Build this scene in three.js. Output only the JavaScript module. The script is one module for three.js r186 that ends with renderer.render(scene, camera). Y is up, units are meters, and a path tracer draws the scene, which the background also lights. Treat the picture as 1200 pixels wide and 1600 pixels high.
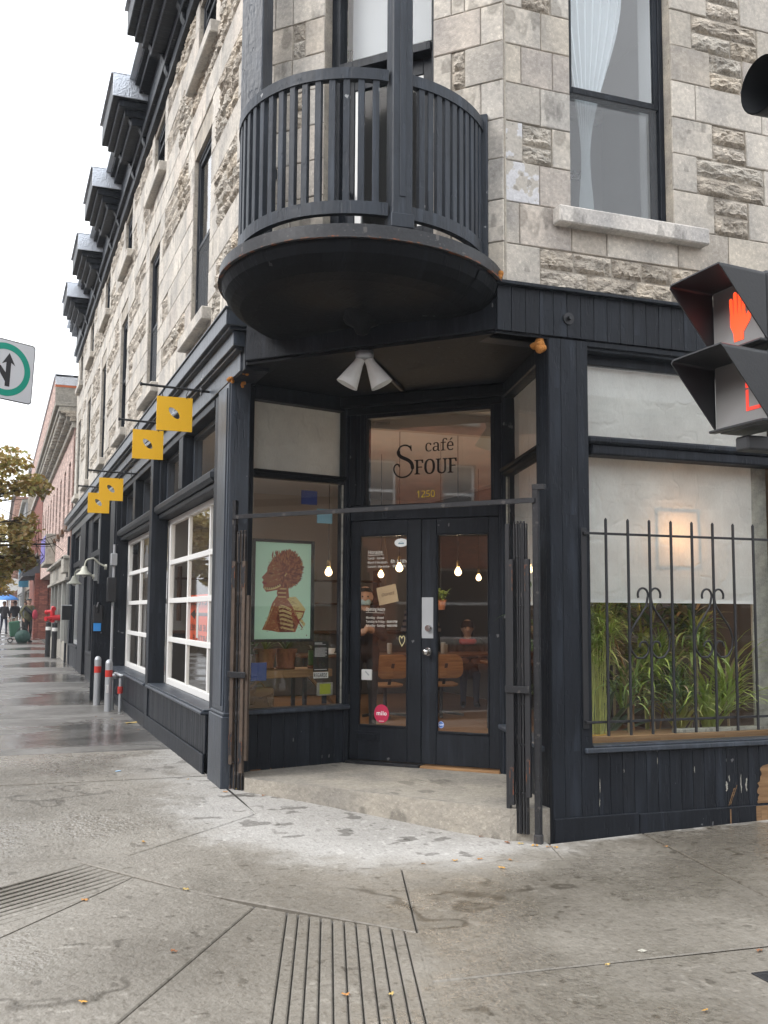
import * as THREE from 'three';
import { mergeGeometries } from 'three/addons/utils/BufferGeometryUtils.js';
import { MarchingCubes } from 'three/addons/objects/MarchingCubes.js';
import { TessellateModifier } from 'three/addons/modifiers/TessellateModifier.js';

// ------------------------------------------------------------------ camera, sky, sun, exposure
const scene = new THREE.Scene();
const camera = new THREE.PerspectiveCamera(53.13, 3 / 4, 0.1, 900);
camera.position.set(0, 1.6, 0);
{
  const m = new THREE.Matrix4();
  m.set(0.9354988, -0.0401992, -0.3510357, 0, 0.005971, 0.9951636, -0.0980497, 0, 0.3532795, 0.0896294, 0.9312144, 0, 0, 0, 0, 1);
  camera.quaternion.setFromRotationMatrix(m);
}
const renderer = new THREE.WebGLRenderer({ antialias: true });
renderer.toneMapping = THREE.LinearToneMapping;
renderer.toneMappingExposure = 1.66;
renderer.shadowMap.enabled = true;
{ // overcast sky: a soft white layer, a little brighter overhead
  const W = 128, H = 64, d = new Float32Array(W * H * 4);
  for (let j = 0; j < H; j++) for (let i = 0; i < W; i++) {
    const el = ((j + 0.5) / H - 0.5) * Math.PI, s = Math.max(0, Math.sin(el)), a = i / W * Math.PI * 2;
    const cloud = 1 + 0.05 * Math.sin(3 * a + 1.3) * Math.cos(el * 5) + 0.04 * Math.sin(7 * a + 4 * el);
    const L = (el < 0 ? 0.35 : 1.12 + 0.5 * s) * (el < 0 ? 1 : cloud);
    d.set([L * 0.975, L, L * 1.04, 1], (j * W + i) * 4);
  }
  const sky = new THREE.DataTexture(d, W, H, THREE.RGBAFormat, THREE.FloatType);
  sky.mapping = THREE.EquirectangularReflectionMapping;
  sky.magFilter = sky.minFilter = THREE.LinearFilter;
  sky.needsUpdate = true;
  scene.background = sky; scene.environment = sky;
}
const sun = new THREE.DirectionalLight(0xfffbf7, 1.5);
sun.position.set(-30, 25, -5); sun.target.position.set(2, 0, -10);
sun.castShadow = true; sun.shadow.radius = 45; sun.shadow.mapSize.set(2048, 2048);
Object.assign(sun.shadow.camera, { left: -40, right: 40, top: 40, bottom: -40, near: 1, far: 120 });
sun.name = 'overcast_sun'; sun.target.name = 'overcast_sun_aim';
scene.add(sun, sun.target);
scene.fog = new THREE.FogExp2(0xdfe4ea, 0.0009);

// ------------------------------------------------------------------ helpers
function rngOf(seed) { let a = seed >>> 0; return () => { a = (a + 0x6D2B79F5) | 0; let t = Math.imul(a ^ (a >>> 15), 1 | a); t = (t + Math.imul(t ^ (t >>> 7), 61 | t)) ^ t; return ((t ^ (t >>> 14)) >>> 0) / 4294967296; }; }
const rnd = rngOf(77);
const rr = (a, b) => a + (b - a) * rnd();
const clamp = (x, a = 0, b = 1) => Math.min(b, Math.max(a, x));
const sstep = (a, b, x) => { const t = clamp((x - a) / (b - a)); return t * t * (3 - 2 * t); };
const lerp = (a, b, t) => a + (b - a) * t;
const HT = new Float32Array(65536); { const r = rngOf(5); for (let i = 0; i < 65536; i++) HT[i] = r(); }
const hsh = (x, y, s) => HT[(Math.imul(x, 7919) ^ Math.imul(y, 104729) ^ Math.imul(s, 31337)) & 65535];
function vnoise(x, y, s = 0, p = 0) { // value noise, periodic when p > 0
  let x0 = Math.floor(x), y0 = Math.floor(y); const fx = x - x0, fy = y - y0;
  let x1 = x0 + 1, y1 = y0 + 1;
  if (p) { x0 = ((x0 % p) + p) % p; x1 = ((x1 % p) + p) % p; y0 = ((y0 % p) + p) % p; y1 = ((y1 % p) + p) % p; }
  const u = fx * fx * (3 - 2 * fx), v = fy * fy * (3 - 2 * fy);
  const a = hsh(x0, y0, s), b = hsh(x1, y0, s), c = hsh(x0, y1, s), d = hsh(x1, y1, s);
  return a + (b - a) * u + (c - a) * v + (a - b - c + d) * u * v;
}
function fbm(x, y, s = 0, o = 4, p = 0) { let t = 0, a = 0.5, n = 0; for (let i = 0; i < o; i++) { t += a * vnoise(x, y, s + i, p); n += a; a *= 0.5; x *= 2; y *= 2; p *= 2; } return t / n; }
function tex(w, h, fn, color = true) { // fn(u, v) -> number or [r, g, b], 0..1 (sRGB when color)
  const d = new Uint8Array(w * h * 4);
  for (let j = 0; j < h; j++) for (let i = 0; i < w; i++) {
    const c = fn((i + 0.5) / w, (j + 0.5) / h), k = (j * w + i) * 4;
    if (typeof c === 'number') d[k] = d[k + 1] = d[k + 2] = clamp(c) * 255;
    else { d[k] = clamp(c[0]) * 255; d[k + 1] = clamp(c[1]) * 255; d[k + 2] = clamp(c[2]) * 255; }
    d[k + 3] = 255;
  }
  const t = new THREE.DataTexture(d, w, h, THREE.RGBAFormat);
  t.wrapS = t.wrapT = THREE.RepeatWrapping; t.magFilter = THREE.LinearFilter; t.minFilter = THREE.LinearMipmapLinearFilter; t.generateMipmaps = true;
  if (color) t.colorSpace = THREE.SRGBColorSpace;
  t.needsUpdate = true; return t;
}
function rep(t, m, n = m) { const c = t.clone(); c.repeat.set(1 / m, 1 / n); c.needsUpdate = true; return c; } // one tile every m metres
const lin = (r, g, b) => new THREE.Color().setRGB(r, g, b);
function std(o) { return new THREE.MeshStandardMaterial(o); }
function phys(o) { return new THREE.MeshPhysicalMaterial(o); }
function canvasTex(w, h, draw) {
  const c = document.createElement('canvas'); c.width = w; c.height = h; draw(c.getContext('2d'), w, h);
  const t = new THREE.CanvasTexture(c); t.colorSpace = THREE.SRGBColorSpace; return t;
}
const V3 = (x, y, z) => new THREE.Vector3(x, y, z);
function uvBox(g) {
  if (g.index) g = g.toNonIndexed();
  const p = g.attributes.position, n = p.count, uv = new Float32Array(n * 2), a = V3(), b = V3(), c = V3();
  for (let i = 0; i < n; i += 3) {
    a.fromBufferAttribute(p, i); b.fromBufferAttribute(p, i + 1); c.fromBufferAttribute(p, i + 2);
    const e = b.clone().sub(a).cross(c.clone().sub(a)), x = Math.abs(e.x), y = Math.abs(e.y), z = Math.abs(e.z);
    [a, b, c].forEach((q, k) => { const [s, t] = y >= x && y >= z ? [q.x, q.z] : x > z ? [q.z, q.y] : [q.x, q.y]; uv[(i + k) * 2] = s; uv[(i + k) * 2 + 1] = t; });
  }
  g.setAttribute('uv', new THREE.BufferAttribute(uv, 2));
  return g;
}
function fromTris(pts) { // flat array of Vector3, three per triangle
  const g = new THREE.BufferGeometry(), a = new Float32Array(pts.length * 3);
  pts.forEach((q, i) => { a[i * 3] = q.x; a[i * 3 + 1] = q.y; a[i * 3 + 2] = q.z; });
  g.setAttribute('position', new THREE.BufferAttribute(a, 3)); g.computeVertexNormals(); return g;
}
function cbox(w, h, d, b = 0.004) { // box with chamfered edges
  b = Math.min(b, w * 0.3, h * 0.3, d * 0.3);
  if (b <= 0.0008) return uvBox(new THREE.BoxGeometry(w, h, d));
  const H = [w / 2, h / 2, d / 2], out = [];
  const P = (s, ax) => { const q = [0, 1, 2].map(i => s[i] * (H[i] - (i === ax ? 0 : b))); return V3(...q); };
  const tri = (a, c, e) => { const n = c.clone().sub(a).cross(e.clone().sub(a)), m = a.clone().add(c).add(e); if (n.dot(m) < 0) out.push(a, e, c); else out.push(a, c, e); };
  const quad = (a, c, e, f) => { tri(a, c, e); tri(a, e, f); };
  for (let ax = 0; ax < 3; ax++) for (const s of [-1, 1]) {
    const [i, j] = [0, 1, 2].filter(k => k !== ax), mk = (si, sj) => { const v = [0, 0, 0]; v[ax] = s; v[i] = si; v[j] = sj; return P(v, ax); };
    quad(mk(-1, -1), mk(1, -1), mk(1, 1), mk(-1, 1));
  }
  for (const [i, j, k] of [[0, 1, 2], [0, 2, 1], [1, 2, 0]]) for (const si of [-1, 1]) for (const sj of [-1, 1]) {
    const mk = (sk, ax) => { const v = [0, 0, 0]; v[i] = si; v[j] = sj; v[k] = sk; return P(v, ax); };
    quad(mk(-1, i), mk(1, i), mk(1, j), mk(-1, j));
  }
  for (const x of [-1, 1]) for (const y of [-1, 1]) for (const z of [-1, 1]) tri(P([x, y, z], 0), P([x, y, z], 1), P([x, y, z], 2));
  return uvBox(fromTris(out));
}
function prep(g) { if (g.index) g = g.toNonIndexed(); if (!g.attributes.normal) g.computeVertexNormals(); if (!g.attributes.uv) uvBox(g); for (const k of Object.keys(g.attributes)) if (!['position', 'normal', 'uv', 'color'].includes(k)) g.deleteAttribute(k); return g; }
function mg(list) { list = (Array.isArray(list) ? list : [list]).map(prep); return list.length === 1 ? list[0] : mergeGeometries(list, false); }
class Frame { // a vertical plane: u to the right along it, v up, w out of it
  constructor(ox, oz, dx, dz, oy = 0) { const l = Math.hypot(dx, dz); dx /= l; dz /= l; this.M = new THREE.Matrix4().set(dx, 0, -dz, ox, 0, 1, 0, oy, dz, 0, dx, oz, 0, 0, 0, 1); }
  put(g, shift) { if (shift) { const uv = g.attributes.uv, a = rr(0, 9), b = rr(0, 9); for (let i = 0; i < uv.count; i++) uv.setXY(i, uv.getX(i) + a, uv.getY(i) + b); } return g.applyMatrix4(this.M); }
  box(u0, u1, v0, v1, w0, w1, b = 0.004) { return this.put(cbox(Math.abs(u1 - u0), Math.abs(v1 - v0), Math.abs(w1 - w0), b).translate((u0 + u1) / 2, (v0 + v1) / 2, (w0 + w1) / 2), true); }
  plane(u0, u1, v0, v1, w) { return this.put(new THREE.PlaneGeometry(u1 - u0, v1 - v0).translate((u0 + u1) / 2, (v0 + v1) / 2, w)); } // uv 0..1
  sheet(u0, u1, v0, v1, w) { return this.put(uvBox(new THREE.PlaneGeometry(u1 - u0, v1 - v0).translate((u0 + u1) / 2, (v0 + v1) / 2, w))); } // uv in metres
  pt(u, v, w = 0) { return V3(u, v, w).applyMatrix4(this.M); }
  slab(u0, u1, v0, v1, holes, w0, w1) { // wall with rectangular openings
    const s = new THREE.Shape([[u0, v0], [u1, v0], [u1, v1], [u0, v1]].map(p => new THREE.Vector2(...p)));
    for (const [a, b, c, d] of holes) s.holes.push(new THREE.Path([[a, c], [a, d], [b, d], [b, c]].map(p => new THREE.Vector2(...p))));
    return this.put(uvBox(new THREE.ExtrudeGeometry(s, { depth: w1 - w0, bevelEnabled: false }).translate(0, 0, w0)));
  }
}
function tube(pts, r, seg = 8, n = null, closed = false) { return prep(new THREE.TubeGeometry(new THREE.CatmullRomCurve3(pts, closed, 'catmullrom', 0.2), n || Math.max(4, pts.length * 3), r, seg, closed)); }
function bar(a, b, r, seg = 8, r2 = r) { // straight round bar from a to b
  const d = b.clone().sub(a), g = new THREE.CylinderGeometry(r2, r, d.length(), seg, 1);
  g.applyQuaternion(new THREE.Quaternion().setFromUnitVectors(V3(0, 1, 0), d.clone().normalize())); g.translate(...a.clone().add(b).multiplyScalar(0.5).toArray()); return prep(g);
}
function flat(a, b, w, t, up = V3(0, 1, 0), bev = 0.0015) { // flat bar from a to b: w across (towards up), t thick
  const d = b.clone().sub(a), L = d.length(), x = d.normalize(), z = x.clone().cross(up).normalize(), y = z.clone().cross(x);
  return cbox(L, w, t, bev).applyMatrix4(new THREE.Matrix4().makeBasis(x, y, z).setPosition(a.clone().add(b).multiplyScalar(0.5)));
}
function lathe(pts, seg = 24, a0 = 0, a1 = Math.PI * 2) { return prep(new THREE.LatheGeometry(pts.map(p => new THREE.Vector2(...p)), seg, a0, a1)); }
const taken = new Map(), base = new WeakMap();
function numbered(n) { const k = taken.get(n) ?? 0; taken.set(n, k + 1); return k ? `${n}_${String(k).padStart(3, '0')}` : n; }
function describe(o, label, category, group, kind) { if (label) o.userData.label = label; if (category) o.userData.category = category; if (group) o.userData.group = group; if (kind) o.userData.kind = kind; return o; }
function thing(name, label, category, pos = [0, 0, 0], group) {
  const o = new THREE.Group(); o.name = numbered(name); o.position.set(...pos); scene.add(o); base.set(o, V3(...pos)); return describe(o, label, category, group);
}
function part(name, geos, mat, parent, label, kind) { // geometry in world metres (for things built at the origin: in their own)
  const b = base.get(parent) || V3(), g = mg(geos).translate(-b.x, -b.y, -b.z), m = new THREE.Mesh(g, mat);
  m.name = name; parent.add(m); base.set(m, b); return describe(m, label, null, null, kind);
}
function single(name, geos, mat, label, category, group, kind) { const m = new THREE.Mesh(mg(geos), mat); m.name = numbered(name); scene.add(m); base.set(m, V3()); return describe(m, label, category, group, kind); }
function structure(name, geos, mat) { return single(name, geos, mat, null, null, null, 'structure'); }
function copyOf(o, pos, turn, label) { const c = o.clone(); c.name = numbered(o.name.replace(/_\d{3}$/, '')); c.userData = { ...o.userData }; if (pos) c.position.set(...pos); if (turn !== undefined) c.rotation.y = turn; if (label) c.userData.label = label; scene.add(c); return c; }
// ------------------------------------------------------------------ materials
const T = {};
T.paint = tex(1024, 1024, (u, v) => { // dark paint: brush tone, small chips down to the pale primer
  const t = 0.14 + 0.05 * fbm(u * 6, v * 6, 3, 5, 6) + 0.03 * fbm(u * 90, v * 9, 8, 2, 0) + 0.05 * sstep(0.55, 0.8, fbm(u * 30, v * 2.5, 15, 4, 0));
  const chip = fbm(u * 40, v * 20, 21, 3, 40) * 0.6 + fbm(u * 7, v * 7, 31, 2, 7) * 0.4;
  const k = sstep(0.8, 0.812, chip);
  return [lerp(t * 0.92, 0.55, k), lerp(t, 0.54, k), lerp(t * 1.1, 0.52, k)];
});
T.paintBump = tex(512, 512, (u, v) => 0.5 + 0.35 * (fbm(u * 64, v * 8, 4, 3, 0) - 0.5) + 0.4 * (fbm(u * 24, v * 24, 9, 4, 24) - 0.5) - 0.4 * sstep(0.66, 0.7, fbm(u * 34, v * 5, 13, 3, 0)), false);
T.grain = tex(512, 512, (u, v) => 0.5 + 0.5 * (fbm(u * 60, v * 60, 6, 4, 60) - 0.5) + 0.35 * (fbm(u * 9, v * 9, 7, 3, 9) - 0.5), false);
T.stone = tex(1024, 1024, (u, v) => {
  const a = fbm(u * 5, v * 5, 11, 5, 5) - 0.5, b = fbm(u * 60, v * 60, 17, 3, 60) - 0.5, c = sstep(0.7, 0.78, fbm(u * 130, v * 130, 19, 2, 130)), d = sstep(0.63, 0.75, fbm(u * 9, v * 4, 24, 4, 0));
  const t = 0.66 + 0.22 * a + 0.14 * b + 0.06 * c - 0.13 * d; return [t * 1.0, t * 0.972 - 0.01 * a, t * 0.925 - 0.03 * a];
});
T.rock = tex(1024, 1024, (u, v) => {
  const w = v + 0.06 * fbm(u * 4, v * 4, 40, 3, 4);
  const a = fbm(u * 5, w * 20, 41, 5, 0) - 0.5, b = fbm(u * 70, v * 70, 43, 3, 70) - 0.5, t = 0.57 + 0.36 * a + 0.2 * b; return [t * 1.03, t * 0.98, t * 0.905];
});
T.rockBump = tex(1024, 1024, (u, v) => {
  const w = v + 0.08 * fbm(u * 4, v * 4, 50, 3, 4), l = fbm(u * 4, w * 16, 51, 5, 0), r = 1 - Math.abs(2 * fbm(u * 8, w * 22, 57, 4, 0) - 1);
  return 0.55 * l + 0.3 * r + 0.3 * fbm(u * 40, v * 40, 53, 3, 40) - 0.1;
}, false);
T.wood = tex(512, 512, (u, v) => { const t = fbm(u * 3 + 0.4 * fbm(u * 2, v * 20, 60, 2), v * 40, 61, 4); return [0.58 + 0.2 * (t - 0.5), 0.42 + 0.18 * (t - 0.5), 0.26 + 0.14 * (t - 0.5)]; });
T.rust = tex(512, 512, (u, v) => { // dark painted steel with rust
  const k = sstep(0.5, 0.66, fbm(u * 10, v * 10, 71, 5, 10)), t = 0.19 + 0.09 * fbm(u * 50, v * 50, 73, 3, 50);
  return [lerp(t, 0.47 + 0.2 * (fbm(u * 40, v * 40, 75, 3, 40) - 0.5), k), lerp(t, 0.29, k), lerp(t * 1.03, 0.2, k)];
});
T.steel = tex(512, 512, (u, v) => { const k = 0.6 * sstep(0.7, 0.78, fbm(u * 14, v * 14, 81, 5, 14)), t = 0.14 + 0.06 * fbm(u * 40, v * 40, 83, 3, 40); return [lerp(t, 0.42, k), lerp(t * 1.03, 0.4, k), lerp(t * 1.1, 0.38, k)]; });
T.paper = tex(1024, 1024, (u, v) => { const t = 0.8 + 0.1 * (fbm(u * 6, v * 6, 91, 4, 6) - 0.5) + 0.04 * (fbm(u * 200, v * 60, 93, 2, 0) - 0.5); return [t, t * 0.995, t * 0.975]; });
T.paperBump = tex(1024, 1024, (u, v) => { const r = Math.abs(2 * fbm(u * 5 + 0.5 * fbm(u * 3, v * 3, 95, 2, 3), v * 5, 96, 4, 0) - 1); return 0.6 * sstep(0, 0.16, r) + 0.3 * fbm(u * 3, v * 3, 97, 4, 3); }, false);
T.brick = tex(1024, 1024, (u, v) => { // 16 courses of 8 bricks to the tile
  const row = Math.floor(v * 16), x = u * 8 + (row % 2) * 0.5, fx = x - Math.floor(x), fy = v * 16 - row, m = Math.min(fx * 2.6, (1 - fx) * 2.6, fy, 1 - fy), k = sstep(0.05, 0.1, m);
  const h = hsh(Math.floor(x) % 8, row, 3), t = 0.86 + 0.28 * (h - 0.5) + 0.14 * (fbm(u * 60, v * 60, 101, 3, 60) - 0.5);
  return [lerp(0.7, t, k), lerp(0.68, t, k), lerp(0.65, t, k)];
});
T.brickBump = tex(1024, 1024, (u, v) => { const row = Math.floor(v * 16), x = u * 8 + (row % 2) * 0.5, fx = x - Math.floor(x), fy = v * 16 - row, m = Math.min(fx * 2.6, (1 - fx) * 2.6, fy, 1 - fy); return 0.8 * sstep(0.03, 0.11, m) + 0.15 * fbm(u * 60, v * 60, 103, 3, 60); }, false);
const PAINT = { map: rep(T.paint, 1.7), bumpMap: rep(T.paintBump, 0.9), bumpScale: 0.004 };
const M = {
  black: phys({ ...PAINT, specularIntensity: 0.35, color: lin(0.62, 0.65, 0.72), roughness: 0.46 }),
  blackB: phys({ ...PAINT, specularIntensity: 0.35, color: lin(0.5, 0.52, 0.58), roughness: 0.44 }),
  blackC: phys({ ...PAINT, specularIntensity: 0.4, color: lin(0.52, 0.54, 0.6), roughness: 0.5 }),
  trim: phys({ ...PAINT, specularIntensity: 0.9, color: lin(1.7, 1.8, 1.95), roughness: 0.38 }),  // black paint with the left front's gloss reflection lightened into its colour
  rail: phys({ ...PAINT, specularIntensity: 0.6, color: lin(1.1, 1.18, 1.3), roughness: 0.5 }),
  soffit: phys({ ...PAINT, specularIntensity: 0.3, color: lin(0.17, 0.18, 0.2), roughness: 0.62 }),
  iron: std({ color: lin(0.02, 0.021, 0.024), roughness: 0.5, metalness: 0.2 }),
  steel: std({ map: rep(T.steel, 0.5), roughness: 0.45, metalness: 0.35 }),
  rust: std({ map: rep(T.rust, 0.55), roughness: 0.75, metalness: 0.15, bumpMap: rep(T.grain, 0.3), bumpScale: 0.002 }),
  galv: std({ color: lin(0.42, 0.44, 0.46), roughness: 0.5, metalness: 0.55, bumpMap: rep(T.grain, 0.4), bumpScale: 0.001 }),
  zinc: std({ color: lin(0.62, 0.66, 0.72), roughness: 0.4, metalness: 0.3, bumpMap: rep(T.grain, 1.1), bumpScale: 0.02 }),
  chrome: std({ color: lin(0.62, 0.62, 0.62), roughness: 0.22, metalness: 1 }),
  sill: std({ map: rep(T.stone, 0.9), color: lin(1.25, 1.27, 1.33), roughness: 0.85, bumpMap: rep(T.grain, 0.25), bumpScale: 0.003 }),
  mortar: std({ map: rep(T.stone, 0.5), color: lin(0.95, 0.92, 0.87), roughness: 0.95 }),
  wood: std({ map: rep(T.wood, 0.6), roughness: 0.55 }),
  woodPale: std({ map: rep(T.wood, 0.6), color: lin(1.05, 1.2, 1.45), roughness: 0.7 }),
  woodDark: std({ map: rep(T.wood, 0.7), color: lin(0.32, 0.28, 0.25), roughness: 0.5 }),
  white: std({ color: lin(0.72, 0.72, 0.7), roughness: 0.5, bumpMap: rep(T.grain, 0.5), bumpScale: 0.001 }),
  frameGrey: std({ map: rep(T.paper, 0.9), color: lin(0.62, 0.65, 0.68), roughness: 0.4 }),
  bareWood: std({ map: rep(T.wood, 0.5), color: lin(0.75, 0.86, 1.05), roughness: 0.8, bumpMap: rep(T.grain, 0.2), bumpScale: 0.004 }),
  chipped: std({ map: rep(T.stone, 0.25), color: lin(0.9, 0.93, 0.9), roughness: 0.7 }),
  room: std({ color: lin(0.44, 0.41, 0.38), roughness: 0.9, bumpMap: rep(T.grain, 2), bumpScale: 0.004 }),
  roomPale: std({ color: lin(0.62, 0.63, 0.64), roughness: 0.9 }),
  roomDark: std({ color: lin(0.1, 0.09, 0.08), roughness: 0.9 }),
  floorWood: std({ map: rep(T.wood, 1.1), color: lin(0.62, 0.58, 0.52), roughness: 0.5 }),
  paper: phys({ map: rep(T.paper, 1.1), bumpMap: rep(T.paperBump, 1.3), bumpScale: 0.005, color: lin(1.2, 1.24, 1.28), roughness: 0.95, transmission: 0.38, thickness: 0 }),
  curtain: phys({ color: lin(0.9, 0.92, 0.92), roughness: 0.95, transmission: 0.35, thickness: 0 }),
  glass: phys({ color: lin(0.95, 0.97, 0.96), roughness: 0.02, transmission: 1, thickness: 0, ior: 1.5 }),
  glassDoor: phys({ color: lin(0.92, 0.93, 0.92), roughness: 0.02, transmission: 1, thickness: 0, ior: 1.95 }),
  glassUp: phys({ color: lin(0.9, 0.95, 0.98), roughness: 0.02, transmission: 1, thickness: 0, ior: 2.0 }),
  glassDull: phys({ color: lin(0.8, 0.82, 0.83), roughness: 0.05, transmission: 1, thickness: 0, ior: 1.5, specularIntensity: 0.2 }),
  glassFan: phys({ color: lin(0.85, 0.85, 0.82), roughness: 0.02, transmission: 1, thickness: 0, ior: 2.6 }),
  screen: phys({ color: lin(0.2, 0.21, 0.22), roughness: 0.8, transparent: true, opacity: 0.28 }),
  terracotta: std({ map: rep(T.stone, 0.3), color: lin(0.85, 0.38, 0.22), roughness: 0.85 }),
  yellow: std({ color: lin(0.95, 0.53, 0.02), roughness: 0.5, bumpMap: rep(T.grain, 0.6), bumpScale: 0.0006 }),
  foam: std({ color: lin(0.62, 0.25, 0.05), roughness: 0.85, bumpMap: rep(T.grain, 0.2), bumpScale: 0.01 }),
  bulb: std({ color: lin(1, 0.9, 0.7), emissive: lin(1, 0.68, 0.36), emissiveIntensity: 4, roughness: 0.3 }),
  socket: std({ color: lin(0.25, 0.18, 0.08), roughness: 0.4, metalness: 0.7 }),
};
const stoneMats = [[1.14, 1.13, 1.12], [1.24, 1.23, 1.22], [1.06, 1.05, 1.04], [1.14, 1.1, 1.09], [1.3, 1.29, 1.28], [1.0, 0.97, 0.94], [1.16, 1.13, 1.08], [1.1, 1.11, 1.13]].map(c => std({ map: rep(T.stone, 1.3), color: lin(...c), roughness: 0.9, bumpMap: rep(T.grain, 0.3), bumpScale: 0.004 }));
T.peel = tex(512, 512, (u, v) => { const a = fbm(u * 6, v * 6, 221, 5, 6), k = sstep(0.5, 0.53, a), b = fbm(u * 50, v * 50, 223, 3, 50) - 0.5, d = sstep(0.7, 0.73, fbm(u * 12, v * 12, 227, 3, 12)); const t = lerp(0.68, 0.75, k) + 0.12 * b - 0.1 * d; return [t, t * lerp(0.97, 1, k), t * lerp(0.92, 1.01, k)]; });
const stonePeel = std({ map: rep(T.peel, 0.7), color: lin(1.1, 1.1, 1.1), roughness: 0.9, bumpMap: rep(T.peel, 0.7), bumpScale: 0.004 });
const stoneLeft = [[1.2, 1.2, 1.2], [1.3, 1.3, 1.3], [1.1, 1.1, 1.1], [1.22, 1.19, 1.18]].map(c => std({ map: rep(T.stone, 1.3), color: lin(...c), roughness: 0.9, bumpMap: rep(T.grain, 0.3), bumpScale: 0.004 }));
const rockMats = [[1.4, 1.41, 1.43], [1.2, 1.19, 1.18], [1.5, 1.47, 1.42], [1.38, 1.42, 1.46]].map(c => std({ map: rep(T.rock, 0.9), color: lin(...c), roughness: 0.95, bumpMap: rep(T.rockBump, 0.55), bumpScale: 0.03 }));
const pick = a => a[Math.floor(rnd() * a.length) % a.length];
const decal = t => std({ map: t, transparent: true, roughness: 0.6, side: THREE.DoubleSide });

// ------------------------------------------------------------------ frames of the corner building
const RF = new Frame(0, -6.5, 1, 0);                 // right front, u = x
const LF = new Frame(1.84, 0, 0, 1);                 // left front, u = z (negative away)
const CF = new Frame(1.84, -8.14, 1.5, 1.64);        // cut corner, u from left to right
const DF = new Frame(3.076, -9.12, 1, 1);            // entrance doors
const LR = new Frame(2.05, -8.843, 0.966, -0.26);    // left cheek of the entrance
const RR = new Frame(4.156, -8.04, -0.26, 0.966);    // right cheek
const gy = (x, z) => 0.127 * sstep(6.2, 8.9, -z) + 0.022 * Math.max(0, x - 3.7) * sstep(-8, -7, z) + 0.0065 * Math.max(0, -z - 14);
// ------------------------------------------------------------------ ground, road, pavement
{
  const lines = [-300, -120, -60, -30, -16, -9, -4, -2.2, 0, 1.84, 3.6, 6, 9, 16, 30, 60, 120, 300], zl = [-300, -150, -90, -60, -45, -30, -20, -14, -9, -8, -7, -6.2, -4, -2, 2, 9, 20, 60, 300], t = [];
  const P = (x, z) => V3(x, gy(x, Math.max(z, -90)) * (Math.abs(x) > 60 ? 0 : 1) - 0.16, z);
  for (let i = 0; i + 1 < lines.length; i++) for (let j = 0; j + 1 < zl.length; j++) { const a = P(lines[i], zl[j]), b = P(lines[i], zl[j + 1]), c = P(lines[i + 1], zl[j + 1]), d = P(lines[i + 1], zl[j]); t.push(a, b, c, a, c, d); }
  structure('ground', uvBox(fromTris(t)), std({ map: rep(T.grain, 1.7), color: lin(0.1, 0.1, 0.105), roughness: 0.35, bumpMap: rep(T.grain, 0.6), bumpScale: 0.006 }));
}
const dryAt = (x, z) => {
  const n = fbm(x * 1.6 + 20, z * 1.6 + 20, 120, 5) - 0.5, n2 = fbm(x * 9 + 20, z * 9 + 20, 124, 3) - 0.5;
  const d1 = Math.hypot((x - 2.75), (z + 7.75) * 0.95) + n * 0.8 + n2 * 0.3;
  let k = 1 - sstep(1.15, 1.75, d1);
  if (z < -8.2) k = Math.max(k, (1 - sstep(0.1, 0.75, 1.84 - x + n * 0.9 + n2 * 0.2)) * 0.95);
  k = Math.max(k, (1 - sstep(0.03, 0.14, -6.5 - z + 0 + Math.abs(z + 6.5) * 2 + n2 * 0.2)) * (x > 3.4 ? 0.8 : 0));
  return k;
};
T.pave = tex(2048, 2048, (u, v) => {
  const x = u * 10 - 2, z = v * 10 - 12, dry = dryAt(x, z);
  const a = fbm(x * 1.1 + 9, z * 1.1 + 9, 130, 5) - 0.5, b = fbm(x * 34 + 9, z * 34 + 99, 133, 3) - 0.5, c = vnoise(x * 110 + 400, z * 110 + 900, 135) - 0.5;
  const damp = sstep(-0.12, 0.16, fbm(x * 0.8 + 40, z * 0.8 + 40, 137, 4) - 0.5 + (x < 1.5 ? 0.1 : -0.03));
  let t = lerp(0.415, 0.47, damp) + 0.15 * a + 0.07 * b + 0.045 * c, y = 0.042;
  const td = 0.63 + 0.1 * a + 0.06 * b + 0.06 * c; t = lerp(t, td, dry); y = lerp(y, 0.022, dry);
  const drip = sstep(0.68, 0.73, fbm(x * 5 + 60, z * 8 + 60, 141, 4)) * sstep(0.2, 0.9, dry); t -= 0.17 * drip;
  const white = sstep(0.71, 0.8, fbm(x * 3.2 + 70 + z, z * 7 + 70, 143, 5)) * (x < 0.7 && z > -6 ? 1 : 0.3) * (1 - dry); t += 0.09 * white;
  const spot = sstep(0.83, 0.86, vnoise(x * 26 + 500, z * 26 + 500, 147)) * sstep(0.5, 0.6, vnoise(x * 3 + 50, z * 3 + 50, 149)); t += 0.06 * spot;
  const pit = sstep(0.8, 0.84, vnoise(x * 60 + 700, z * 60 + 700, 151)); t -= 0.06 * pit;
  const crack = 1 - sstep(0.0, 0.012, Math.abs(fbm(x * 0.55 + 31, z * 0.55 + 77, 191, 5) - 0.5)); t -= 0.13 * crack * sstep(0.5, 0.58, vnoise(x * 0.7 + 11, z * 0.7 + 15, 193)); const gum = sstep(0.9, 0.92, vnoise(x * 13 + 300, z * 13 + 300, 195)); t -= 0.09 * gum;
  return [t + y * 0.5, t, t - y * 0.85];
});
T.paveRough = tex(1024, 1024, (u, v) => { const x = u * 10 - 2, z = v * 10 - 12, dry = dryAt(x, z), p = fbm(x * 1.3 + 80, z * 1.3 + 80, 155, 4), q = fbm(x * 20 + 80, z * 20 + 80, 157, 3); return lerp(lerp(0.55, 0.24, sstep(0.42, 0.62, p + (x < 0.8 ? 0.06 : -0.06))) + 0.3 * (q - 0.5), 0.9, dry); }, false);
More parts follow.
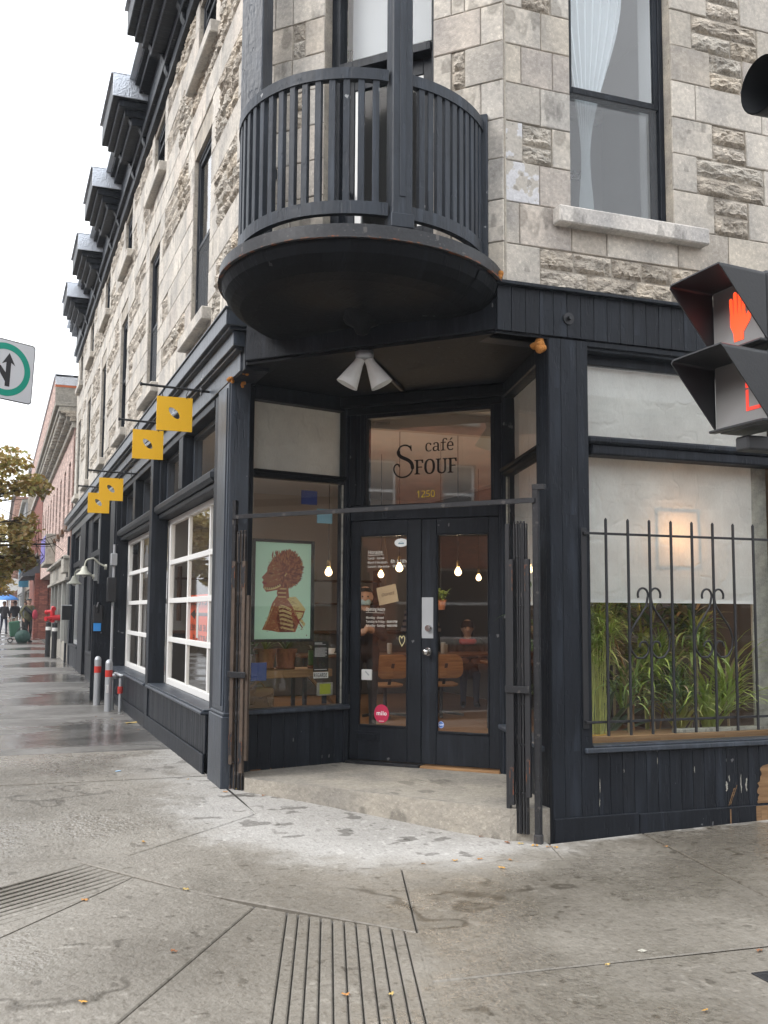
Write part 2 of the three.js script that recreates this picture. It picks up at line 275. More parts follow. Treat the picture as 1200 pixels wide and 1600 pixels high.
T.paveBump = tex(1024, 1024, (u, v) => 0.5 + 0.55 * (fbm(u * 60, v * 44, 161, 4, 0) - 0.5) + 0.5 * (fbm(u * 14, v * 14, 163, 3, 14) - 0.5), false);
T.wet = tex(1024, 1024, (u, v) => { const a = fbm(u * 5, v * 5, 171, 5, 5) - 0.5, b = fbm(u * 80, v * 80, 173, 3, 80) - 0.5, w = sstep(0.5, 0.56, fbm(u * 3, v * 9, 177, 4, 0)); const t = 0.45 + 0.3 * a + 0.1 * b - 0.07 * w; return [t + 0.01, t, t - 0.015]; });
T.wetRough = tex(512, 512, (u, v) => lerp(0.42, 0.1, sstep(0.42, 0.58, fbm(u * 4, v * 7, 181, 4, 0))) + 0.1 * (fbm(u * 40, v * 40, 183, 2, 40) - 0.5), false);
const paveMat = std({ map: T.pave, roughnessMap: T.paveRough, roughness: 1, bumpMap: rep(T.paveBump, 0.1), bumpScale: 0.011 });
const wetMat = std({ map: rep(T.wet, 5), roughnessMap: rep(T.wetRough, 5), roughness: 1, bumpMap: rep(T.paveBump, 1.2), bumpScale: 0.004 });
const bedMat = std({ color: lin(0.075, 0.07, 0.062), roughness: 0.9 });
const kerbMat = std({ map: rep(T.stone, 0.9), color: lin(0.7, 0.7, 0.7), roughness: 0.6 });
// clip a convex or nearly convex outline to the side a*x + b*z <= c
function clip(poly, a, b, c) { const o = []; poly.forEach((p, i) => { const q = poly[(i + 1) % poly.length], dp = a * p[0] + b * p[1] - c, dq = a * q[0] + b * q[1] - c; if (dp <= 0) o.push(p); if (dp * dq < 0) { const t = dp / (dp - dq); o.push([lerp(p[0], q[0], t), lerp(p[1], q[1], t)]); } }); return o; }
function inset(poly, d) { // shrink an outline by d all round
  const area = poly.reduce((s, p, i) => { const q = poly[(i + 1) % poly.length]; return s + p[0] * q[1] - q[0] * p[1]; }, 0), s = Math.sign(area), n = poly.length;
  const nl = poly.map((p, i) => { const q = poly[(i + 1) % n], dx = q[0] - p[0], dz = q[1] - p[1], l = Math.hypot(dx, dz) || 1; return [-dz / l * s, dx / l * s]; });
  return poly.map((p, i) => { const a = nl[(i + n - 1) % n], b = nl[i], k = 1 + a[0] * b[0] + a[1] * b[1]; return [p[0] + (a[0] + b[0]) / Math.max(k, 0.35) * d, p[1] + (a[1] + b[1]) / Math.max(k, 0.35) * d]; });
}
const tess = new TessellateModifier(0.45, 6);
function slabGeo(poly, gap, near, top = 0) { // a concrete slab: rounded arris, top following the fall of the ground
  const out = inset(poly, gap), inn = inset(poly, gap + 0.006), t = [];
  const faces = THREE.ShapeUtils.triangulateShape(inn.map(p => new THREE.Vector2(...p)), []);
  let g = fromTris(faces.flatMap(f => f.map(i => V3(inn[i][0], 0, inn[i][1])))); g.deleteAttribute('normal');
  g.setAttribute('uv', new THREE.BufferAttribute(new Float32Array(g.attributes.position.count * 2), 2));
  g = tess.modify(g);
  const q = g.attributes.position; for (let i = 0; i < q.count; i += 3) { const v = [0, 1, 2].map(k => V3().fromBufferAttribute(q, i + k)); if (v[1].clone().sub(v[0]).cross(v[2].clone().sub(v[0])).y < 0) t.push(v[0], v[2], v[1]); else t.push(...v); }
  const n = out.length, up = poly.reduce((s, p, i) => { const r = poly[(i + 1) % n]; return s + p[0] * r[1] - r[0] * p[1]; }, 0) < 0;
  for (let i = 0; i < n; i++) { const j = (i + 1) % n, a = V3(inn[i][0], 0, inn[i][1]), b = V3(inn[j][0], 0, inn[j][1]), c = V3(out[i][0], -0.006, out[i][1]), d = V3(out[j][0], -0.006, out[j][1]), e = c.clone().setY(-0.05), f = d.clone().setY(-0.05); const Q = (w, x, y, z) => up ? t.push(w, y, z, w, z, x) : t.push(w, z, y, w, x, z); Q(a, b, c, d); Q(c, d, e, f); }
  for (const p of t) if (!p.done) { p.y += gy(p.x, p.z) + top; p.done = true; }
  const r = fromTris(t), uv = new Float32Array(t.length * 2); t.forEach((p, i) => { uv[i * 2] = near ? (p.x + 2) / 10 : p.x; uv[i * 2 + 1] = near ? (p.z + 12) / 10 : p.z; });
  r.setAttribute('uv', new THREE.BufferAttribute(uv, 2)); return r;
}
{
  const bed = [];
  const B = (x0, x1, z0, z1, n) => { for (let i = 0; i < n; i++) { const a = lerp(z0, z1, i / n), b = lerp(z0, z1, (i + 1) / n), P = (x, z) => V3(x, gy(x, z) - 0.022, z); bed.push(P(x0, a), P(x0, b), P(x1, b), P(x0, a), P(x1, b), P(x1, a)); } };
  B(-2.2, 2.2, -90, -30, 6); B(-2.2, 2.2, -30, -14, 4); B(-2.2, 3.7, -14, -6.2, 24); B(-2.2, 3.7, -6.2, 1.8, 4); B(3.7, 30, -6.55, 1.8, 4);
  const pave = structure('pavement', uvBox(fromTris(bed)), bedMat);
  const lay = (poly, near = true, gap = 0.005) => part('slab', slabGeo(poly, gap, near), near ? paveMat : wetMat, pave);
  // the corner as it was poured: joints run fan-wise from the cut corner
  lay([[-2.2, -9.42], [1.86, -9.36], [1.9, -7.76], [0.87, -6.96], [0.49, -7.0], [-2.2, -6.9]]);
  lay([[1.9, -7.76], [1.86, -9.36], [2.3, -9.0], [3.72, -7.2], [3.68, -6.45], [3.55, -6.05], [2.45, -6.15], [2.05, -4.93], [1.15, -6.03], [0.49, -7.0], [0.87, -6.96]], true, 0.003);
  const left = [[-2.2, -6.9], [0.49, -7.0], [0.84, -6.49], [-1.5, -3.56], [-2.2, -3.0]];
  { // ribs cut into the slab on the left run beside the first joint
    const d = [0.795, -0.607], n = [0.607, 0.795], c0 = n[0] * 0.30 + n[1] * -6.62; let rest = left;
    const far = clip(left, n[0], n[1], c0); if (far.length > 2) lay(far, true, 0.003);
    for (let i = 0; i < 9; i++) { const s = clip(clip(left, -n[0], -n[1], -(c0 + i * 0.062)), n[0], n[1], c0 + (i + 1) * 0.062); if (s.length > 2) lay(s, true, 0.0035); }
    rest = clip(left, -n[0], -n[1], -(c0 + 9 * 0.062)); if (rest.length > 2) lay(rest, true, 0.003);
  }
  lay([[0.84, -6.49], [1.15, -6.03], [1.39, -5.65], [-0.36, -2.9], [-2.2, -2.7], [-2.2, -3.0], [-1.5, -3.56]]);
  const mid = [[1.39, -5.65], [2.05, -4.93], [1.70, -3.83], [1.36, -2.75], [-0.36, -2.9]];
  { // eight grooves across the dropped kerb
    const d = [-0.303, 0.953], n = [0.953, 0.303], c0 = n[0] * 1.5 + n[1] * -5.4; const step = 0.0605;
    const a = clip(mid, n[0], n[1], c0); lay(a, true, 0.004);
    for (let i = 0; i < 11; i++) { const s = clip(clip(mid, -n[0], -n[1], -(c0 + i * step)), n[0], n[1], c0 + (i + 1) * step); if (s.length > 2) lay(s, true, 0.0038); }
    const b = clip(mid, -n[0], -n[1], -(c0 + 11 * step)); if (b.length > 2) lay(b, true, 0.004);
  }
  lay([[2.45, -6.15], [3.55, -6.05], [3.68, -6.45], [4.46, -6.47], [4.16, -4.83], [4.02, -4.13], [1.84, -4.27], [2.05, -4.93]]);
  lay([[4.46, -6.47], [6.6, -6.47], [6.6, -4.05], [4.02, -4.13], [4.16, -4.83]]);
  lay([[1.84, -4.27], [4.02, -4.13], [6.6, -4.05], [6.6, -2.6], [1.3, -2.6], [1.36, -2.75], [1.70, -3.83]]);
  lay([[-2.2, -3.0], [-2.2, 1.8], [6.6, 1.8], [6.6, -2.6], [1.36, -2.6], [-0.36, -2.88], [-2.2, -2.7]].slice(1), false);
  for (let x = 6.6; x < 30; x += 2.4) lay([[x, -6.47], [x + 2.4, -6.47], [x + 2.4, 1.8], [x, 1.8]], false);
  for (let z = -9.42, i = 0; z > -88; i++) { const L = z > -40 ? 1.9 : 4; lay([[-2.2, z - L], [1.9, z - L], [1.9, z], [-2.2, z]], z - L > -12, 0.006); z -= L; }
  // the drain cover that just enters the frame at the lower right
  const dr = thing('drain_cover', 'dark square iron cover set in the pavement at the lower right edge', 'drain cover', [3.52, gy(3.52, -3.66) + 0.001, -3.66]);
  dr.rotation.y = -0.06;
  part('rim', [new Frame(0, 0, 1, 0).box(-0.3, 0.3, 0, 0.006, 0.17, 0.2), new Frame(0, 0, 1, 0).box(-0.3, 0.3, 0, 0.006, -0.2, -0.17), new Frame(0, 0, 1, 0).box(-0.3, -0.27, 0, 0.006, -0.17, 0.17), new Frame(0, 0, 1, 0).box(0.27, 0.3, 0, 0.006, -0.17, 0.17)].map(g => g.translate(3.52, gy(3.52, -3.66), -3.66)), M.iron, dr);
  part('plate', new Frame(0, 0, 1, 0).box(-0.268, 0.268, 0, 0.004, -0.168, 0.168).translate(3.52, gy(3.52, -3.66), -3.66), M.steel, dr);
  const kb = structure('kerb', [new Frame(-2.3, 0, 0, 1).box(-90, -30, -0.1, 0.46, -0.1, 0.098), new Frame(-2.3, 0, 0, 1).box(-30, 1.9, -0.2, 0.1, -0.1, 0.098), new Frame(0, 1.9, 1, 0).box(-2.2, 30, -0.2, 0.02, -0.098, 0.1)], kerbMat);
}
// ------------------------------------------------------------------ corner building: stone storeys
const B = thing('corner_building', 'pale grey stone corner building with black painted cafe front and rounded balcony', 'building', [1.84, 0, -8.14]);
const CV = [4.0, 4.31, 4.63, 4.945, 5.25, 5.55, 5.855, 6.155, 6.46, 6.77, 7.08, 7.39, 7.7, 8.0, 8.32];
function smoothStone(F, u0, u1, v0, v1, e = 0) {
  const g = 0.0028, b = 0.006, j = () => rr(-0.003, 0.003), o = [[u0 + g, v0 + g], [u1 - g, v0 + g], [u1 - g, v1 - g], [u0 + g, v1 - g]];
  const w = e + rr(-0.003, 0.004), f = o.map(([u, v], k) => V3(u + (k === 0 || k === 3 ? b : -b) + j() * 0.6, v + (k < 2 ? b : -b) + j() * 0.6, w)), m = o.map(([u, v]) => V3(u, v, w - b * 0.9)), q = o.map(([u, v]) => V3(u, v, e - 0.05)), t = [];
  const Q = (a, b2, c, d) => t.push(a, b2, c, a, c, d);
  Q(...f); for (let i = 0; i < 4; i++) { const k = (i + 1) % 4; Q(m[i], m[k], f[k], f[i]); Q(q[i], q[k], m[k], m[i]); }
  const G = uvBox(fromTris(t)), du = rr(0, 5), dv = rr(0, 5), uv = G.attributes.uv; for (let i = 0; i < uv.count; i++) uv.setXY(i, uv.getX(i) + du, uv.getY(i) + dv);
  return F.put(G);
}
function rockStone(F, u0, u1, v0, v1, nx = 11, ny = 6, e = 0, deep = 0.036) { // quarry-faced: hewn margin, face breaking forward
  const g = 0.005, s = rr(0, 90), P = [], t = [];
  for (let j = 0; j <= ny; j++) for (let i = 0; i <= nx; i++) {
    const a = i / nx, c = j / ny, ed = Math.min(1, Math.min(a, 1 - a) * (u1 - u0) / 0.035, Math.min(c, 1 - c) * (v1 - v0) / 0.03);
    const U = lerp(u0 + g, u1 - g, a), V = lerp(v0 + g, v1 - g, c), n = fbm(U * 8 + s, V * 20 + s, 211, 3), in_ = i > 0 && i < nx && j > 0 && j < ny;
    P.push(V3(U + (in_ ? rr(-0.2, 0.2) * (u1 - u0) / nx : 0), V + (in_ ? rr(-0.25, 0.25) * (v1 - v0) / ny : 0), e - 0.012 + ed * deep * (0.15 + 1.1 * n) * (0.75 + 0.5 * (1 - c)) + (ed ? rr(-0.011, 0.011) : 0)));
  }
  const id = (i, j) => P[j * (nx + 1) + i];
  for (let j = 0; j < ny; j++) for (let i = 0; i < nx; i++) { const a = id(i, j), b = id(i + 1, j), c = id(i + 1, j + 1), d = id(i, j + 1); if ((i + j) % 2) t.push(a, b, c, a, c, d); else t.push(a, b, d, b, c, d); }
  const back = p => p.clone().setZ(e - 0.05), Q = (a, b) => t.push(back(a), back(b), b, back(a), b, a);
  for (let i = 0; i < nx; i++) { Q(id(i, 0), id(i + 1, 0)); Q(id(i + 1, ny), id(i, ny)); } for (let j = 0; j < ny; j++) { Q(id(0, j + 1), id(0, j)); Q(id(nx, j), id(nx, j + 1)); }
  const G = uvBox(fromTris(t)), du = rr(0, 5), dv = rr(0, 5), uv = G.attributes.uv; for (let i = 0; i < uv.count; i++) uv.setXY(i, uv.getX(i) + du, uv.getY(i) + dv);
  return F.put(G);
}
function rockPatch(F, u0, u1, v0, v1, add) { // two low courses of rough stone, sometimes one tall one
  if (rnd() < 0.18 && u1 - u0 < 0.5) return add(rockStone(F, u0, u1, v0, v1), 'R');
  const vm = v0 + (v1 - v0) * rr(0.46, 0.54);
  for (const [a, b] of [[v0, vm], [vm, v1]]) { const n = Math.max(1, Math.round((u1 - u0) / rr(0.3, 0.55))); let u = u0; for (let i = 0; i < n; i++) { const e = i === n - 1 ? u1 : u0 + (u1 - u0) * (i + 1) / n + rr(-0.07, 0.07); add(rockStone(F, u, e, a, b), 'R'); u = e; } }
}
// right front: stones as they lie in the wall
const wallR = part('wall', RF.slab(3.36, 7.6, 4.0, 8.32, [[3.95, 4.88, 4.63, 7.05], [6.5, 7.4, 4.63, 7.05]], -0.4, -0.014), M.mortar, B);
const addR = (g, k) => part('stone', g, k === 'R' ? pick(rockMats) : pick(stoneMats), wallR);
{
  const rowsR = [
    [[3.37, 3.68, 'S'], [3.68, 4.85, 'R'], [4.85, 5.3, 'R'], [5.3, 5.75, 'S'], [5.75, 6.4, 'R'], [6.4, 7.6, 'S']],
    [[3.37, 3.51, 'S'], [3.51, 3.95, 'S'], [3.95, 4.26, 'S'], [4.26, 4.91, 'S'], [4.91, 5.4, 'S'], [5.4, 5.95, 'S'], [5.95, 7.6, 'S']],
    [[3.37, 3.68, 'S'], [3.68, 3.95, 'S'], [4.88, 5.27, 'S'], [5.27, 5.61, 'R'], [5.61, 6.1, 'S'], [6.1, 6.5, 'R']],
    [[3.37, 3.54, 'S'], [3.54, 3.79, 'R'], [3.79, 3.95, 'S'], [4.88, 5.11, 'S'], [5.11, 5.78, 'R'], [5.78, 6.1, 'S'], [6.1, 6.5, 'S']],
    [[3.37, 3.69, 'S'], [3.69, 3.95, 'S'], [4.88, 5.27, 'S'], [5.27, 5.6, 'R'], [5.6, 6.0, 'S'], [6.0, 6.5, 'R']],
    [[3.37, 3.53, 'S'], [3.53, 3.8, 'S'], [3.8, 3.95, 'S'], [4.88, 5.11, 'S'], [5.11, 5.77, 'S'], [5.77, 6.1, 'S'], [6.1, 6.5, 'S']],
    [[3.37, 3.7, 'S'], [3.7, 3.95, 'S'], [4.88, 5.26, 'S'], [5.26, 5.59, 'R'], [5.59, 6.0, 'S'], [6.0, 6.5, 'R']],
    [[3.37, 3.54, 'S'], [3.54, 3.79, 'R'], [3.79, 3.95, 'S'], [4.88, 5.09, 'S'], [5.09, 5.75, 'R'], [5.75, 6.1, 'S'], [6.1, 6.5, 'S']],
    [[3.37, 3.7, 'S'], [3.7, 3.95, 'S'], [4.88, 5.24, 'S'], [5.24, 5.58, 'R'], [5.58, 6.5, 'S']],
  ];
  rowsR.forEach((row, i) => { for (const [a, b, k] of row) { if (a > 5.99 && i > 1 && a >= 6.1) continue; if (k === 'S') { if (a < 3.4 && (i === 2 || i === 3)) part('stone', smoothStone(RF, a, b, CV[i], CV[i + 1]), stonePeel, wallR, 'corner stone with flaking white paint'); else addR(smoothStone(RF, a, b, CV[i], CV[i + 1])); } else rockPatch(RF, a, b, CV[i], CV[i + 1], addR); } });
}
// cut corner above the balcony
const wallC = part('wall', CF.slab(-0.02, 2.262, 4.0, 8.32, [[0.72, 1.69, 4.3, 7.05]], -0.4, -0.014), M.mortar, B);
const addC = (g, k) => part('stone', g, k === 'R' ? pick(rockMats) : pick(stoneMats), wallC);
for (let i = 0; i < 9; i++) {
  const o = i % 2, L = o ? [[0.02, 0.2, 'S'], [0.2, 0.41, 'S'], [0.41, 0.53, i === 7 || i === 5 ? 'R' : 'S'], [0.53, 0.72, 'S']] : [[0.02, 0.24, 'S'], [0.24, 0.41, 'S'], [0.41, 0.72, 'S']];
  const Rr = o ? [[1.69, 1.84, 'S'], [1.84, 1.95, i === 5 || i === 3 ? 'R' : 'S'], [1.95, 2.258, 'S']] : [[1.69, 2.08, 'S'], [2.08, 2.258, 'S']];
  for (const [a, b, k] of [...L, ...Rr]) { if (k === 'R') { const m = (CV[i] + CV[i + 1]) / 2; addC(rockStone(CF, a, b, CV[i], m, 5, 4), 'R'); addC(rockStone(CF, a, b, m, CV[i + 1], 5, 4), 'R'); } else addC(smoothStone(CF, a, b, CV[i], CV[i + 1])); }
}
// left front
const winL = [10.35, 13.85, 17.35, 20.85, 24.35, 27.3], winU = [10.25, 13.65, 17.1, 20.6, 24.1, 27.2];
const holesL = [...winL.map(c => [-c - 0.5, -c + 0.5, 4.55, 6.52]), ...winU.map(c => [-c - 0.5, -c + 0.5, 7.42, 8.25])];
const wallL = part('wall', LF.slab(-28.5, -8.16, 4.0, 8.4, holesL, -0.4, -0.014), M.mortar, B);
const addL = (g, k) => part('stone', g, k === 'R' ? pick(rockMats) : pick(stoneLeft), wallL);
{
  const farS = [], farR = [];
  for (let i = 0; i < 14; i++) {
    const v0 = CV[i], v1 = CV[i + 1], lowW = v1 > 4.56 && v0 < 6.5, upW = v1 > 7.43;
    const cs = lowW ? winL : upW ? winU : [];
    const edges = [8.18]; for (const c of cs) edges.push(c - 0.5, c + 0.5); edges.push(28.5);
    for (let e = 0; e < edges.length; e += 2) {
      let a = edges[e], b = edges[e + 1]; if (b - a < 0.1) continue;
      const q = (i % 2 ? 0.22 : 0.38), first = e === 0, st = [];
      const A = a + (first && cs.length ? 0.3 + 0.15 * (i % 2) : q), Z = b - q;
      st.push([a, A, 'S']);
      let u = A; const band = i % 3 === 0 || (!cs.length && i === 0);
      while (u < Z - 0.15) { const n = Math.min(Z, u + (band ? rr(0.5, 0.9) : rr(0.6, 1.3))); const end = Z - n < 0.3 ? Z : n; st.push([u, end, band ? 'S' : (rnd() < 0.86 ? 'R' : 'S')]); u = end; }
      st.push([Z, b, 'S']);
      for (const [p, r, k] of st) {
        const near = r < 12.6;
        if (near) { if (k === 'S') addL(smoothStone(LF, -r, -p, v0, v1)); else rockPatch(LF, -r, -p, v0, v1, addL); }
        else if (k === 'S') farS.push(smoothStone(LF, -r, -p, v0, v1)); else { const m = (v0 + v1) / 2; farR.push(rockStone(LF, -r, -p, v0, m, 6, 3, 0, 0.034), rockStone(LF, -r, -p, m, v1, 6, 3, 0, 0.034)); }
      }
    }
  }
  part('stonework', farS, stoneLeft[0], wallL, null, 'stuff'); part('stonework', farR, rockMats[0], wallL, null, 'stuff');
}
// sash windows of the storeys
function sashWindow(F, u0, u1, v0, v1, depth, opt = {}) {
  const W = part('window', [F.box(u0, u0 + 0.045, v0, v1, -depth - 0.1, -depth), F.box(u1 - 0.045, u1, v0, v1, -depth - 0.1, -depth), F.box(u0 + 0.045, u1 - 0.045, v1 - 0.05, v1, -depth - 0.1, -depth), F.box(u0 + 0.045, u1 - 0.045, v0, v0 + 0.035, -depth - 0.1, -depth)], opt.mat || M.black, B);
  const m = opt.mid ?? (v0 + v1) / 2, a = u0 + 0.045, b = u1 - 0.045;
  const frame = (x, c, d, w) => part(x, [F.box(a, a + 0.04, c, d, w - 0.04, w, 0.003), F.box(b - 0.04, b, c, d, w - 0.04, w, 0.003), F.box(a + 0.04, b - 0.04, c, c + 0.05, w - 0.04, w, 0.003), F.box(a + 0.04, b - 0.04, d - 0.05, d, w - 0.04, w, 0.003)], opt.mat || M.black, W);
  frame('upper_sash', m - 0.02, v1 - 0.05, -depth - 0.012); frame('lower_sash', v0 + 0.035, m + 0.03, -depth - 0.056);
  part('pane', F.plane(a + 0.04, b - 0.04, m + 0.03, v1 - 0.1, -depth - 0.03), opt.glass || M.glassUp, W);
  part('pane', F.plane(a + 0.04, b - 0.04, v0 + 0.085, m - 0.02, -depth - 0.075), opt.glass || M.glassUp, W);
  if (opt.screen) part('insect_screen', F.plane(a + 0.02, b - 0.02, v0 + 0.04, m - 0.02, -depth - 0.018), M.screen, W);
  if (opt.sill) part('sill', F.box(u0 - opt.sill, u1 + opt.sill + (opt.sr || 0), v0 - 0.135, v0 - 0.004, -depth, 0.1, 0.01), opt.sillMat || M.sill, W, 'pale stone sill');
  return W;
}
part('inner_lining', [RF.box(4.86, 4.9, 4.63, 7.05, -0.41, -0.2, 0), RF.box(3.95, 4.9, 4.6, 4.64, -0.45, -0.2, 0)], M.white, B, 'white inner window lining');
sashWindow(RF, 3.95, 4.88, 4.63, 7.05, 0.1, { mid: 5.66, screen: true, sill: 0.16, sr: 0.1 });
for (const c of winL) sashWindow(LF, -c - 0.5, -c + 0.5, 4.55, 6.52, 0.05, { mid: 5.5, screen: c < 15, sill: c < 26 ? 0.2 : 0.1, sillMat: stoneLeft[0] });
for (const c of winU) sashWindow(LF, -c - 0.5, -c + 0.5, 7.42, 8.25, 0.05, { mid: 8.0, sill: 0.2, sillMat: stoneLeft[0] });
{ // balcony door on the cut corner
  const W = part('door', [CF.box(0.72, 0.8, 4.3, 7.05, -0.24, -0.12), CF.box(1.62, 1.69, 4.3, 7.05, -0.24, -0.12), CF.box(0.8, 1.62, 6.0, 6.07, -0.24, -0.1), CF.box(0.8, 1.62, 6.98, 7.05, -0.24, -0.12)], M.black, B);
  part('pane', CF.plane(0.8, 1.62, 6.07, 6.98, -0.18), M.glassDull, W);
  part('roller_blind', CF.sheet(0.82, 1.6, 6.2, 6.98, -0.3), M.roomPale, W);
  part('leaf', [CF.box(0.8, 0.9, 4.32, 5.99, -0.235, -0.19), CF.box(1.52, 1.615, 4.32, 5.99, -0.235, -0.19), CF.box(0.9, 1.52, 4.32, 4.62, -0.235, -0.19), CF.box(0.9, 1.52, 5.86, 5.99, -0.235, -0.19)], M.black, W);
  part('inner_frame', [CF.box(0.9, 0.96, 4.62, 5.86, -0.23, -0.2), CF.box(1.46, 1.52, 4.62, 5.86, -0.23, -0.2)], M.white, W);
  part('pane', CF.plane(0.96, 1.46, 4.62, 5.86, -0.215), M.glassDull, W);
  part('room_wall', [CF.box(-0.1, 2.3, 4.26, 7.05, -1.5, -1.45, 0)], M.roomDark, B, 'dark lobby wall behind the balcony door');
  part('handle', [bar(CF.pt(0.86, 5.0, -0.19), CF.pt(0.86, 5.0, -0.14), 0.015), new THREE.SphereGeometry(0.03, 12, 8).applyMatrix4(new THREE.Matrix4().setPosition(CF.pt(0.86, 5.0, -0.12)))], M.chrome, W);
}
// black timber cornice with hoods along the left roof edge
{
  const C = part('cornice', [LF.box(-28.6, -8.1, 8.33, 8.5, -0.2, 0.06), LF.box(-28.6, -8.1, 8.5, 8.62, -0.2, 0.12), LF.box(-28.6, -8.1, 8.62, 9.05, -0.2, 0.07), LF.box(-28.6, -8.1, 9.05, 9.16, -0.2, 0.2), LF.box(-28.6, -8.1, 9.16, 9.24, -0.2, 0.26)], M.black, B);
  for (let k = 0; k < 6; k++) {
    const c = 12.0 + k * 3.36;
    if (c > 28) break;
    part('hood', [LF.box(-c - 0.85, -c + 0.85, 8.95, 9.28, -0.1, 0.56, 0.01), LF.box(-c - 0.8, -c + 0.8, 8.85, 8.95, -0.1, 0.47, 0.01), LF.box(-c - 0.74, -c + 0.74, 8.75, 8.85, -0.1, 0.38, 0.01), LF.box(-c - 0.7, -c + 0.7, 8.64, 8.75, -0.1, 0.28, 0.01)], M.black, C);
    part('metal_cap', [LF.box(-c + 0.855, -c + 0.875, 8.96, 9.3, -0.1, 0.565, 0.003), LF.box(-c - 0.87, -c + 0.875, 9.285, 9.31, -0.1, 0.6, 0.003)], M.zinc, C, 'pale sheet metal capping on the hood end');
    for (const s of [-0.62, 0.62]) { // scroll bracket under the hood
      const sh = new THREE.Shape(); sh.moveTo(0, 8.36); sh.bezierCurveTo(0.16, 8.4, 0.05, 8.62, 0.22, 8.66); sh.bezierCurveTo(0.36, 8.7, 0.28, 8.9, 0.46, 8.94); sh.lineTo(0.46, 8.95); sh.lineTo(0, 8.95);
      part('bracket', prep(new THREE.ExtrudeGeometry(sh, { depth: 0.12, bevelEnabled: true, bevelSize: 0.008, bevelThickness: 0.008, bevelSegments: 1, steps: 1, curveSegments: 6 })).applyMatrix4(new THREE.Matrix4().makeBasis(V3(-1, 0, 0), V3(0, 1, 0), V3(0, 0, -1)).setPosition(1.84, 0, -c + s + 0.06)), M.blackB, C);
    }
  }
  part('cornice', [RF.box(3.36, 7.7, 8.33, 8.6, -0.2, 0.1), RF.box(3.36, 7.7, 8.6, 9.2, -0.2, 0.2), CF.box(0, 2.26, 8.33, 9.2, -0.2, 0.1)], M.black, B);
  // downpipe
  const sh = new THREE.Shape([[1.5, -28.5], [1.5, -8.2], [3.3, -6.4], [7.6, -6.4], [7.6, -28.5]].map(p => new THREE.Vector2(p[0], -p[1])));
  part('roof', prep(new THREE.ExtrudeGeometry(sh, { depth: 0.2, bevelEnabled: false })).rotateX(-Math.PI / 2).translate(0, 9.24, 0), M.zinc, B);
}
part('ceiling_cove', [new Frame(0, -8.54, 1, 0).box(3.5, 5.5, 6.5, 6.62, 0.003, 0.12, 0.02), new Frame(0, -8.54, 1, 0).box(3.5, 5.5, 6.9, 7.05, 0.003, 0.2, 0.03)], M.white, B, 'white cove in the upstairs room');
// rooms behind the openings
function poly(pts, y, h) { const s = new THREE.Shape(pts.map(p => new THREE.Vector2(p[0], -p[1]))); return uvBox(new THREE.ExtrudeGeometry(s, { depth: h, bevelEnabled: false }).rotateX(-Math.PI / 2).translate(0, y, 0)); }
const foot = [[2.0, -28.4], [2.0, -9.0], [2.12, -8.86], [3.08, -9.13], [4.16, -8.05], [3.78, -6.62], [7.5, -6.62], [7.5, -28.4]];
part('floor', poly(foot, -0.2, 0.44), M.floorWood, B);
part('ceiling', poly([[1.95, -28.4], [1.95, -8.2], [3.42, -6.6], [7.5, -6.6], [7.5, -28.4]], 3.66, 0.6), M.roomPale, B);
part('ceiling', poly([[2.3, -28.4], [2.3, -8.4], [3.6, -6.95], [7.5, -6.95], [7.5, -28.4]], 7.06, 0.2), M.roomPale, B);
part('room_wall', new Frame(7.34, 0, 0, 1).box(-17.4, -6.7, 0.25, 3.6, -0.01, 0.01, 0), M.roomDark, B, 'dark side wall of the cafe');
part('room_wall', [new Frame(7.5, 0, 0, 1).box(-28.5, -6.5, 0, 9.2, -0.15, 0.15, 0), new Frame(0, -28.5, 1, 0).box(1.9, 7.5, 0, 9.2, -0.14, 0.14, 0)], M.room, B, 'inner wall of the building');
part('room_wall', new Frame(0, -17.5, 1, 0).box(2.2, 7.35, 0.25, 3.66, -0.1, 0.1, 0), M.room, B, 'beige back wall of the cafe');
part('room_wall', [new Frame(0, -8.6, 1, 0).box(3.4, 7.35, 4.26, 7.06, -0.06, 0.06, 0), new Frame(5.6, 0, 0, 1).box(-8.84, -7, 4.26, 7.06, -0.05, 0.05, 0), new Frame(3.4, 0, 0, 1).box(-28.2, -8.9, 4.26, 7.06, -0.05, 0.05, 0)], M.roomPale, B, 'pale wall of the upstairs room');
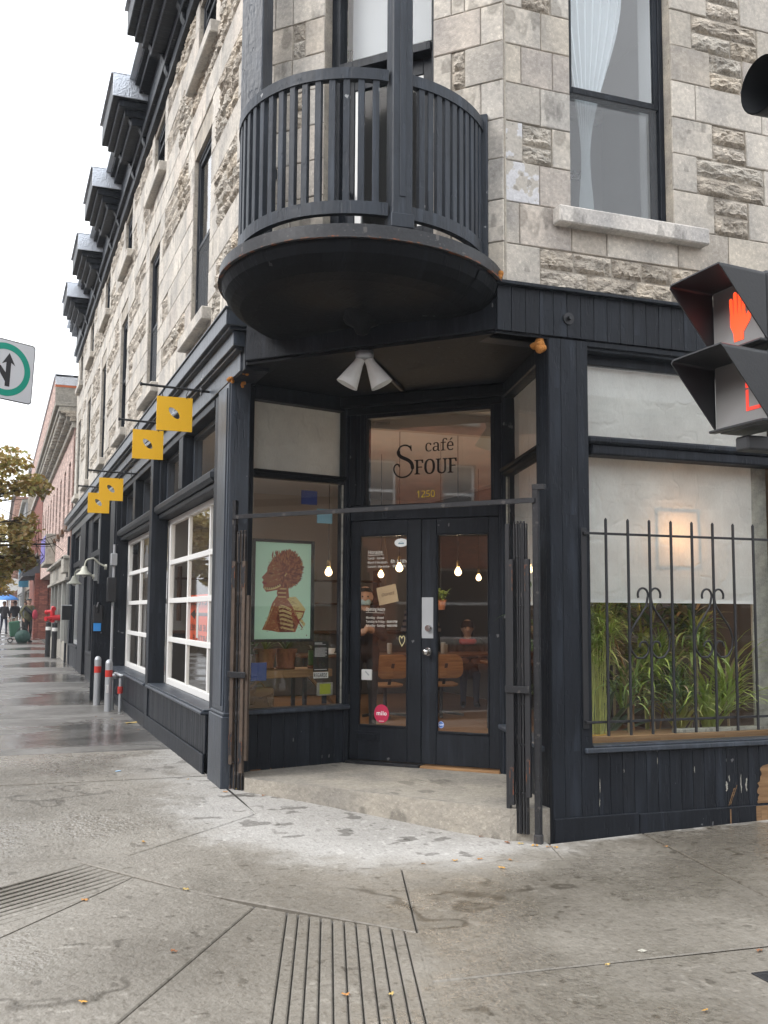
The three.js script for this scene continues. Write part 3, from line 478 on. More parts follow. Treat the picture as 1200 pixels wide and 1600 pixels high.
// ------------------------------------------------------------------ corner building: black shopfront
function planks(F, u0, u1, v0, v1, w, pitch, parent, mats, th = 0.02) { // tongue and groove boards, each with its own edges
  const n = Math.max(1, Math.round((u1 - u0) / pitch)), p = (u1 - u0) / n;
  for (let i = 0; i < n; i++) part('plank', F.box(u0 + i * p + 0.0012, u0 + (i + 1) * p - 0.0012, v0, v1, w - th, w + rr(-0.001, 0.001), 0.0028), pick(mats), parent);
}
const PM = [M.black, M.black, M.blackB, M.blackC];
{ // right front, below the window
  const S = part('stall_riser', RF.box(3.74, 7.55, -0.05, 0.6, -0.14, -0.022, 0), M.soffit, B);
  planks(RF, 4.012, 7.5, 0.1, 0.6, 0, 0.104, S, PM);
  planks(RF, 3.745, 4.012, 0.1, 0.655, 0, 0.133, S, [M.black]);
  for (const [a, b, t] of [[3.74, 4.44, 0.162], [4.444, 5.5, 0.155], [5.504, 7.5, 0.152]]) part('kick_board', RF.box(a, b, -0.14, t, 0.002, 0.026, 0.004), pick([M.black, M.blackB]), S);
  part('sill', [RF.box(4.0, 7.5, 0.604, 0.64, -0.12, 0.034, 0.006), RF.box(4.075, 7.5, 0.64, 0.656, -0.115, 0.012, 0.004)], M.trim, S);
  // bare wood where the paint has come away, standing 1 mm proud as splintered fibres
  const chips = [[3.815, 0.25, 0.02, 0.12], [3.845, 0.3, 0.008, 0.1], [4.12, 0.22, 0.006, 0.06], [4.125, 0.32, 0.005, 0.1], [4.33, 0.45, 0.006, 0.03], [4.62, 0.5, 0.006, 0.05], [4.95, 0.42, 0.008, 0.05], [5.24, 0.27, 0.022, 0.075], [5.265, 0.34, 0.01, 0.05], [5.375, 0.25, 0.012, 0.14], [5.425, 0.26, 0.018, 0.1]];
  const shard = (pts, m) => { const sh = new THREE.Shape(); pts.forEach((p, i) => sh[i ? 'lineTo' : 'moveTo'](...p)); part('bare_patch', RF.put(uvBox(new THREE.ShapeGeometry(sh).translate(0, 0, 0.0026))), m, S); };
  for (const [u, v, a, h] of chips) { const n = 13, l = [], r = []; for (let i = 0; i <= n; i++) { const t = i / n, w = a * Math.pow(Math.sin(Math.PI * clamp(t, 0.03, 0.97)), 0.6) * rr(0.25, 0.62), o = a * (fbm(t * 5 + u * 20, v * 9, 451, 3) - 0.5); l.push([u - w + o, v + h * t]); r.unshift([u + w * rr(0.6, 1.2) + o, v + h * t]); } shard([...l, ...r], M.chipped); }
  { const l = [], r = []; for (let i = 0; i <= 24; i++) { const t = i / 24, v = 0.165 + 0.3 * t; l.push([5.53 + 0.05 * t * t + 0.05 * (fbm(t * 14, 3, 461, 4) - 0.5), v + 0.02 * (t > 0.95 ? -1 : 0)]); r.unshift([5.75 + 0.05 * (fbm(t * 14, 7, 463, 4) - 0.5) - 0.06 * t, v]); } shard([...l, ...r], M.bareWood); }
  for (const [u0, v0, u1, v1] of [[5.335, 0.31, 5.27, 0.17], [5.31, 0.29, 5.255, 0.165]]) { const n = 12, l = [], r = []; for (let i = 0; i <= n; i++) { const t = i / n, w = 0.006 * rr(0.3, 1), u = lerp(u0, u1, t), v = lerp(v0, v1, t); l.push([u - w, v]); r.unshift([u + w, v]); } shard([...l, ...r], M.bareWood); }
  for (const [u, h, l] of [[5.245, 0.1, 0.14], [5.49, 0.08, 0.17], [5.535, 0.08, 0.17]]) part('bare_patch', RF.box(u, u + (u < 5.4 ? 0.011 : u < 5.51 ? 0.043 : 0.16), -0.1 + h, -0.1 + h + l, 0.0262, 0.0275, 0), M.bareWood, S);
}
{ // pillar, fascia and shop window
  part('pillar', [RF.box(3.735, 4.07, -0.06, 3.632, -0.14, 0.001, 0.005), RF.box(3.742, 3.835, 0.16, 3.63, 0, 0.005, 0.002), RF.box(3.838, 3.97, 0.16, 3.63, 0, 0.006, 0.002), RF.box(3.973, 4.067, 0.16, 3.63, 0, 0.005, 0.002)], M.black, B);
  const f = part('fascia', [RF.box(3.318, 7.55, 3.63, 4.0, -0.3, -0.022, 0), RF.box(3.29, 7.6, 3.985, 4.012, -0.1, 0.05, 0.004)], M.black, B);
  planks(RF, 3.316, 7.5, 3.648, 3.985, 0.004, 0.116, f, PM);
  part('anchor_plate', [bar(RF.pt(3.905, 3.79, 0.002), RF.pt(3.905, 3.79, 0.018), 0.045, 16), bar(RF.pt(3.905, 3.79, 0.018), RF.pt(3.905, 3.79, 0.05), 0.017, 10)], M.steel, f);
  const W = part('shop_window', [RF.box(4.072, 7.5, 3.575, 3.63, -0.16, -0.035, 0.006), RF.box(4.072, 7.5, 3.6, 3.646, -0.035, -0.012, 0.006), RF.box(4.073, 4.12, 0.656, 3.575, -0.2, -0.11, 0.004), RF.box(5.9, 6.02, 0.656, 3.575, -0.2, -0.02, 0.006), RF.box(7.38, 7.5, 0.656, 3.575, -0.2, -0.02, 0.006), RF.box(4.12, 5.9, 3.5, 3.575, -0.2, -0.13, 0.004)], M.black, B);
  part('transom_bar', [RF.box(4.12, 5.9, 2.79, 2.87, -0.19, -0.03, 0.012), RF.box(4.075, 5.9, 2.87, 2.925, -0.16, 0.0, 0.02)], M.black, W);
  part('transom_bar', [RF.box(6.02, 7.38, 2.79, 2.87, -0.19, -0.03, 0.012), RF.box(6.02, 7.38, 2.87, 2.925, -0.16, 0.0, 0.02)], M.black, W);
  part('pane', RF.plane(4.12, 5.9, 2.87, 3.5, -0.15), M.glass, W); part('pane', RF.plane(4.12, 5.9, 0.65, 2.8, -0.15), M.glass, W);
  part('pane', RF.plane(6.02, 7.38, 2.87, 3.575, -0.15), M.glass, W); part('pane', RF.plane(6.02, 7.38, 0.65, 2.8, -0.15), M.glass, W);
  part('window_board', RF.box(4.1, 5.9, 0.62, 0.69, -0.5, -0.19, 0.004), M.woodPale, W); part('wood_strip', RF.box(4.95, 5.9, 0.69, 0.72, -0.27, -0.2, 0.004), M.chipped, W);
}
{ // left front
  const P = part('pillar', [LF.box(-9.2, -8.69, 0, 3.62, -0.18, -0.004, 0.006), LF.box(-9.17, -8.72, 0.76, 3.6, -0.004, 0.006, 0.004), LF.box(-9.12, -8.77, 0.8, 3.56, 0.006, 0.016, 0.006)], M.trim, B);
  part('plinth', [LF.box(-9.24, -8.67, -0.05, 0.72, -0.18, 0.022, 0.008), LF.box(-9.22, -8.68, 0.72, 0.75, -0.2, 0.012, 0.008)], M.trim, P);
  part('fascia', [LF.box(-29.4, -8.3, 3.61, 3.775, -0.2, 0.006, 0.004), LF.box(-29.4, -8.26, 3.775, 3.8, -0.2, 0.055, 0.004), LF.box(-29.4, -8.22, 3.8, 3.925, -0.2, 0.085, 0.004), LF.box(-29.4, -8.18, 3.925, 3.95, -0.2, 0.13, 0.004), LF.box(-29.4, -8.14, 3.95, 4.085, -0.2, 0.165, 0.006), LF.box(-29.45, -8.12, 4.085, 4.1, -0.2, 0.18, 0.003)], M.trim, B);
  const bay = (a, b, cols) => { // a garage-like glazed bay with a row of lights over it
    const St = part('stall_riser', LF.box(-b, -a, 0, 0.66, -0.2, -0.022, 0), M.soffit, B);
    planks(LF, -b, -a, 0.3, 0.655, 0, 0.11, St, PM);
    part('kick_board', LF.box(-b, -a + 0.02, 0, 0.3, 0.002, 0.022, 0.004), M.black, St);
    part('sill', [LF.box(-b, -a, 0.655, 0.69, -0.2, 0.05, 0.012), LF.box(-b, -a, 0.69, 0.705, -0.2, 0.02, 0.004)], M.trim, St);
    const D = part('glazed_door', [LF.box(-b + 0.03, -b + 0.2, 0.706, 2.76, -0.24, -0.19, 0.004), LF.box(-a + 0.24, -a + 0.35, 0.706, 2.76, -0.24, -0.19, 0.004), LF.box(-b + 0.2, -a + 0.24, 2.69, 2.76, -0.24, -0.19, 0.004), LF.box(-b + 0.2, -a + 0.24, 0.706, 0.78, -0.24, -0.19, 0.004)], M.white, B, 'white framed glazed door');
    const u0 = -b + 0.2, u1 = -a + 0.24, cw = (u1 - u0) / cols, rh = (2.69 - 0.78) / 4;
    for (let i = 1; i < cols; i++) part('glazing_bar', LF.box(u0 + i * cw - 0.025, u0 + i * cw + 0.025, 0.78, 2.69, -0.238, -0.2, 0.004), M.white, D);
    for (let j = 1; j < 4; j++) for (let i = 0; i < cols; i++) part('glazing_bar', LF.box(u0 + i * cw + (i ? 0.025 : 0), u0 + (i + 1) * cw - (i < cols - 1 ? 0.025 : 0), 0.78 + j * rh - 0.03, 0.78 + j * rh + 0.03, -0.236, -0.196, 0.004), M.white, D);
    for (let j = 0; j < 4; j++) for (let i = 0; i < cols; i++) part('pane', LF.plane(u0 + i * cw, u0 + (i + 1) * cw, 0.78 + j * rh, 0.78 + (j + 1) * rh, -0.22), M.glass, D);
    const m = (a + b) / 2, Tr = part('fanlight', [LF.box(-b, -a, 2.77, 2.83, -0.24, -0.06, 0.01), LF.box(-b, -a, 2.83, 2.95, -0.24, 0.0, 0.035), LF.box(-b, -a, 3.53, 3.61, -0.24, -0.02, 0.006), LF.box(-b, -b + 0.1, 2.95, 3.53, -0.24, -0.06, 0.006), LF.box(-a - 0.1, -a, 2.95, 3.53, -0.24, -0.06, 0.006), LF.box(-m - 0.13, -m + 0.13, 2.95, 3.53, -0.24, -0.02, 0.006)], M.black, B);
    for (const [p, q] of [[m + 0.13, b - 0.1], [a + 0.1, m - 0.13]]) { part('frame', [LF.box(-q, -q + 0.05, 2.95, 3.53, -0.23, -0.14, 0.004), LF.box(-p - 0.05, -p, 2.95, 3.53, -0.23, -0.14, 0.004), LF.box(-q + 0.05, -p - 0.05, 3.48, 3.53, -0.23, -0.14, 0.004)], M.trim, Tr); part('pane', LF.plane(-q + 0.05, -p - 0.05, 2.95, 3.48, -0.2), M.glass, Tr); }
  };
  bay(9.5, 13.22, 3); bay(13.45, 17.5, 3);
  part('pilaster', [LF.box(-9.5, -9.2, 0.0, 3.61, -0.186, -0.045, 0.006), LF.box(-9.42, -9.26, 0.72, 3.6, -0.045, -0.015, 0.008)], M.black, B);
  part('pilaster', LF.box(-13.45, -13.22, 0.0, 3.61, -0.186, 0.02, 0.006), M.black, B);
  part('pilaster', [LF.box(-18.4, -17.5, 0.0, 3.61, -0.24, 0.01, 0.006), LF.box(-18.3, -17.6, 0.4, 3.5, 0.01, 0.03, 0.008)], M.black, B);
  part('doorway', [LF.box(-20.3, -18.4, 0.1, 3.61, -0.9, -0.8, 0), LF.box(-20.3, -18.4, 2.7, 2.8, -0.8, -0.5, 0.006)], M.soffit, B);
  const far = (a, b) => {
    const St = part('stall_riser', [LF.box(-b, -a, 0, 0.7, -0.2, -0.022, 0), LF.box(-b, -a, 0.7, 0.76, -0.2, 0.02, 0.01)], M.blackC, B); planks(LF, -b, -a, 0.1, 0.7, 0, 0.2, St, PM);
    const W = part('shop_window', [LF.box(-b, -b + 0.1, 0.76, 3.6, -0.2, -0.06, 0.006), LF.box(-a - 0.1, -a, 0.76, 3.6, -0.2, -0.06, 0.006), LF.box(-b + 0.1, -a - 0.1, 2.72, 2.84, -0.2, -0.03, 0.01), LF.box(-b + 0.1, -a - 0.1, 3.5, 3.6, -0.2, -0.06, 0.006)], M.black, B);
    const m = -(a + b) / 2; part('frame', [LF.box(-b + 0.1, -b + 0.2, 0.76, 2.72, -0.17, -0.1, 0.004), LF.box(-a - 0.18, -a - 0.1, 0.76, 2.72, -0.17, -0.1, 0.004), LF.box(-b + 0.2, -a - 0.18, 0.76, 0.86, -0.17, -0.1, 0.004), LF.box(m - 0.04, m + 0.04, 2.84, 3.5, -0.17, -0.08, 0.004)], M.frameGrey, W);
    part('pane', LF.plane(-b + 0.1, -a - 0.1, 0.86, 2.72, -0.14), M.glass, W); part('pane', LF.plane(-b + 0.1, -a - 0.1, 2.84, 3.5, -0.14), M.glass, W);
  };
  far(20.5, 22.9); far(25.6, 28.2);
  part('pilaster', LF.box(-20.5, -20.3, 0, 3.61, -0.24, 0.01, 0.006), M.black, B); part('pilaster', [LF.box(-25.6, -22.9, 0, 3.61, -0.3, -0.05, 0.006), LF.box(-25.4, -23.9, 0, 3.61, -0.1, 0.012, 0.006)], M.blackC, B); part('pilaster', [LF.box(-29.3, -28.2, 0, 3.61, -0.24, 0.02, 0.006), LF.box(-29.1, -28.8, 0, 3.61, 0.02, 0.08, 0.006)], M.black, B);
  part('room_wall', LF.box(-28.3, -17.65, 0.25, 3.66, -2.6, -2.5, 0), M.room, B, 'inner wall behind the far shop windows');
}
{ // entrance: soffit, step, cheeks, doors
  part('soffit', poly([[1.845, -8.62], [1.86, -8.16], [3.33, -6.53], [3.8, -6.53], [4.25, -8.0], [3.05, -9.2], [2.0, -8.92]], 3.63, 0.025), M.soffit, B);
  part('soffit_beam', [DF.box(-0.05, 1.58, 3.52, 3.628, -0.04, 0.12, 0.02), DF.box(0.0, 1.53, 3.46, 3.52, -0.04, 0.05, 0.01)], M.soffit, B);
  part('fascia', CF.box(0.0, 2.2, 3.66, 4.0, -0.3, -0.002, 0.006), M.black, B);
  part('return', [LF.box(-8.69, -8.2, 3.6, 4.05, -0.22, -0.01, 0.004)], M.black, B);
  const stp = part('step', poly([[2.02, -8.84], [1.99, -8.5], [2.4, -7.99], [2.84, -7.4], [3.13, -6.99], [3.45, -6.6], [3.76, -6.53], [4.2, -8.02], [3.08, -9.14]], -0.05, 0.28), std({ map: rep(T.stone, 1.5), color: lin(0.74, 0.73, 0.7), bumpMap: rep(T.paveBump, 0.6), bumpScale: 0.008, roughness: 0.9 }), B, 'worn concrete step with cracked top');
  const cheek = (F, L, r) => {
    const C = part('entrance_window', [F.box(-0.02, 0.04, 0.22, 3.6, -0.1, 0.02, 0.006), F.box(L - 0.05, L + 0.06, 0.22, 3.6, -0.12, 0.02, 0.006), F.box(0.04, L - 0.05, 3.5, 3.63, -0.1, 0.02, 0.01)], M.black, B);
    part('transom_bar', [F.box(0.04, L - 0.05, 2.8, 2.875, -0.09, 0.02, 0.02), F.box(0.04, L - 0.05, 2.84, 2.87, 0.02, 0.045, 0.01)], M.soffit, C);
    part('pane', F.plane(0.04, L - 0.05, 2.875, 3.5, -0.03), M.glass, C); part('pane', F.plane(0.04, L - 0.05, r, 2.8, -0.03), M.glassDoor, C);
    part('sill', [F.box(0, L, r - 0.05, r - 0.008, -0.1, 0.06, 0.01)], M.trim, C);
    part('bead', [F.box(0.04, 0.06, r, 2.8, -0.028, -0.014, 0.003), F.box(L - 0.066, L - 0.05, r, 2.8, -0.028, -0.014, 0.003)], M.chipped, C, 'pale glazing bead with flaking paint');
    planks(F, 0, L, 0.2, r - 0.05, 0.0, 0.13, C, PM);
  };
  cheek(LR, 1.07, 0.765); cheek(RR, 1.5, 0.66);
  part('return', [RF.box(3.74, 3.8, 0.0, 3.63, -0.2, -0.142, 0.004)], M.black, B);
  // door frame
  const J = part('door_frame', [DF.box(-0.03, 0.03, 0.23, 2.62, -0.12, 0.03, 0.006), DF.box(1.49, 1.56, 0.23, 2.62, -0.12, 0.03, 0.006), DF.box(0.03, 1.49, 2.46, 2.56, -0.12, 0.008, 0.004), DF.box(0.03, 1.49, 2.425, 2.46, -0.12, -0.053, 0.003), DF.box(0.03, 1.49, 2.56, 2.6, -0.12, 0.012, 0.004), DF.box(-0.03, 0.18, 2.6, 3.56, -0.12, 0.0, 0.006), DF.box(0.13, 0.17, 2.6, 3.5, 0.0, 0.02, 0.008), DF.box(0.02, 0.09, 2.6, 3.5, 0.0, 0.025, 0.012), DF.box(1.41, 1.56, 2.6, 3.56, -0.12, 0.0, 0.006), DF.box(1.44, 1.52, 2.6, 3.5, 0.0, 0.025, 0.012), DF.box(0.18, 1.41, 3.425, 3.56, -0.12, 0.0, 0.006)], M.blackB, B);
  part('pane', DF.plane(0.18, 1.41, 2.6, 3.425, -0.04), M.glassFan, J);
  part('threshold', DF.box(0.02, 0.75, 0.225, 0.256, -0.1, 0.06, 0.006), M.steel, J); part('threshold', DF.box(0.755, 1.5, 0.225, 0.25, -0.1, 0.05, 0.006), M.woodPale, J);
  for (const [a, b, c, d, e, f] of [[0.034, 0.747, 0.122, 0.613, 0.576, 2.32], [0.751, 1.486, 0.895, 1.39, 0.552, 2.312]]) {
    const D = part('door', [DF.box(a, c, 0.262, 2.455, -0.05, 0, 0.005), DF.box(d, b, 0.262, 2.455, -0.05, 0, 0.005), DF.box(c, d, f, 2.455, -0.05, 0, 0.005), DF.box(c, d, 0.262, e, -0.05, 0, 0.005)], M.blackC, B, a < 0.5 ? 'left leaf of the glazed black double door' : 'right leaf of the glazed black double door');
    part('pane', DF.plane(c, d, e, f, -0.028), M.glassDoor, D);
    part('glazing_bead', [DF.box(c, c + 0.012, e, f, -0.02, 0.004, 0.003), DF.box(d - 0.012, d, e, f, -0.02, 0.004, 0.003), DF.box(c + 0.012, d - 0.012, f - 0.012, f, -0.02, 0.004, 0.003), DF.box(c + 0.012, d - 0.012, e - 0.012, e + 0.008, -0.02, 0.012, 0.004)], M.blackB, D);
    if (a > 0.5) {
      part('lock_plate', DF.box(0.755, 0.866, 1.375, 1.742, 0.001, 0.005, 0.001), M.galv, D);
      part('lock', [bar(DF.pt(0.822, 1.466, 0.004), DF.pt(0.822, 1.466, 0.03), 0.034, 20, 0.028), bar(DF.pt(0.822, 1.466, 0.03), DF.pt(0.822, 1.466, 0.036), 0.017, 14)], M.chrome, D);
      part('knob', [bar(DF.pt(0.816, 1.255, 0.001), DF.pt(0.816, 1.255, 0.012), 0.036, 20), bar(DF.pt(0.816, 1.255, 0.01), DF.pt(0.816, 1.255, 0.05), 0.014, 12), new THREE.SphereGeometry(0.031, 18, 12).scale(1, 1, 0.75).applyMatrix4(DF.M.clone().multiply(new THREE.Matrix4().setPosition(0.816, 1.255, 0.062)))], M.chrome, D);
    } else {
      part('letter_slot', [DF.box(0.085, 0.345, 0.43, 0.52, 0.001, 0.008, 0.004), DF.box(0.108, 0.322, 0.45, 0.5, 0.008, 0.016, 0.004)], M.blackB, D);
      for (const v of [0.75, 1.6, 2.2]) part('hinge', bar(DF.pt(0.032, v, 0.006), DF.pt(0.032, v + 0.1, 0.006), 0.008), M.iron, D);
    }
  }
  part('room_wall', new Frame(0, -9.6, 1, 0).box(3.2, 7.35, 3.45, 3.66, -0.05, 0.05, 0), M.room, B, 'ceiling beam inside the cafe');
}
// ------------------------------------------------------------------ balcony
{
  const C = V3(2.52, 0, -7.18), dx = 0.675, dz = 0.738, at = (a, r, y) => V3(C.x + r * (Math.cos(a) * dx - Math.sin(a) * dz), y - 0.075 - 0.08 * Math.pow(Math.min(1, Math.abs(a - Math.PI / 2) / 1.73), 1.5), C.z + r * (Math.cos(a) * dz + Math.sin(a) * dx));
  const A0 = -0.16, A1 = Math.PI + 0.16, ring = (r0, r1, y0, y1, a0, a1, n = 40) => { const t = []; const Q = (a, b, c, d) => t.push(a, b, c, a, c, d); for (let i = 0; i < n; i++) { const p = lerp(a0, a1, i / n), q = lerp(a0, a1, (i + 1) / n), P = (r, y) => [at(p, r, y), at(q, r, y)]; const [a, a2] = P(r0, y0), [b, b2] = P(r1, y0), [c, c2] = P(r1, y1), [d, d2] = P(r0, y1); Q(a, b, b2, a2); Q(b, c, c2, b2); Q(c, d, d2, c2); Q(d, a, a2, d2); if (!i) Q(a, d, c, b); if (i === n - 1) Q(a2, b2, c2, d2); } return uvBox(fromTris(t)); };
  const K = part('balcony', [ring(0.02, 1.06, 4.2, 4.235, A0, A1), ring(0.86, 1.0, 4.235, 4.27, A0, A1)], M.blackB, B, 'rounded black balcony over the entrance');
  // bowl under it, of narrow strips following the curve
  const prof = [[1.065, 4.17], [1.06, 4.12], [1.035, 4.06], [0.99, 4.01], [0.92, 3.965], [0.8, 3.945], [0.62, 3.935], [0.4, 3.93], [0.2, 3.928], [0.02, 3.928]];
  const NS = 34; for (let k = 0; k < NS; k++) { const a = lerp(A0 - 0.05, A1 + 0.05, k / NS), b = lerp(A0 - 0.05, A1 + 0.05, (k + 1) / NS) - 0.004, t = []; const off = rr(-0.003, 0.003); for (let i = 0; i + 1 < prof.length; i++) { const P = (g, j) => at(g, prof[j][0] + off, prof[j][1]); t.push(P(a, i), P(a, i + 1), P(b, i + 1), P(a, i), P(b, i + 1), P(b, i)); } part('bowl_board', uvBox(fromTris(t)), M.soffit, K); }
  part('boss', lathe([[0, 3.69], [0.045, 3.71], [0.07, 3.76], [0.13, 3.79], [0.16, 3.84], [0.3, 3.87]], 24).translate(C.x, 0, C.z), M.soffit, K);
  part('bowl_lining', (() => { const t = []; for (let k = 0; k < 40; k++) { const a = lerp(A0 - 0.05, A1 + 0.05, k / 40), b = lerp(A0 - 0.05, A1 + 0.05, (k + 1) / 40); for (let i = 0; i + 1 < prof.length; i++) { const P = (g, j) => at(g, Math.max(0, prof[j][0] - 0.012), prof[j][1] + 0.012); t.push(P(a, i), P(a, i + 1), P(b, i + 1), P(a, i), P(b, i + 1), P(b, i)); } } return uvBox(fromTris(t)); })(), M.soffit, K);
  part('flashing', [ring(1.06, 1.078, 4.155, 4.24, A0, A1, 56)], M.steel, K); part('flashing', [ring(1.062, 1.09, 4.145, 4.155, A0, A1, 56)], M.rust, K);
  part('rail', ring(0.895, 0.955, 5.31, 5.39, A0, 0.72, 16), M.rail, K); part('rail', ring(0.895, 0.955, 5.31, 5.39, 0.9, A1, 30), M.rail, K);
  part('bottom_rail', ring(0.9, 0.95, 4.36, 4.45, A0, 0.72, 16), M.rail, K); part('bottom_rail', ring(0.9, 0.95, 4.36, 4.45, 0.9, A1, 30), M.rail, K);
  const bal = a => { const p = at(a, 0.925, 0), F = new Frame(p.x, p.z, -Math.sin(a) * dx - Math.cos(a) * dz, -Math.sin(a) * dz + Math.cos(a) * dx); part('baluster', F.box(-0.023, 0.023, 4.44, 5.32, -0.02, 0.02, 0.003).translate(0, p.y, 0), M.rail, K); };
  for (let i = 0; i < 10; i++) bal(lerp(A0 + 0.1, 0.64, i / 9)); for (let i = 0; i < 22; i++) bal(lerp(0.99, A1 - 0.06, i / 21));
  const post = (a, r, w, y0, y1, mat) => { const p = at(a, r, 0), F = new Frame(p.x, p.z, Math.sin(a) * dx + Math.cos(a) * dz, Math.sin(a) * dz - Math.cos(a) * dx); const py = y1 < 6 ? p.y : 0; part('post', [F.box(-w / 2, w / 2, y0 + p.y, y1 + py, -w / 2, w / 2, 0.008), F.box(-w / 2 - 0.01, w / 2 + 0.01, y0 + p.y, y0 + p.y + 0.1, -w / 2 - 0.01, w / 2 + 0.012, 0.006), F.box(-w * 0.14, w * 0.14, y0 + 0.12, y1 + py, w / 2, w / 2 + 0.006, 0.003)], mat, K); };
  post(0.81, 0.925, 0.145, 4.27, 8.3, M.rail); post(Math.PI - 0.13, 0.93, 0.19, 4.24, 8.3, M.trim); post(A0 - 0.01, 0.93, 0.1, 4.24, 5.45, M.rail);
}
let i0 = 0;
function blade(o, az, L, lean, w, n = 6, droop = 0.6) { // arching leaf blade
    const t = [], dx = Math.cos(az), dz = Math.sin(az); let prev = null; for (let i = 0; i <= n; i++) { const s = i / n, th = lean + droop * s * s * 1.6, wd = w * Math.sin(Math.PI * Math.min(1, 0.12 + 0.88 * s)) * (1 - 0.35 * s) + 0.001; const q = prev ? prev.p.clone().add(V3(dx * Math.sin(th), Math.cos(th), dz * Math.sin(th)).multiplyScalar(L / n)) : o.clone(); const sd = V3(-dz, 0, dx).multiplyScalar(wd), k = { p: q, a: q.clone().add(sd).add(V3(0, wd * 0.3, 0)), b: q.clone().sub(sd).add(V3(0, wd * 0.3, 0)) }; if (prev) t.push(prev.a, prev.p, k.p, prev.a, k.p, k.a, prev.p, prev.b, k.b, prev.p, k.b, k.p); prev = k; } return uvBox(fromTris(t)); }
const leafMats = [[0.24, 0.34, 0.08], [0.1, 0.18, 0.05], [0.42, 0.54, 0.11], [0.52, 0.54, 0.16], [0.09, 0.16, 0.1], [0.42, 0.34, 0.19]].map(c => phys({ color: lin(...c), roughness: 0.55, transmission: 0.3, thickness: 0, side: THREE.DoubleSide }));
// ------------------------------------------------------------------ lettering and stickers on the glass
function decalOn(name, F, u0, u1, v0, v1, w, W, H, draw, parent, label) { return part(name, F.plane(u0, u1, v0, v1, w), decal(canvasTex(W, H, draw)), parent, label); }
const doorL = B.children.find(o => o.name === 'door' && /left leaf/.test(o.userData.label || '')), doorR = B.children.find(o => o.name === 'door' && /right leaf/.test(o.userData.label || '')), frameD = B.children.find(o => o.name === 'door_frame');
const wr = (c, s, x, y, size, col, font = 'sans-serif', sx = 1) => { c.save(); c.translate(x, y); c.scale(sx, 1); c.fillStyle = col; c.font = `${size}px ${font}`; c.fillText(s, 0, 0); c.restore(); };
decalOn('lettering', DF, 0.43, 1.14, 2.8, 3.23, -0.036, 1024, 620, (c, w, h) => { // cafe name: tall S with a curled foot, small capitals, lower-case word over it
  const k = '#120c0c';
  wr(c, 'café', 478, 215, 215, k, 'serif', 1.0); for (const o of [0, 5, 9]) wr(c, 'FOUF', 325 + o, 515, 275, k, 'serif', 0.84);
  c.strokeStyle = k; c.lineCap = 'round';
  c.lineWidth = 22; c.beginPath(); c.moveTo(282, 165); c.bezierCurveTo(250, 90, 110, 90, 95, 190); c.stroke();
  c.lineWidth = 48; c.beginPath(); c.moveTo(98, 200); c.bezierCurveTo(100, 310, 300, 270, 305, 420); c.stroke();
  c.lineWidth = 20; c.beginPath(); c.moveTo(306, 420); c.bezierCurveTo(300, 570, 60, 590, 35, 440); c.bezierCurveTo(24, 360, 110, 340, 112, 395); c.stroke();
  c.lineWidth = 14; c.beginPath(); c.moveTo(282, 120); c.lineTo(286, 190); c.stroke();
}, frameD, 'black painted cafe name');
decalOn('house_number', DF, 0.675, 0.875, 2.635, 2.745, -0.036, 512, 294, (c) => wr(c, '1250', 12, 232, 230, '#e8cf3a', 'sans-serif', 0.95), frameD, 'yellow house number 1250');
decalOn('lettering', DF, 0.2, 0.42, 3.34, 3.42, -0.036, 256, 96, (c) => { c.scale(-1, 1); wr(c, 'ouvert 7j', -244, 66, 52, '#2a211c', 'serif'); }, frameD);
decalOn('painted_hours', DF, 0.185, 0.61, 1.98, 2.19, -0.024, 1024, 506, (c) => {
  const k = 'rgba(238,236,228,0.95)'; c.strokeStyle = k; c.lineWidth = 8;
  wr(c, 'Horaire', 30, 112, 120, k, 'sans-serif', 0.9); c.beginPath(); c.moveTo(26, 140); c.lineTo(430, 128); c.stroke();
  wr(c, 'Lundi - fermé', 30, 230, 74, k, 'sans-serif', 0.9); wr(c, 'Mardi à Vendredi - ', 30, 322, 70, k, 'sans-serif', 0.86); wr(c, '8h à 18h', 590, 316, 104, k, 'sans-serif', 0.98); wr(c, 'Samedi - Dimanche - ', 30, 414, 70, k, 'sans-serif', 0.86); wr(c, '9h à 18h', 640, 414, 84, k, 'sans-serif', 0.98);
}, doorL, 'white hand-painted opening hours in French');
decalOn('painted_hours', DF, 0.17, 0.56, 1.42, 1.66, -0.024, 1024, 630, (c) => {
  const k = 'rgba(238,236,228,0.95)'; c.strokeStyle = k; c.lineWidth = 7;
  wr(c, 'Opening Hours', 30, 110, 112, k, 'sans-serif', 0.68); c.beginPath(); c.moveTo(30, 150); c.lineTo(540, 160); c.stroke();
  wr(c, 'Monday - closed', 34, 300, 76, k, 'sans-serif', 0.86); wr(c, 'Tuesday to Friday - 8AM-6PM', 34, 396, 80, k, 'sans-serif', 0.8); wr(c, 'Saturday - Sunday - 9AM-6PM', 34, 490, 78, k, 'sans-serif', 0.8);
}, doorL, 'white hand-painted opening hours in English');
decalOn('painted_heart', DF, 0.51, 0.585, 1.28, 1.43, -0.024, 256, 512, (c) => { c.strokeStyle = '#d8cd9c'; c.lineWidth = 18; for (const o of [0, 14]) { c.beginPath(); c.moveTo(128, 200 + o); c.bezierCurveTo(60, 60, 20, 170, 40, 260); c.bezierCurveTo(60, 340, 120, 420, 128, 450 - o); c.bezierCurveTo(150, 400, 220, 330, 226, 240); c.bezierCurveTo(226, 120, 160, 90, 128, 200 + o); c.stroke(); } }, doorL);
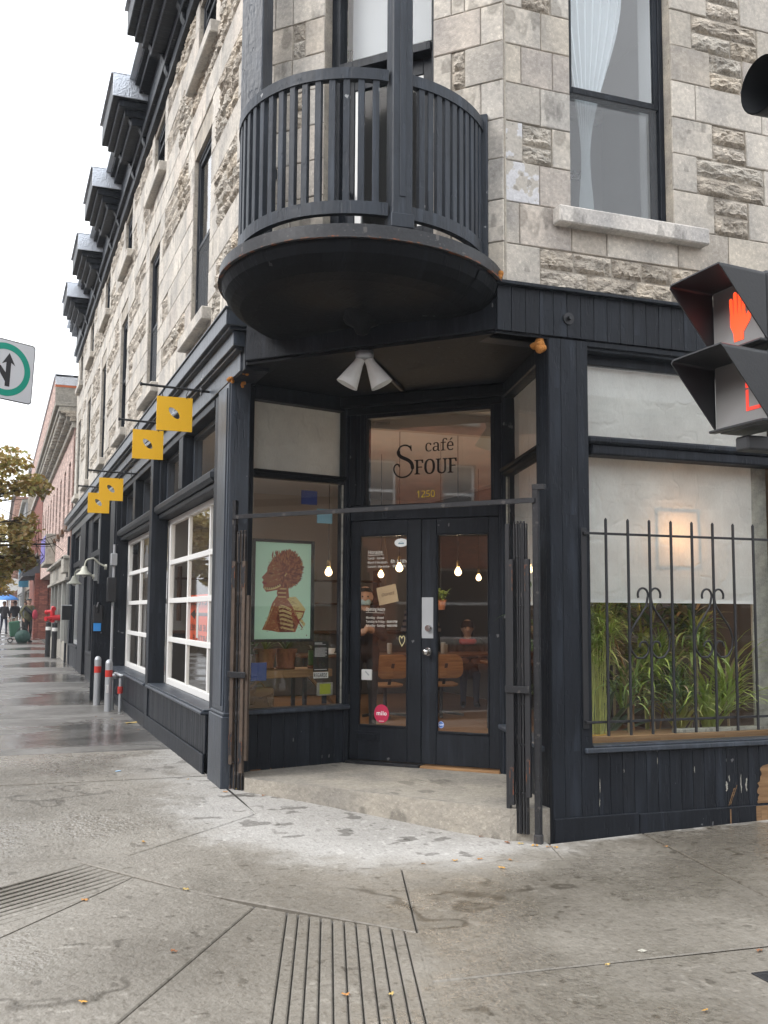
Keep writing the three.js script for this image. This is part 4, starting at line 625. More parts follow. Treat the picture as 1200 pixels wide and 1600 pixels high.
decalOn('round_sticker', DF, 0.272, 0.424, 0.598, 0.768, -0.024, 512, 572, (c, w, h) => { c.fillStyle = '#cf2f57'; c.beginPath(); c.ellipse(w / 2, h / 2, w / 2 - 4, h / 2 - 4, 0, 0, 7); c.fill(); c.font = 'bold 168px sans-serif'; c.fillStyle = '#fff'; c.textAlign = 'center'; c.fillText('milo', w / 2, h / 2 + 50); c.fillRect(170, 505, 170, 14); }, doorL, 'red round sticker reading milo');
decalOn('oval_sticker', DF, 0.468, 0.604, 2.205, 2.285, -0.024, 512, 300, (c, w, h) => { c.fillStyle = '#e8ecec'; c.beginPath(); c.ellipse(w / 2, h / 2, w / 2 - 4, h / 2 - 4, 0, 0, 7); c.fill(); c.strokeStyle = '#3f8aa0'; c.lineWidth = 12; c.beginPath(); c.moveTo(170, 150); c.bezierCurveTo(210, 120, 300, 120, 350, 150); c.stroke(); c.fillStyle = '#2c6d80'; c.fillRect(150, 165, 210, 30); }, doorL);
decalOn('round_sticker', DF, 0.9, 0.96, 0.58, 0.644, -0.024, 256, 272, (c, w, h) => { c.fillStyle = '#2b5fb0'; c.beginPath(); c.ellipse(w / 2, h / 2, w / 2 - 3, h / 2 - 3, 0, 0, 7); c.fill(); c.font = 'bold italic 92px sans-serif'; c.fillStyle = '#fff'; c.textAlign = 'center'; c.fillText('ADT', w / 2 - 4, h / 2 + 34); c.strokeStyle = '#fff'; c.lineWidth = 8; c.beginPath(); c.ellipse(w / 2, h / 2, w / 2 - 24, h / 2 - 26, 0, 0, 7); c.stroke(); }, doorR, 'small blue round alarm sticker');
part('pull_tag', DF.box(0.145, 0.25, 0.982, 1.08, -0.03, -0.012, 0.006), M.white, doorL, 'small white square plate on the glass'); part('pull_mark', DF.put(uvBox(new THREE.PlaneGeometry(0.012, 0.05).rotateZ(0.8).translate(0.205, 1.045, -0.0115))), M.galv, doorL);
{ // the card hung in the left door leaf
  const Fq = DF.M.clone().multiply(new THREE.Matrix4().setPosition(0.392, 1.768, -0.045)).multiply(new THREE.Matrix4().makeRotationZ(0.2));
  const t = thing('open_card', 'buff cardboard card reading Ouvert hung tilted in the left door', 'card', DF.pt(0.392, 1.768, -0.045).toArray());
  part('card', cbox(0.2, 0.165, 0.004, 0.001).applyMatrix4(Fq), std({ color: lin(0.55, 0.41, 0.25), roughness: 0.9 }), t);
  part('writing', new THREE.PlaneGeometry(0.17, 0.08).translate(0, 0, 0.0035).applyMatrix4(Fq), decal(canvasTex(512, 240, c => { c.font = 'italic 118px serif'; c.fillStyle = '#2a221b'; c.fillText('Ouvert', 70, 140); })), t);
  part('string', [bar(DF.pt(0.37, 1.86, -0.046), DF.pt(0.36, 2.3, -0.046), 0.0015, 5), bar(DF.pt(0.43, 1.86, -0.046), DF.pt(0.36, 2.3, -0.046), 0.0015, 5)], M.woodPale, t);
}
// ------------------------------------------------------------------ left entrance window: poster, notes, shelf
{
  const P = thing('framed_poster', 'mint green poster of a profile portrait in a black frame behind the left glass', 'poster', LR.pt(0.41, 1.336, -0.07).toArray());
  part('frame', [LR.box(0.087, 0.119, 1.336, 2.256, -0.085, -0.06, 0.003), LR.box(0.706, 0.74, 1.336, 2.256, -0.085, -0.06, 0.003), LR.box(0.119, 0.706, 2.231, 2.256, -0.085, -0.06, 0.003), LR.box(0.119, 0.706, 1.336, 1.36, -0.085, -0.06, 0.003), LR.box(0.119, 0.706, 1.36, 2.231, -0.085, -0.08, 0)], M.iron, P);
  part('print', LR.plane(0.119, 0.706, 1.36, 2.231, -0.076), std({ roughness: 0.7, map: canvasTex(768, 1140, (c, w, h) => {
    c.fillStyle = '#cdf3d9'; c.fillRect(0, 0, w, h);
    const dk = '#6b2a22', md = '#9c5a3c', cr = '#dcc98a', rd = '#8a1f2b'; const q = rngOf(9);
    const pl = (p, f) => { c.fillStyle = f; c.beginPath(); p.forEach((a, i) => c[i ? 'lineTo' : 'moveTo'](a[0], a[1])); c.closePath(); c.fill(); };
    // shoulders and chest
    pl([[300, 640], [240, 720], [180, 900], [110, 1030], [220, 1040], [330, 1060], [560, 1060], [620, 930], [640, 800], [560, 690], [420, 620]], md);
    pl([[420, 760], [560, 980], [520, 1060], [350, 1060], [300, 900], [340, 760]], dk);
    for (let i = 0; i < 6; i++) { c.strokeStyle = cr; c.lineWidth = 26 - i; c.beginPath(); c.moveTo(330 + i * 6, 770 + i * 48); c.bezierCurveTo(380, 740 + i * 50, 440, 770 + i * 52, 500 + i * 8, 800 + i * 46); c.stroke(); c.strokeStyle = dk; c.lineWidth = 3; c.stroke(); }
    for (let i = 0; i < 9; i++) { c.strokeStyle = i % 2 ? cr : md; c.lineWidth = 9; c.beginPath(); c.moveTo(290 - i * 16, 690 + i * 30); c.lineTo(180 - i * 6, 930 + i * 12); c.stroke(); }
    pl([[430, 650], [560, 640], [640, 720], [700, 790], [640, 900], [700, 960], [680, 1000], [560, 860], [520, 760]], cr); pl([[540, 800], [690, 810], [660, 890], [600, 940]], md); pl([[560, 820], [670, 830], [640, 890], [600, 910]], cr);
    c.strokeStyle = rd; c.lineWidth = 16; c.beginPath(); c.moveTo(520, 830); c.lineTo(660, 1010); c.stroke();
    c.fillStyle = md; c.beginPath(); c.ellipse(440, 320, 205, 215, 0.2, 0, 7); c.fill(); c.fillStyle = '#7d3b2b'; c.beginPath(); c.ellipse(470, 340, 150, 165, 0.2, 0, 7); c.fill();
    for (let i = 0; i < 420; i++) { const x = 130 + q() * 520, y = 660 + q() * 390; if (Math.abs(x - 420) > 90 + (y - 660) * 0.75) continue; c.strokeStyle = i % 3 ? dk : cr; c.lineWidth = 3; c.beginPath(); c.moveTo(x, y); c.lineTo(x + 10 + 16 * q(), y + 14 * (q() - 0.3)); c.stroke(); }
    // neck, head
    pl([[320, 500], [300, 600], [320, 680], [470, 660], [450, 480]], md); for (let i = 0; i < 6; i++) { c.fillStyle = i % 2 ? cr : dk; c.fillRect(318, 520 + i * 24, 110, 11); }
    pl([[250, 180], [170, 300], [165, 350], [95, 420], [120, 450], [100, 480], [120, 500], [115, 540], [160, 590], [330, 560], [440, 480], [470, 250], [380, 150]], md);
    for (let i = 0; i < 260; i++) { const x = 170 + q() * 270, y = 210 + q() * 270; c.strokeStyle = [dk, cr, '#8b6a3a'][i % 3]; c.lineWidth = 4; c.beginPath(); c.moveTo(x, y); c.lineTo(x + 22 * q(), y + 8 * (q() - 0.5)); c.stroke(); }
    c.strokeStyle = cr; c.lineWidth = 26; c.beginPath(); c.moveTo(135, 545); c.bezierCurveTo(240, 560, 340, 540, 420, 430); c.stroke(); for (let i = 0; i < 9; i++) { c.fillStyle = dk; c.save(); c.translate(150 + i * 28, 545 - i * i * 1.1); c.rotate(-i * 0.07); c.fillRect(0, -14, 14, 26); c.restore(); }
    pl([[105, 470], [160, 480], [170, 500], [115, 500]], rd); c.strokeStyle = cr; c.lineWidth = 14; c.beginPath(); c.ellipse(432, 420, 30, 52, 0.2, 0, 7); c.stroke(); c.fillStyle = dk; c.beginPath(); c.ellipse(215, 370, 30, 10, 0.1, 0, 7); c.fill();
    // hair in tufts
    for (let i = 0; i < 1500; i++) { const a = q() * Math.PI * 2, r = Math.sqrt(q()), x = 450 + Math.cos(a) * r * 190, y = 310 + Math.sin(a) * r * 210; if (x < 350 && y > 235) continue; c.fillStyle = [dk, md, '#7d3b2b', '#b0764c'][Math.floor(q() * 4)]; const l = 26 + 16 * q(), t = Math.atan2(y - 380, x - 400) + (q() - 0.5) * 0.5; c.beginPath(); c.moveTo(x + Math.cos(t) * l, y + Math.sin(t) * l); c.lineTo(x - Math.sin(t) * 9, y + Math.cos(t) * 9); c.lineTo(x + Math.sin(t) * 9, y - Math.cos(t) * 9); c.fill(); }
    for (let i = 0; i < 160; i++) { const x = 230 + q() * 240, y = 130 + q() * 110; c.fillStyle = [dk, md, '#b0764c'][i % 3]; c.beginPath(); c.moveTo(x - 7, y); c.lineTo(x, y - 42); c.lineTo(x + 7, y); c.fill(); }
    c.fillStyle = dk; c.fillRect(712, 1092, 12, 16);
  }) }), P, 'brown and cream profile drawing on mint green');
  const card = (name, label, u0, u1, v0, v1, col, cat) => single(name, LR.box(u0, u1, v0, v1, -0.05, -0.046, 0.0005), std({ color: lin(...col), roughness: 0.8 }), label, cat);
  card('paper_square', 'dark blue paper square high on the left entrance glass', 0.574, 0.745, 2.592, 2.722, [0.03, 0.05, 0.2], 'paper square');
  card('paper_square', 'pale blue paper square below the dark blue one', 0.748, 0.915, 2.428, 2.562, [0.25, 0.5, 0.62], 'paper square');
  card('paper_square', 'blue paper square low beside the folded left gate', 0.085, 0.24, 0.998, 1.156, [0.05, 0.09, 0.3], 'paper square');
  const R1 = thing('black_notice', 'narrow black printed notice reading REGARDE on the left entrance glass', 'notice', LR.pt(0.81, 1.0, -0.048).toArray());
  part('sheet', LR.box(0.728, 0.89, 1.06, 1.336, -0.052, -0.048, 0.0005), M.iron, R1);
  part('print', LR.plane(0.728, 0.892, 1.0, 1.336, -0.0465), decal(canvasTex(256, 540, c => { c.fillStyle = '#d9d9d6'; c.fillRect(16, 20, 130, 12); c.fillRect(16, 44, 190, 6); for (let i = 0; i < 9; i++) c.fillRect(18, 96 + i * 15, 200 + 20 * Math.sin(i * 2.2), 7); c.fillRect(16, 408, 210, 10); c.font = 'bold 92px sans-serif'; c.save(); c.translate(4, 530); c.scale(0.56, 0.9); c.fillStyle = '#e8e8e4'; c.fillRect(-6, -88, 450, 100); c.fillStyle = '#111'; c.fillText('REGARDE', 0, -4); c.restore(); })), R1);
  const S = thing('wall_shelf', 'rough wooden plank shelf on pale struts behind the left entrance window', 'shelf', LR.pt(0.6, 1.03, -0.4).toArray());
  part('plank', LR.box(0.02, 1.05, 1.0, 1.072, -0.62, -0.22, 0.006), M.woodPale, S); for (const u of [0.3, 0.82]) part('strut', flat(LR.pt(u, 1.0, -0.26), LR.pt(u + (u < 0.5 ? -0.42 : 0.28), 0.72, -0.26), 0.03, 0.02), M.woodPale, S);
  const pot = (u, w, lab, leaf) => {
    const p = LR.pt(u, 1.072, w), t = thing('flower_pot', lab, 'plant pot', p.toArray());
    part('pot', lathe([[0, 0.004], [0.072, 0.004], [0.075, 0.02], [0.078, 0.022], [0.095, 0.15], [0.105, 0.152], [0.108, 0.188], [0.1, 0.19], [0.096, 0.165], [0, 0.165]], 28).translate(...p.toArray()), M.terracotta, t);
    part('saucer', lathe([[0, 0.001], [0.085, 0.001], [0.092, 0.02], [0.086, 0.022], [0.08, 0.01]], 28).translate(...p.toArray()), M.terracotta, t);
    const g = []; for (let i = 0; i < 16; i++) g.push(blade(p.clone().add(V3(0, 0.165, 0)), rr(0, 6.28), rr(0.15, 0.3), rr(0.25, 0.9), leaf ? 0.03 : 0.014, 5)); part('foliage', g, leafMats[i0++ % 3], t, null, 'stuff');
  };
  pot(0.42, -0.4, 'chalky terracotta pot, left of the two on the plank shelf', 0); pot(0.64, -0.4, 'terracotta pot, right of the two on the plank shelf', 0);
  { const p = LR.pt(0.2, 1.072, -0.42), t = thing('leafy_plant', 'bushy round-leaved plant at the left end of the plank shelf', 'plant', p.toArray()); part('pot', lathe([[0, 0.002], [0.07, 0.002], [0.09, 0.14], [0.08, 0.14], [0.075, 0.12], [0, 0.12]], 20).translate(...p.toArray()), M.white, t); const g = []; for (let i = 0; i < 70; i++) g.push(blade(p.clone().add(V3(rr(-0.11, 0.11), rr(0.1, 0.25), rr(-0.08, 0.08))), rr(0, 6.28), rr(0.05, 0.08), rr(0.6, 1.4), 0.026, 4, 0.3)); part('foliage', g, leafMats[1], t, null, 'stuff'); }
  { const p = LR.pt(0.93, 1.072, -0.36), t = thing('tin_planter', 'green tin with a small plant at the right end of the plank shelf', 'planter', p.toArray()); part('tin', lathe([[0, 0.03], [0.055, 0.03], [0.057, 0.17], [0.05, 0.17], [0.048, 0.15], [0, 0.15]], 20).translate(...p.toArray()), std({ color: lin(0.08, 0.18, 0.05), roughness: 0.5 }), t); part('saucer', lathe([[0, 0.001], [0.06, 0.001], [0.064, 0.028], [0, 0.028]], 20).translate(...p.toArray()), M.terracotta, t); const g = []; for (let i = 0; i < 26; i++) g.push(blade(p.clone().add(V3(0, 0.15, 0)), rr(0, 6.28), rr(0.06, 0.14), rr(0.2, 1.2), 0.014, 4)); part('foliage', g, leafMats[4], t, null, 'stuff'); }
  { const t = thing('tea_packet', 'yellow green packet standing in the lower right of the left window', 'packet', LR.pt(0.885, 0.83, -0.1).toArray()); part('packet', LR.box(0.8, 0.97, 0.835, 0.955, -0.11, -0.09, 0.004), M.chipped, t); part('print', LR.plane(0.825, 0.945, 0.85, 0.945, -0.0885), std({ color: lin(0.42, 0.48, 0.04), roughness: 0.6 }), t); part('stand', LR.box(0.86, 0.91, 0.76, 0.835, -0.11, -0.1, 0.002), M.iron, t); }
  { const p = LR.pt(0.3, 0.76, -0.4), t = thing('paper_bag', 'crumpled brown paper bag on the floor of the left window', 'bag', p.toArray()); const g = cbox(0.36, 0.2, 0.16, 0.01).translate(...p.clone().add(V3(0, 0.05, 0)).toArray()); part('bag', g, std({ color: lin(0.33, 0.22, 0.13), roughness: 0.95, bumpMap: rep(T.paperBump, 0.4), bumpScale: 0.02 }), t); part('handle', tube([p.clone().add(V3(-0.1, 0.15, 0.06)), p.clone().add(V3(-0.06, 0.2, 0.06)), p.clone().add(V3(0.06, 0.2, 0.06)), p.clone().add(V3(0.1, 0.15, 0.06))], 0.006, 6), M.woodPale, t); part('deck', LR.box(0.05, 1.05, 0.6, 0.7, -0.66, -0.14, 0.004).translate(0, 0, 0), M.roomDark, t); }
}
// ------------------------------------------------------------------ inside the cafe
{ // pendant bulbs
  const spots = [[3.33, 2.03, -10.51], [4.63, 2.09, -12.38], [4.04, 2.08, -10.24], [4.84, 2.06, -10.47], [6.38, 2.1, -13.11]], labs = ['bare glowing bulb hanging behind the left entrance window', 'small glowing bulb seen in the left door, the lower one', 'larger glowing bulb seen in the left door beside the hours', 'larger glowing bulb in the right door under its brass socket', 'small glowing bulb at the right edge of the right door'];
  spots.forEach((p, i) => {
    const t = thing('pendant_bulb', labs[i], 'light bulb', p, 'bare bulbs hanging in the cafe'), P = V3(...p);
    part('bulb', lathe([[0, -0.042], [0.022, -0.036], [0.036, -0.018], [0.04, 0], [0.034, 0.022], [0.018, 0.045], [0.014, 0.06], [0, 0.06]], 20).translate(...p), M.bulb, t);
    part('socket', lathe([[0, 0.055], [0.017, 0.055], [0.02, 0.065], [0.02, 0.115], [0.01, 0.13], [0, 0.13]], 16).translate(...p), M.socket, t); part('cord', bar(P.clone().setY(p[1] + 0.12), P.clone().setY(3.66), 0.004, 6), M.iron, t);
    const l = new THREE.PointLight(0xffdfba, i < 4 ? 0.62 : 0.45); l.name = 'bulb_light'; l.castShadow = true; t.add(l);
  });
  const tb = (x, z, n, lab) => { const t = thing('cafe_table', lab, 'table', [x, 0.25, z], 'tables in the cafe'); part('tabletop', cbox(n, 0.035, 0.75, 0.006).translate(x, 1.025, z), M.woodDark, t); for (const s of [-1, 1]) for (const k of [-1, 1]) part('leg', cbox(0.05, 0.76, 0.05, 0.004).translate(x + s * (n / 2 - 0.08), 0.628, z + k * 0.28), M.iron, t); return t; };
  tb(5.5, -13.35, 3.5, 'long dark cafe table seen through the doors'); tb(7.1 - 0.9, -10.8, 1.5, 'dark cafe table behind the right door near the window');
  const seatShape = (w, d, x, y, z, ry, tilt) => { const sp = new THREE.Shape(), R_ = 0.1, a_ = w / 2, b_ = d / 2; sp.moveTo(-a_ + R_, -b_); sp.lineTo(a_ - R_, -b_); sp.absarc(a_ - R_, -b_ + R_, R_, -Math.PI / 2, 0); sp.lineTo(a_, b_ - R_); sp.absarc(a_ - R_, b_ - R_, R_, 0, Math.PI / 2); sp.lineTo(-a_ + R_, b_); sp.absarc(-a_ + R_, b_ - R_, R_, Math.PI / 2, Math.PI); sp.lineTo(-a_, -b_ + R_); sp.absarc(-a_ + R_, -b_ + R_, R_, Math.PI, Math.PI * 1.5); const g = uvBox(new THREE.ExtrudeGeometry(sp, { depth: 0.014, bevelEnabled: true, bevelSize: 0.004, bevelThickness: 0.004, bevelSegments: 2, curveSegments: 8 }).rotateX(Math.PI / 2)); const p = g.attributes.position; for (let i = 0; i < p.count; i++) p.setY(i, p.getY(i) + 0.06 * (p.getX(i) / w) ** 2); g.rotateX(tilt).rotateY(ry).translate(x, y, z); g.computeVertexNormals(); return g; };
  const chair = (x, z, ry, lab) => { const t = thing('swivel_chair', lab, 'chair', [x, 0.25, z], 'plywood chairs in the cafe'), c = Math.cos(ry), s = Math.sin(ry), L = (a, b, d) => V3(x + a * c + d * s, 0.25 + b, z - a * s + d * c); part('seat', seatShape(0.4, 0.38, ...L(0, 0.42, 0).toArray(), ry, 0.05), M.wood, t); part('backrest', seatShape(0.46, 0.3, ...L(0, 0.66, 0.2).toArray(), ry, Math.PI / 2 - 0.15), M.wood, t); part('stem', [bar(L(0, 0.06, 0), L(0, 0.42, 0), 0.025), flat(L(0, 0.4, 0.1), L(0, 0.7, 0.235), 0.04, 0.012, V3(1, 0, 0))], M.iron, t); for (let i = 0; i < 4; i++) { const a = i * Math.PI / 2 + 0.3; part('foot', flat(L(0, 0.06, 0), L(Math.cos(a) * 0.3, 0.025, Math.sin(a) * 0.3), 0.035, 0.045), M.iron, t); } return t; };
  chair(4.78, -12.6, 0.1, 'plywood swivel chair with a low back in the left door'); chair(5.55, -12.55, -0.1, 'plywood chair seen at the left edge of the right door');
  const cup = (x, z, lab) => { const y = 1.043, t = thing('coffee_cup', lab, 'cup', [x, y, z]); part('cup', lathe([[0, 0.01], [0.03, 0.012], [0.05, 0.05], [0.055, 0.085], [0.05, 0.085], [0.045, 0.05], [0, 0.02]], 20).translate(x, y, z), M.white, t); part('saucer', lathe([[0, 0.002], [0.05, 0.002], [0.085, 0.014], [0.083, 0.018], [0, 0.01]], 20).translate(x, y, z), M.white, t); part('handle', prep(new THREE.TorusGeometry(0.022, 0.006, 6, 12)).translate(x - 0.065, y + 0.05, z), M.white, t); };
  cup(4.2, -13.1, 'white coffee cup on its saucer at the left end of the long table');
  const jar = (x, z, h, lab) => { const t = thing('glass_jar', lab, 'jar', [x, 1.043, z], 'small jars on the cafe tables'); part('jar', lathe([[0, 0.002], [0.035, 0.002], [0.036, h], [0.03, h + 0.01], [0.03, h], [0, h * 0.9]], 14).translate(x, 1.043, z), std({ color: lin(0.4, 0.38, 0.34), roughness: 0.2 }), t); part('lid', bar(V3(x, 1.043 + h, z), V3(x, 1.06 + h, z), 0.033, 14), M.galv, t); };
  jar(4.55, -13.2, 0.1, 'small jar left of the chair on the long table'); jar(5.05, -13.15, 0.13, 'tall jar right of the chair on the long table'); jar(5.6, -13.2, 0.09, 'low jar at the middle of the right door'); jar(5.85, -13.15, 0.14, 'tall jar near the right end of the long table'); jar(5.95, -13.3, 0.11, 'jar at the right end of the long table');
  { const p = V3(4.95, 1.9, -11.2), t = thing('hanging_plant', 'small green trailing plant in the right door beside the lock', 'plant', p.toArray()); part('pot', lathe([[0, -0.26], [0.05, -0.26], [0.07, -0.14], [0, -0.15]], 16).translate(...p.toArray()), M.terracotta, t); const g = []; for (let i = 0; i < 50; i++) g.push(blade(p.clone().add(V3(rr(-0.07, 0.07), rr(-0.15, -0.05), rr(-0.07, 0.07))), rr(0, 6.28), rr(0.06, 0.12), rr(0.3, 1.5), 0.022, 4)); part('foliage', g, leafMats[0], t, null, 'stuff'); part('cord', bar(p.clone().add(V3(0, -0.15, 0)), p.clone().setY(3.66), 0.003, 5), M.iron, t); }
  { const t = thing('back_counter', 'dark serving counter with tiled upstand at the back of the cafe', 'counter', [4.8, 0.25, -16.6]); part('body', cbox(4.6, 1.0, 0.6, 0.01).translate(4.8, 0.75, -16.6), M.roomDark, t); part('worktop', cbox(4.7, 0.05, 0.7, 0.008).translate(4.8, 1.275, -16.6), M.woodDark, t); }
  { const t = thing('wall_shelves', 'dark wall shelving with bottles at the back of the cafe', 'shelving', [4.6, 1.5, -17.2]); for (const y of [1.75, 2.15]) part('shelf', cbox(3.6, 0.035, 0.25, 0.004).translate(4.6, y, -17.2), M.woodDark, t); for (const x of [2.85, 6.35]) part('upright', cbox(0.04, 0.9, 0.25, 0.004).translate(x, 1.9, -17.2), M.woodDark, t); }
}
{ // lanterns behind the paper
  const lan = (x, y, z, s, lab, q) => { const t = thing('box_lantern', lab, 'lantern', [x, y, z], 'lanterns behind the paper blind'); const h = 0.34 * s, w = 0.3 * s; for (const a of [-1, 1]) for (const b of [-1, 1]) part('post', cbox(0.012, h, 0.012, 0.001).translate(x + a * w / 2, y, z + b * w / 2), M.white, t); for (const k of [-1, 1]) part('rim', [cbox(w + 0.02, 0.012, 0.012, 0.001).translate(x, y + k * h / 2, z + w / 2), cbox(w + 0.02, 0.012, 0.012, 0.001).translate(x, y + k * h / 2, z - w / 2)], M.white, t); part('bulb', prep(new THREE.SphereGeometry(0.035, 14, 10)).scale(0.8, 1.5, 0.8).translate(x, y + 0.02, z), M.bulb, t); part('cord', bar(V3(x, y + h / 2, z), V3(x, 3.66, z), 0.004, 6), M.iron, t); const l = new THREE.PointLight(0xffb065, q); l.name = 'lantern_light'; l.castShadow = true; l.position.set(0, 0.02, 0); t.add(l); };
  lan(5.0, 2.2, -6.9, 1, 'square glowing lantern showing through the paper at centre', 0.28); lan(6.1, 2.12, -8.0, 0.9, 'smaller glowing lantern showing through the paper at right', 0.22);
}
{ // paper on the inside of the shop windows
  const blind = (F, u0, u1, v0, v1, w, lab) => { const t = thing('paper_blind', lab, 'paper blind', F.pt((u0 + u1) / 2, v0, w).toArray(), 'paper blinds'); const n = 24, k = 18, tr = [], P = []; for (let j = 0; j <= k; j++) for (let i = 0; i <= n; i++) { const u = lerp(u0, u1, i / n), v = lerp(v0, v1, j / k); P.push(V3(u, v, w + 0.012 * (fbm(u * 3 + w * 50, v * 3, 301, 4) - 0.5) * 2)); } for (let j = 0; j < k; j++) for (let i = 0; i < n; i++) { const a = P[j * (n + 1) + i], b = P[j * (n + 1) + i + 1], c = P[(j + 1) * (n + 1) + i + 1], d = P[(j + 1) * (n + 1) + i]; tr.push(a, b, c, a, c, d); } part('sheet', F.put(uvBox(fromTris(tr))), M.paper, t); part('hem', F.box(u0, u1, v0 - 0.012, v0 + 0.012, w - 0.004, w + 0.004, 0.001), M.white, t); part('batten', F.box(u0, u1, v1 - 0.02, v1 + 0.01, w - 0.012, w + 0.008, 0.002), M.white, t); };
  blind(RF, 4.06, 5.9, 2.86, 3.56, -0.2, 'white creased paper over the upper light of the right shop window'); blind(RF, 4.06, 5.72, 1.7, 2.84, -0.2, 'white creased paper hanging halfway down the right shop window');
  blind(RR, 0.06, 1.42, 2.86, 3.52, -0.09, 'grey white paper in the upper pane of the right entrance cheek'); blind(RR, 0.06, 1.42, 1.68, 2.83, -0.09, 'grey white paper in the tall pane of the right entrance cheek'); blind(LR, 0.02, 1.02, 2.87, 3.53, -0.09, 'grey white paper in the upper pane of the left entrance cheek');
  const pb = thing('pale_board', 'pale upright board inside the right shop window edge', 'board', RF.pt(5.82, 0.69, -0.3).toArray()); part('board', RF.box(5.73, 5.9, 0.72, 2.84, -0.26, -0.23, 0.004), M.chipped, pb); part('foot', RF.box(5.72, 5.9, 0.69, 0.72, -0.28, -0.22, 0.002), M.woodPale, pb);
}
{ // plants in the right shop window
  const z0 = -6.95, tray = thing('plant_bench', 'low wooden bench of potted plants inside the right shop window', 'bench', [5, 0.25, -7.15]); part('top', cbox(1.75, 0.05, 0.62, 0.005).translate(5.02, 0.375, -7.12), M.woodPale, tray); for (const x of [4.25, 5.8]) part('leg', cbox(0.06, 0.1, 0.5, 0.005).translate(x, 0.3, -7.12), M.woodDark, tray);
  const potAt = (t, x, z, r, h, m) => part('pot', lathe([[0, 0.002], [r * 0.72, 0.002], [r, h], [r * 0.9, h], [r * 0.85, h - 0.03], [0, h - 0.03]], 24).translate(x, 0.4, z), m, t);
  { const x = 4.27, z = -6.87, t = thing('papyrus_plant', 'tall papyrus with thin stems and spiky tufts at the left of the shop window', 'plant', [x, 0.666, z]); part('pot', lathe([[0, 0.002], [0.12, 0.002], [0.13, 0.3], [0.12, 0.3], [0.115, 0.28], [0, 0.28]], 24).translate(x, 0.4, z), std({ color: lin(0.5, 0.32, 0.06), roughness: 0.6 }), t); const st = [], old = [], lf = []; for (let i = 0; i < 64; i++) { const a = V3(x + rr(-0.13, 0.13), 0.44, z + rr(-0.08, 0.08)), h = rr(0.75, 1.3), b = a.clone().add(V3(rr(-0.05, 0.12), h, rr(-0.06, 0.06))); if (i % 3 === 0) old.push(bar(a, a.clone().lerp(b, rr(0.35, 0.55)), 0.004, 5, 0.003)); st.push(bar(a, b, 0.004, 5, 0.0025)); const n = 13; for (let k = 0; k < n; k++) lf.push(blade(b, k / n * 6.28 + rr(0, 0.4), rr(0.12, 0.22), rr(0.5, 1.3), 0.005, 4, 0.5)); } part('stem', st, leafMats[3], t, 'green lower stems', 'stuff'); part('dry_stem', old, leafMats[5], t, 'dry straw-coloured stems', 'stuff'); part('foliage', lf, leafMats[2], t, null, 'stuff'); }
  { const x = 4.52, z = -7.1, t = thing('agave_plant', 'grey green agave with broad upright leaves beside the papyrus', 'plant', [x, 0.666, z]); potAt(t, x, z, 0.14, 0.14, M.terracotta); for (let i = 0; i < 14; i++) part('leaf', blade(V3(x, 0.56, z), i * 2.4, rr(0.4, 0.8), rr(0.05, 1.0) * (i > 3 ? 1 : 0.15), 0.05, 7, 0.45), leafMats[4], t); }
  const dra = (x, z, n, hs, lab) => { const t = thing('dragon_tree', lab, 'plant', [x, 0.666, z]); potAt(t, x, z, 0.12, 0.13, M.terracotta); const lf = [], dry = []; for (let i = 0; i < n; i++) { const h = hs[i], b = V3(x + rr(-0.2, 0.2), 0.75 + h, z + rr(-0.08, 0.08)); part('cane', tube([V3(x + rr(-0.04, 0.04), 0.5, z), V3(x + rr(-0.1, 0.1), 0.75 + h * 0.5, z), b], 0.008, 7), M.woodPale, t); for (let k = 0; k < 60; k++) lf.push(blade(b.clone().add(V3(0, rr(-0.03, 0.03), 0)), rr(0, 6.28), rr(0.16, 0.3), rr(0.1, 1.6), 0.009, 5, 0.5)); for (let k = 0; k < 9; k++) dry.push(blade(b.clone().add(V3(0, -0.05, 0)), rr(0, 6.28), rr(0.12, 0.22), rr(1.7, 2.5), 0.006, 4, 0.5)); } part('foliage', lf, leafMats[0], t, null, 'stuff'); part('dry_leaves', dry, leafMats[5], t, 'dry hanging leaves', 'stuff'); };
  dra(4.76, -7.0, 3, [0.34, 0.5, 0.7], 'dragon tree on bare pale canes under the first iron scroll'); dra(5.02, -7.05, 3, [0.22, 0.34, 0.55], 'low dragon tree with dry hanging leaves at the window centre');
  { const x = 5.1, z = -7.3, t = thing('leafy_shrub', 'tall big-leaved house plant reaching the paper at the window centre', 'plant', [x, 0.666, z]); potAt(t, x, z, 0.15, 0.18, M.terracotta); for (let i = 0; i < 4; i++) { const b = V3(x + rr(-0.2, 0.25), 1.95, z + rr(-0.1, 0.1)); part('stem', tube([V3(x, 0.5, z), V3(x + (b.x - x) * 0.4, 1.4, z), b], 0.01, 6), leafMats[3], t); for (let k = 0; k < 13; k++) part('leaf', blade(V3(lerp(x, b.x, k / 12), lerp(1.0, 1.98, k / 12), z + rr(-0.05, 0.05)), rr(0, 6.28), rr(0.18, 0.32), rr(0.5, 1.6), rr(0.03, 0.055), 6, 0.6), leafMats[[1, 0, 2][k % 3]], t); } }
  const spid = (x, z, n, L, m, lab) => { const t = thing('spider_plant', lab, 'plant', [x, 0.666, z]); potAt(t, x, z, 0.11, 0.15, std({ color: lin(0.12, 0.03, 0.025), roughness: 0.6 })); const lf = []; for (let i = 0; i < n; i++) lf.push(blade(V3(x + rr(-0.03, 0.03), 0.62, z + rr(-0.03, 0.03)), rr(0, 6.28), L * rr(0.6, 1.1), rr(0.05, 0.6), 0.011, 9, 1.0)); part('foliage', lf, m, t, null, 'stuff'); };
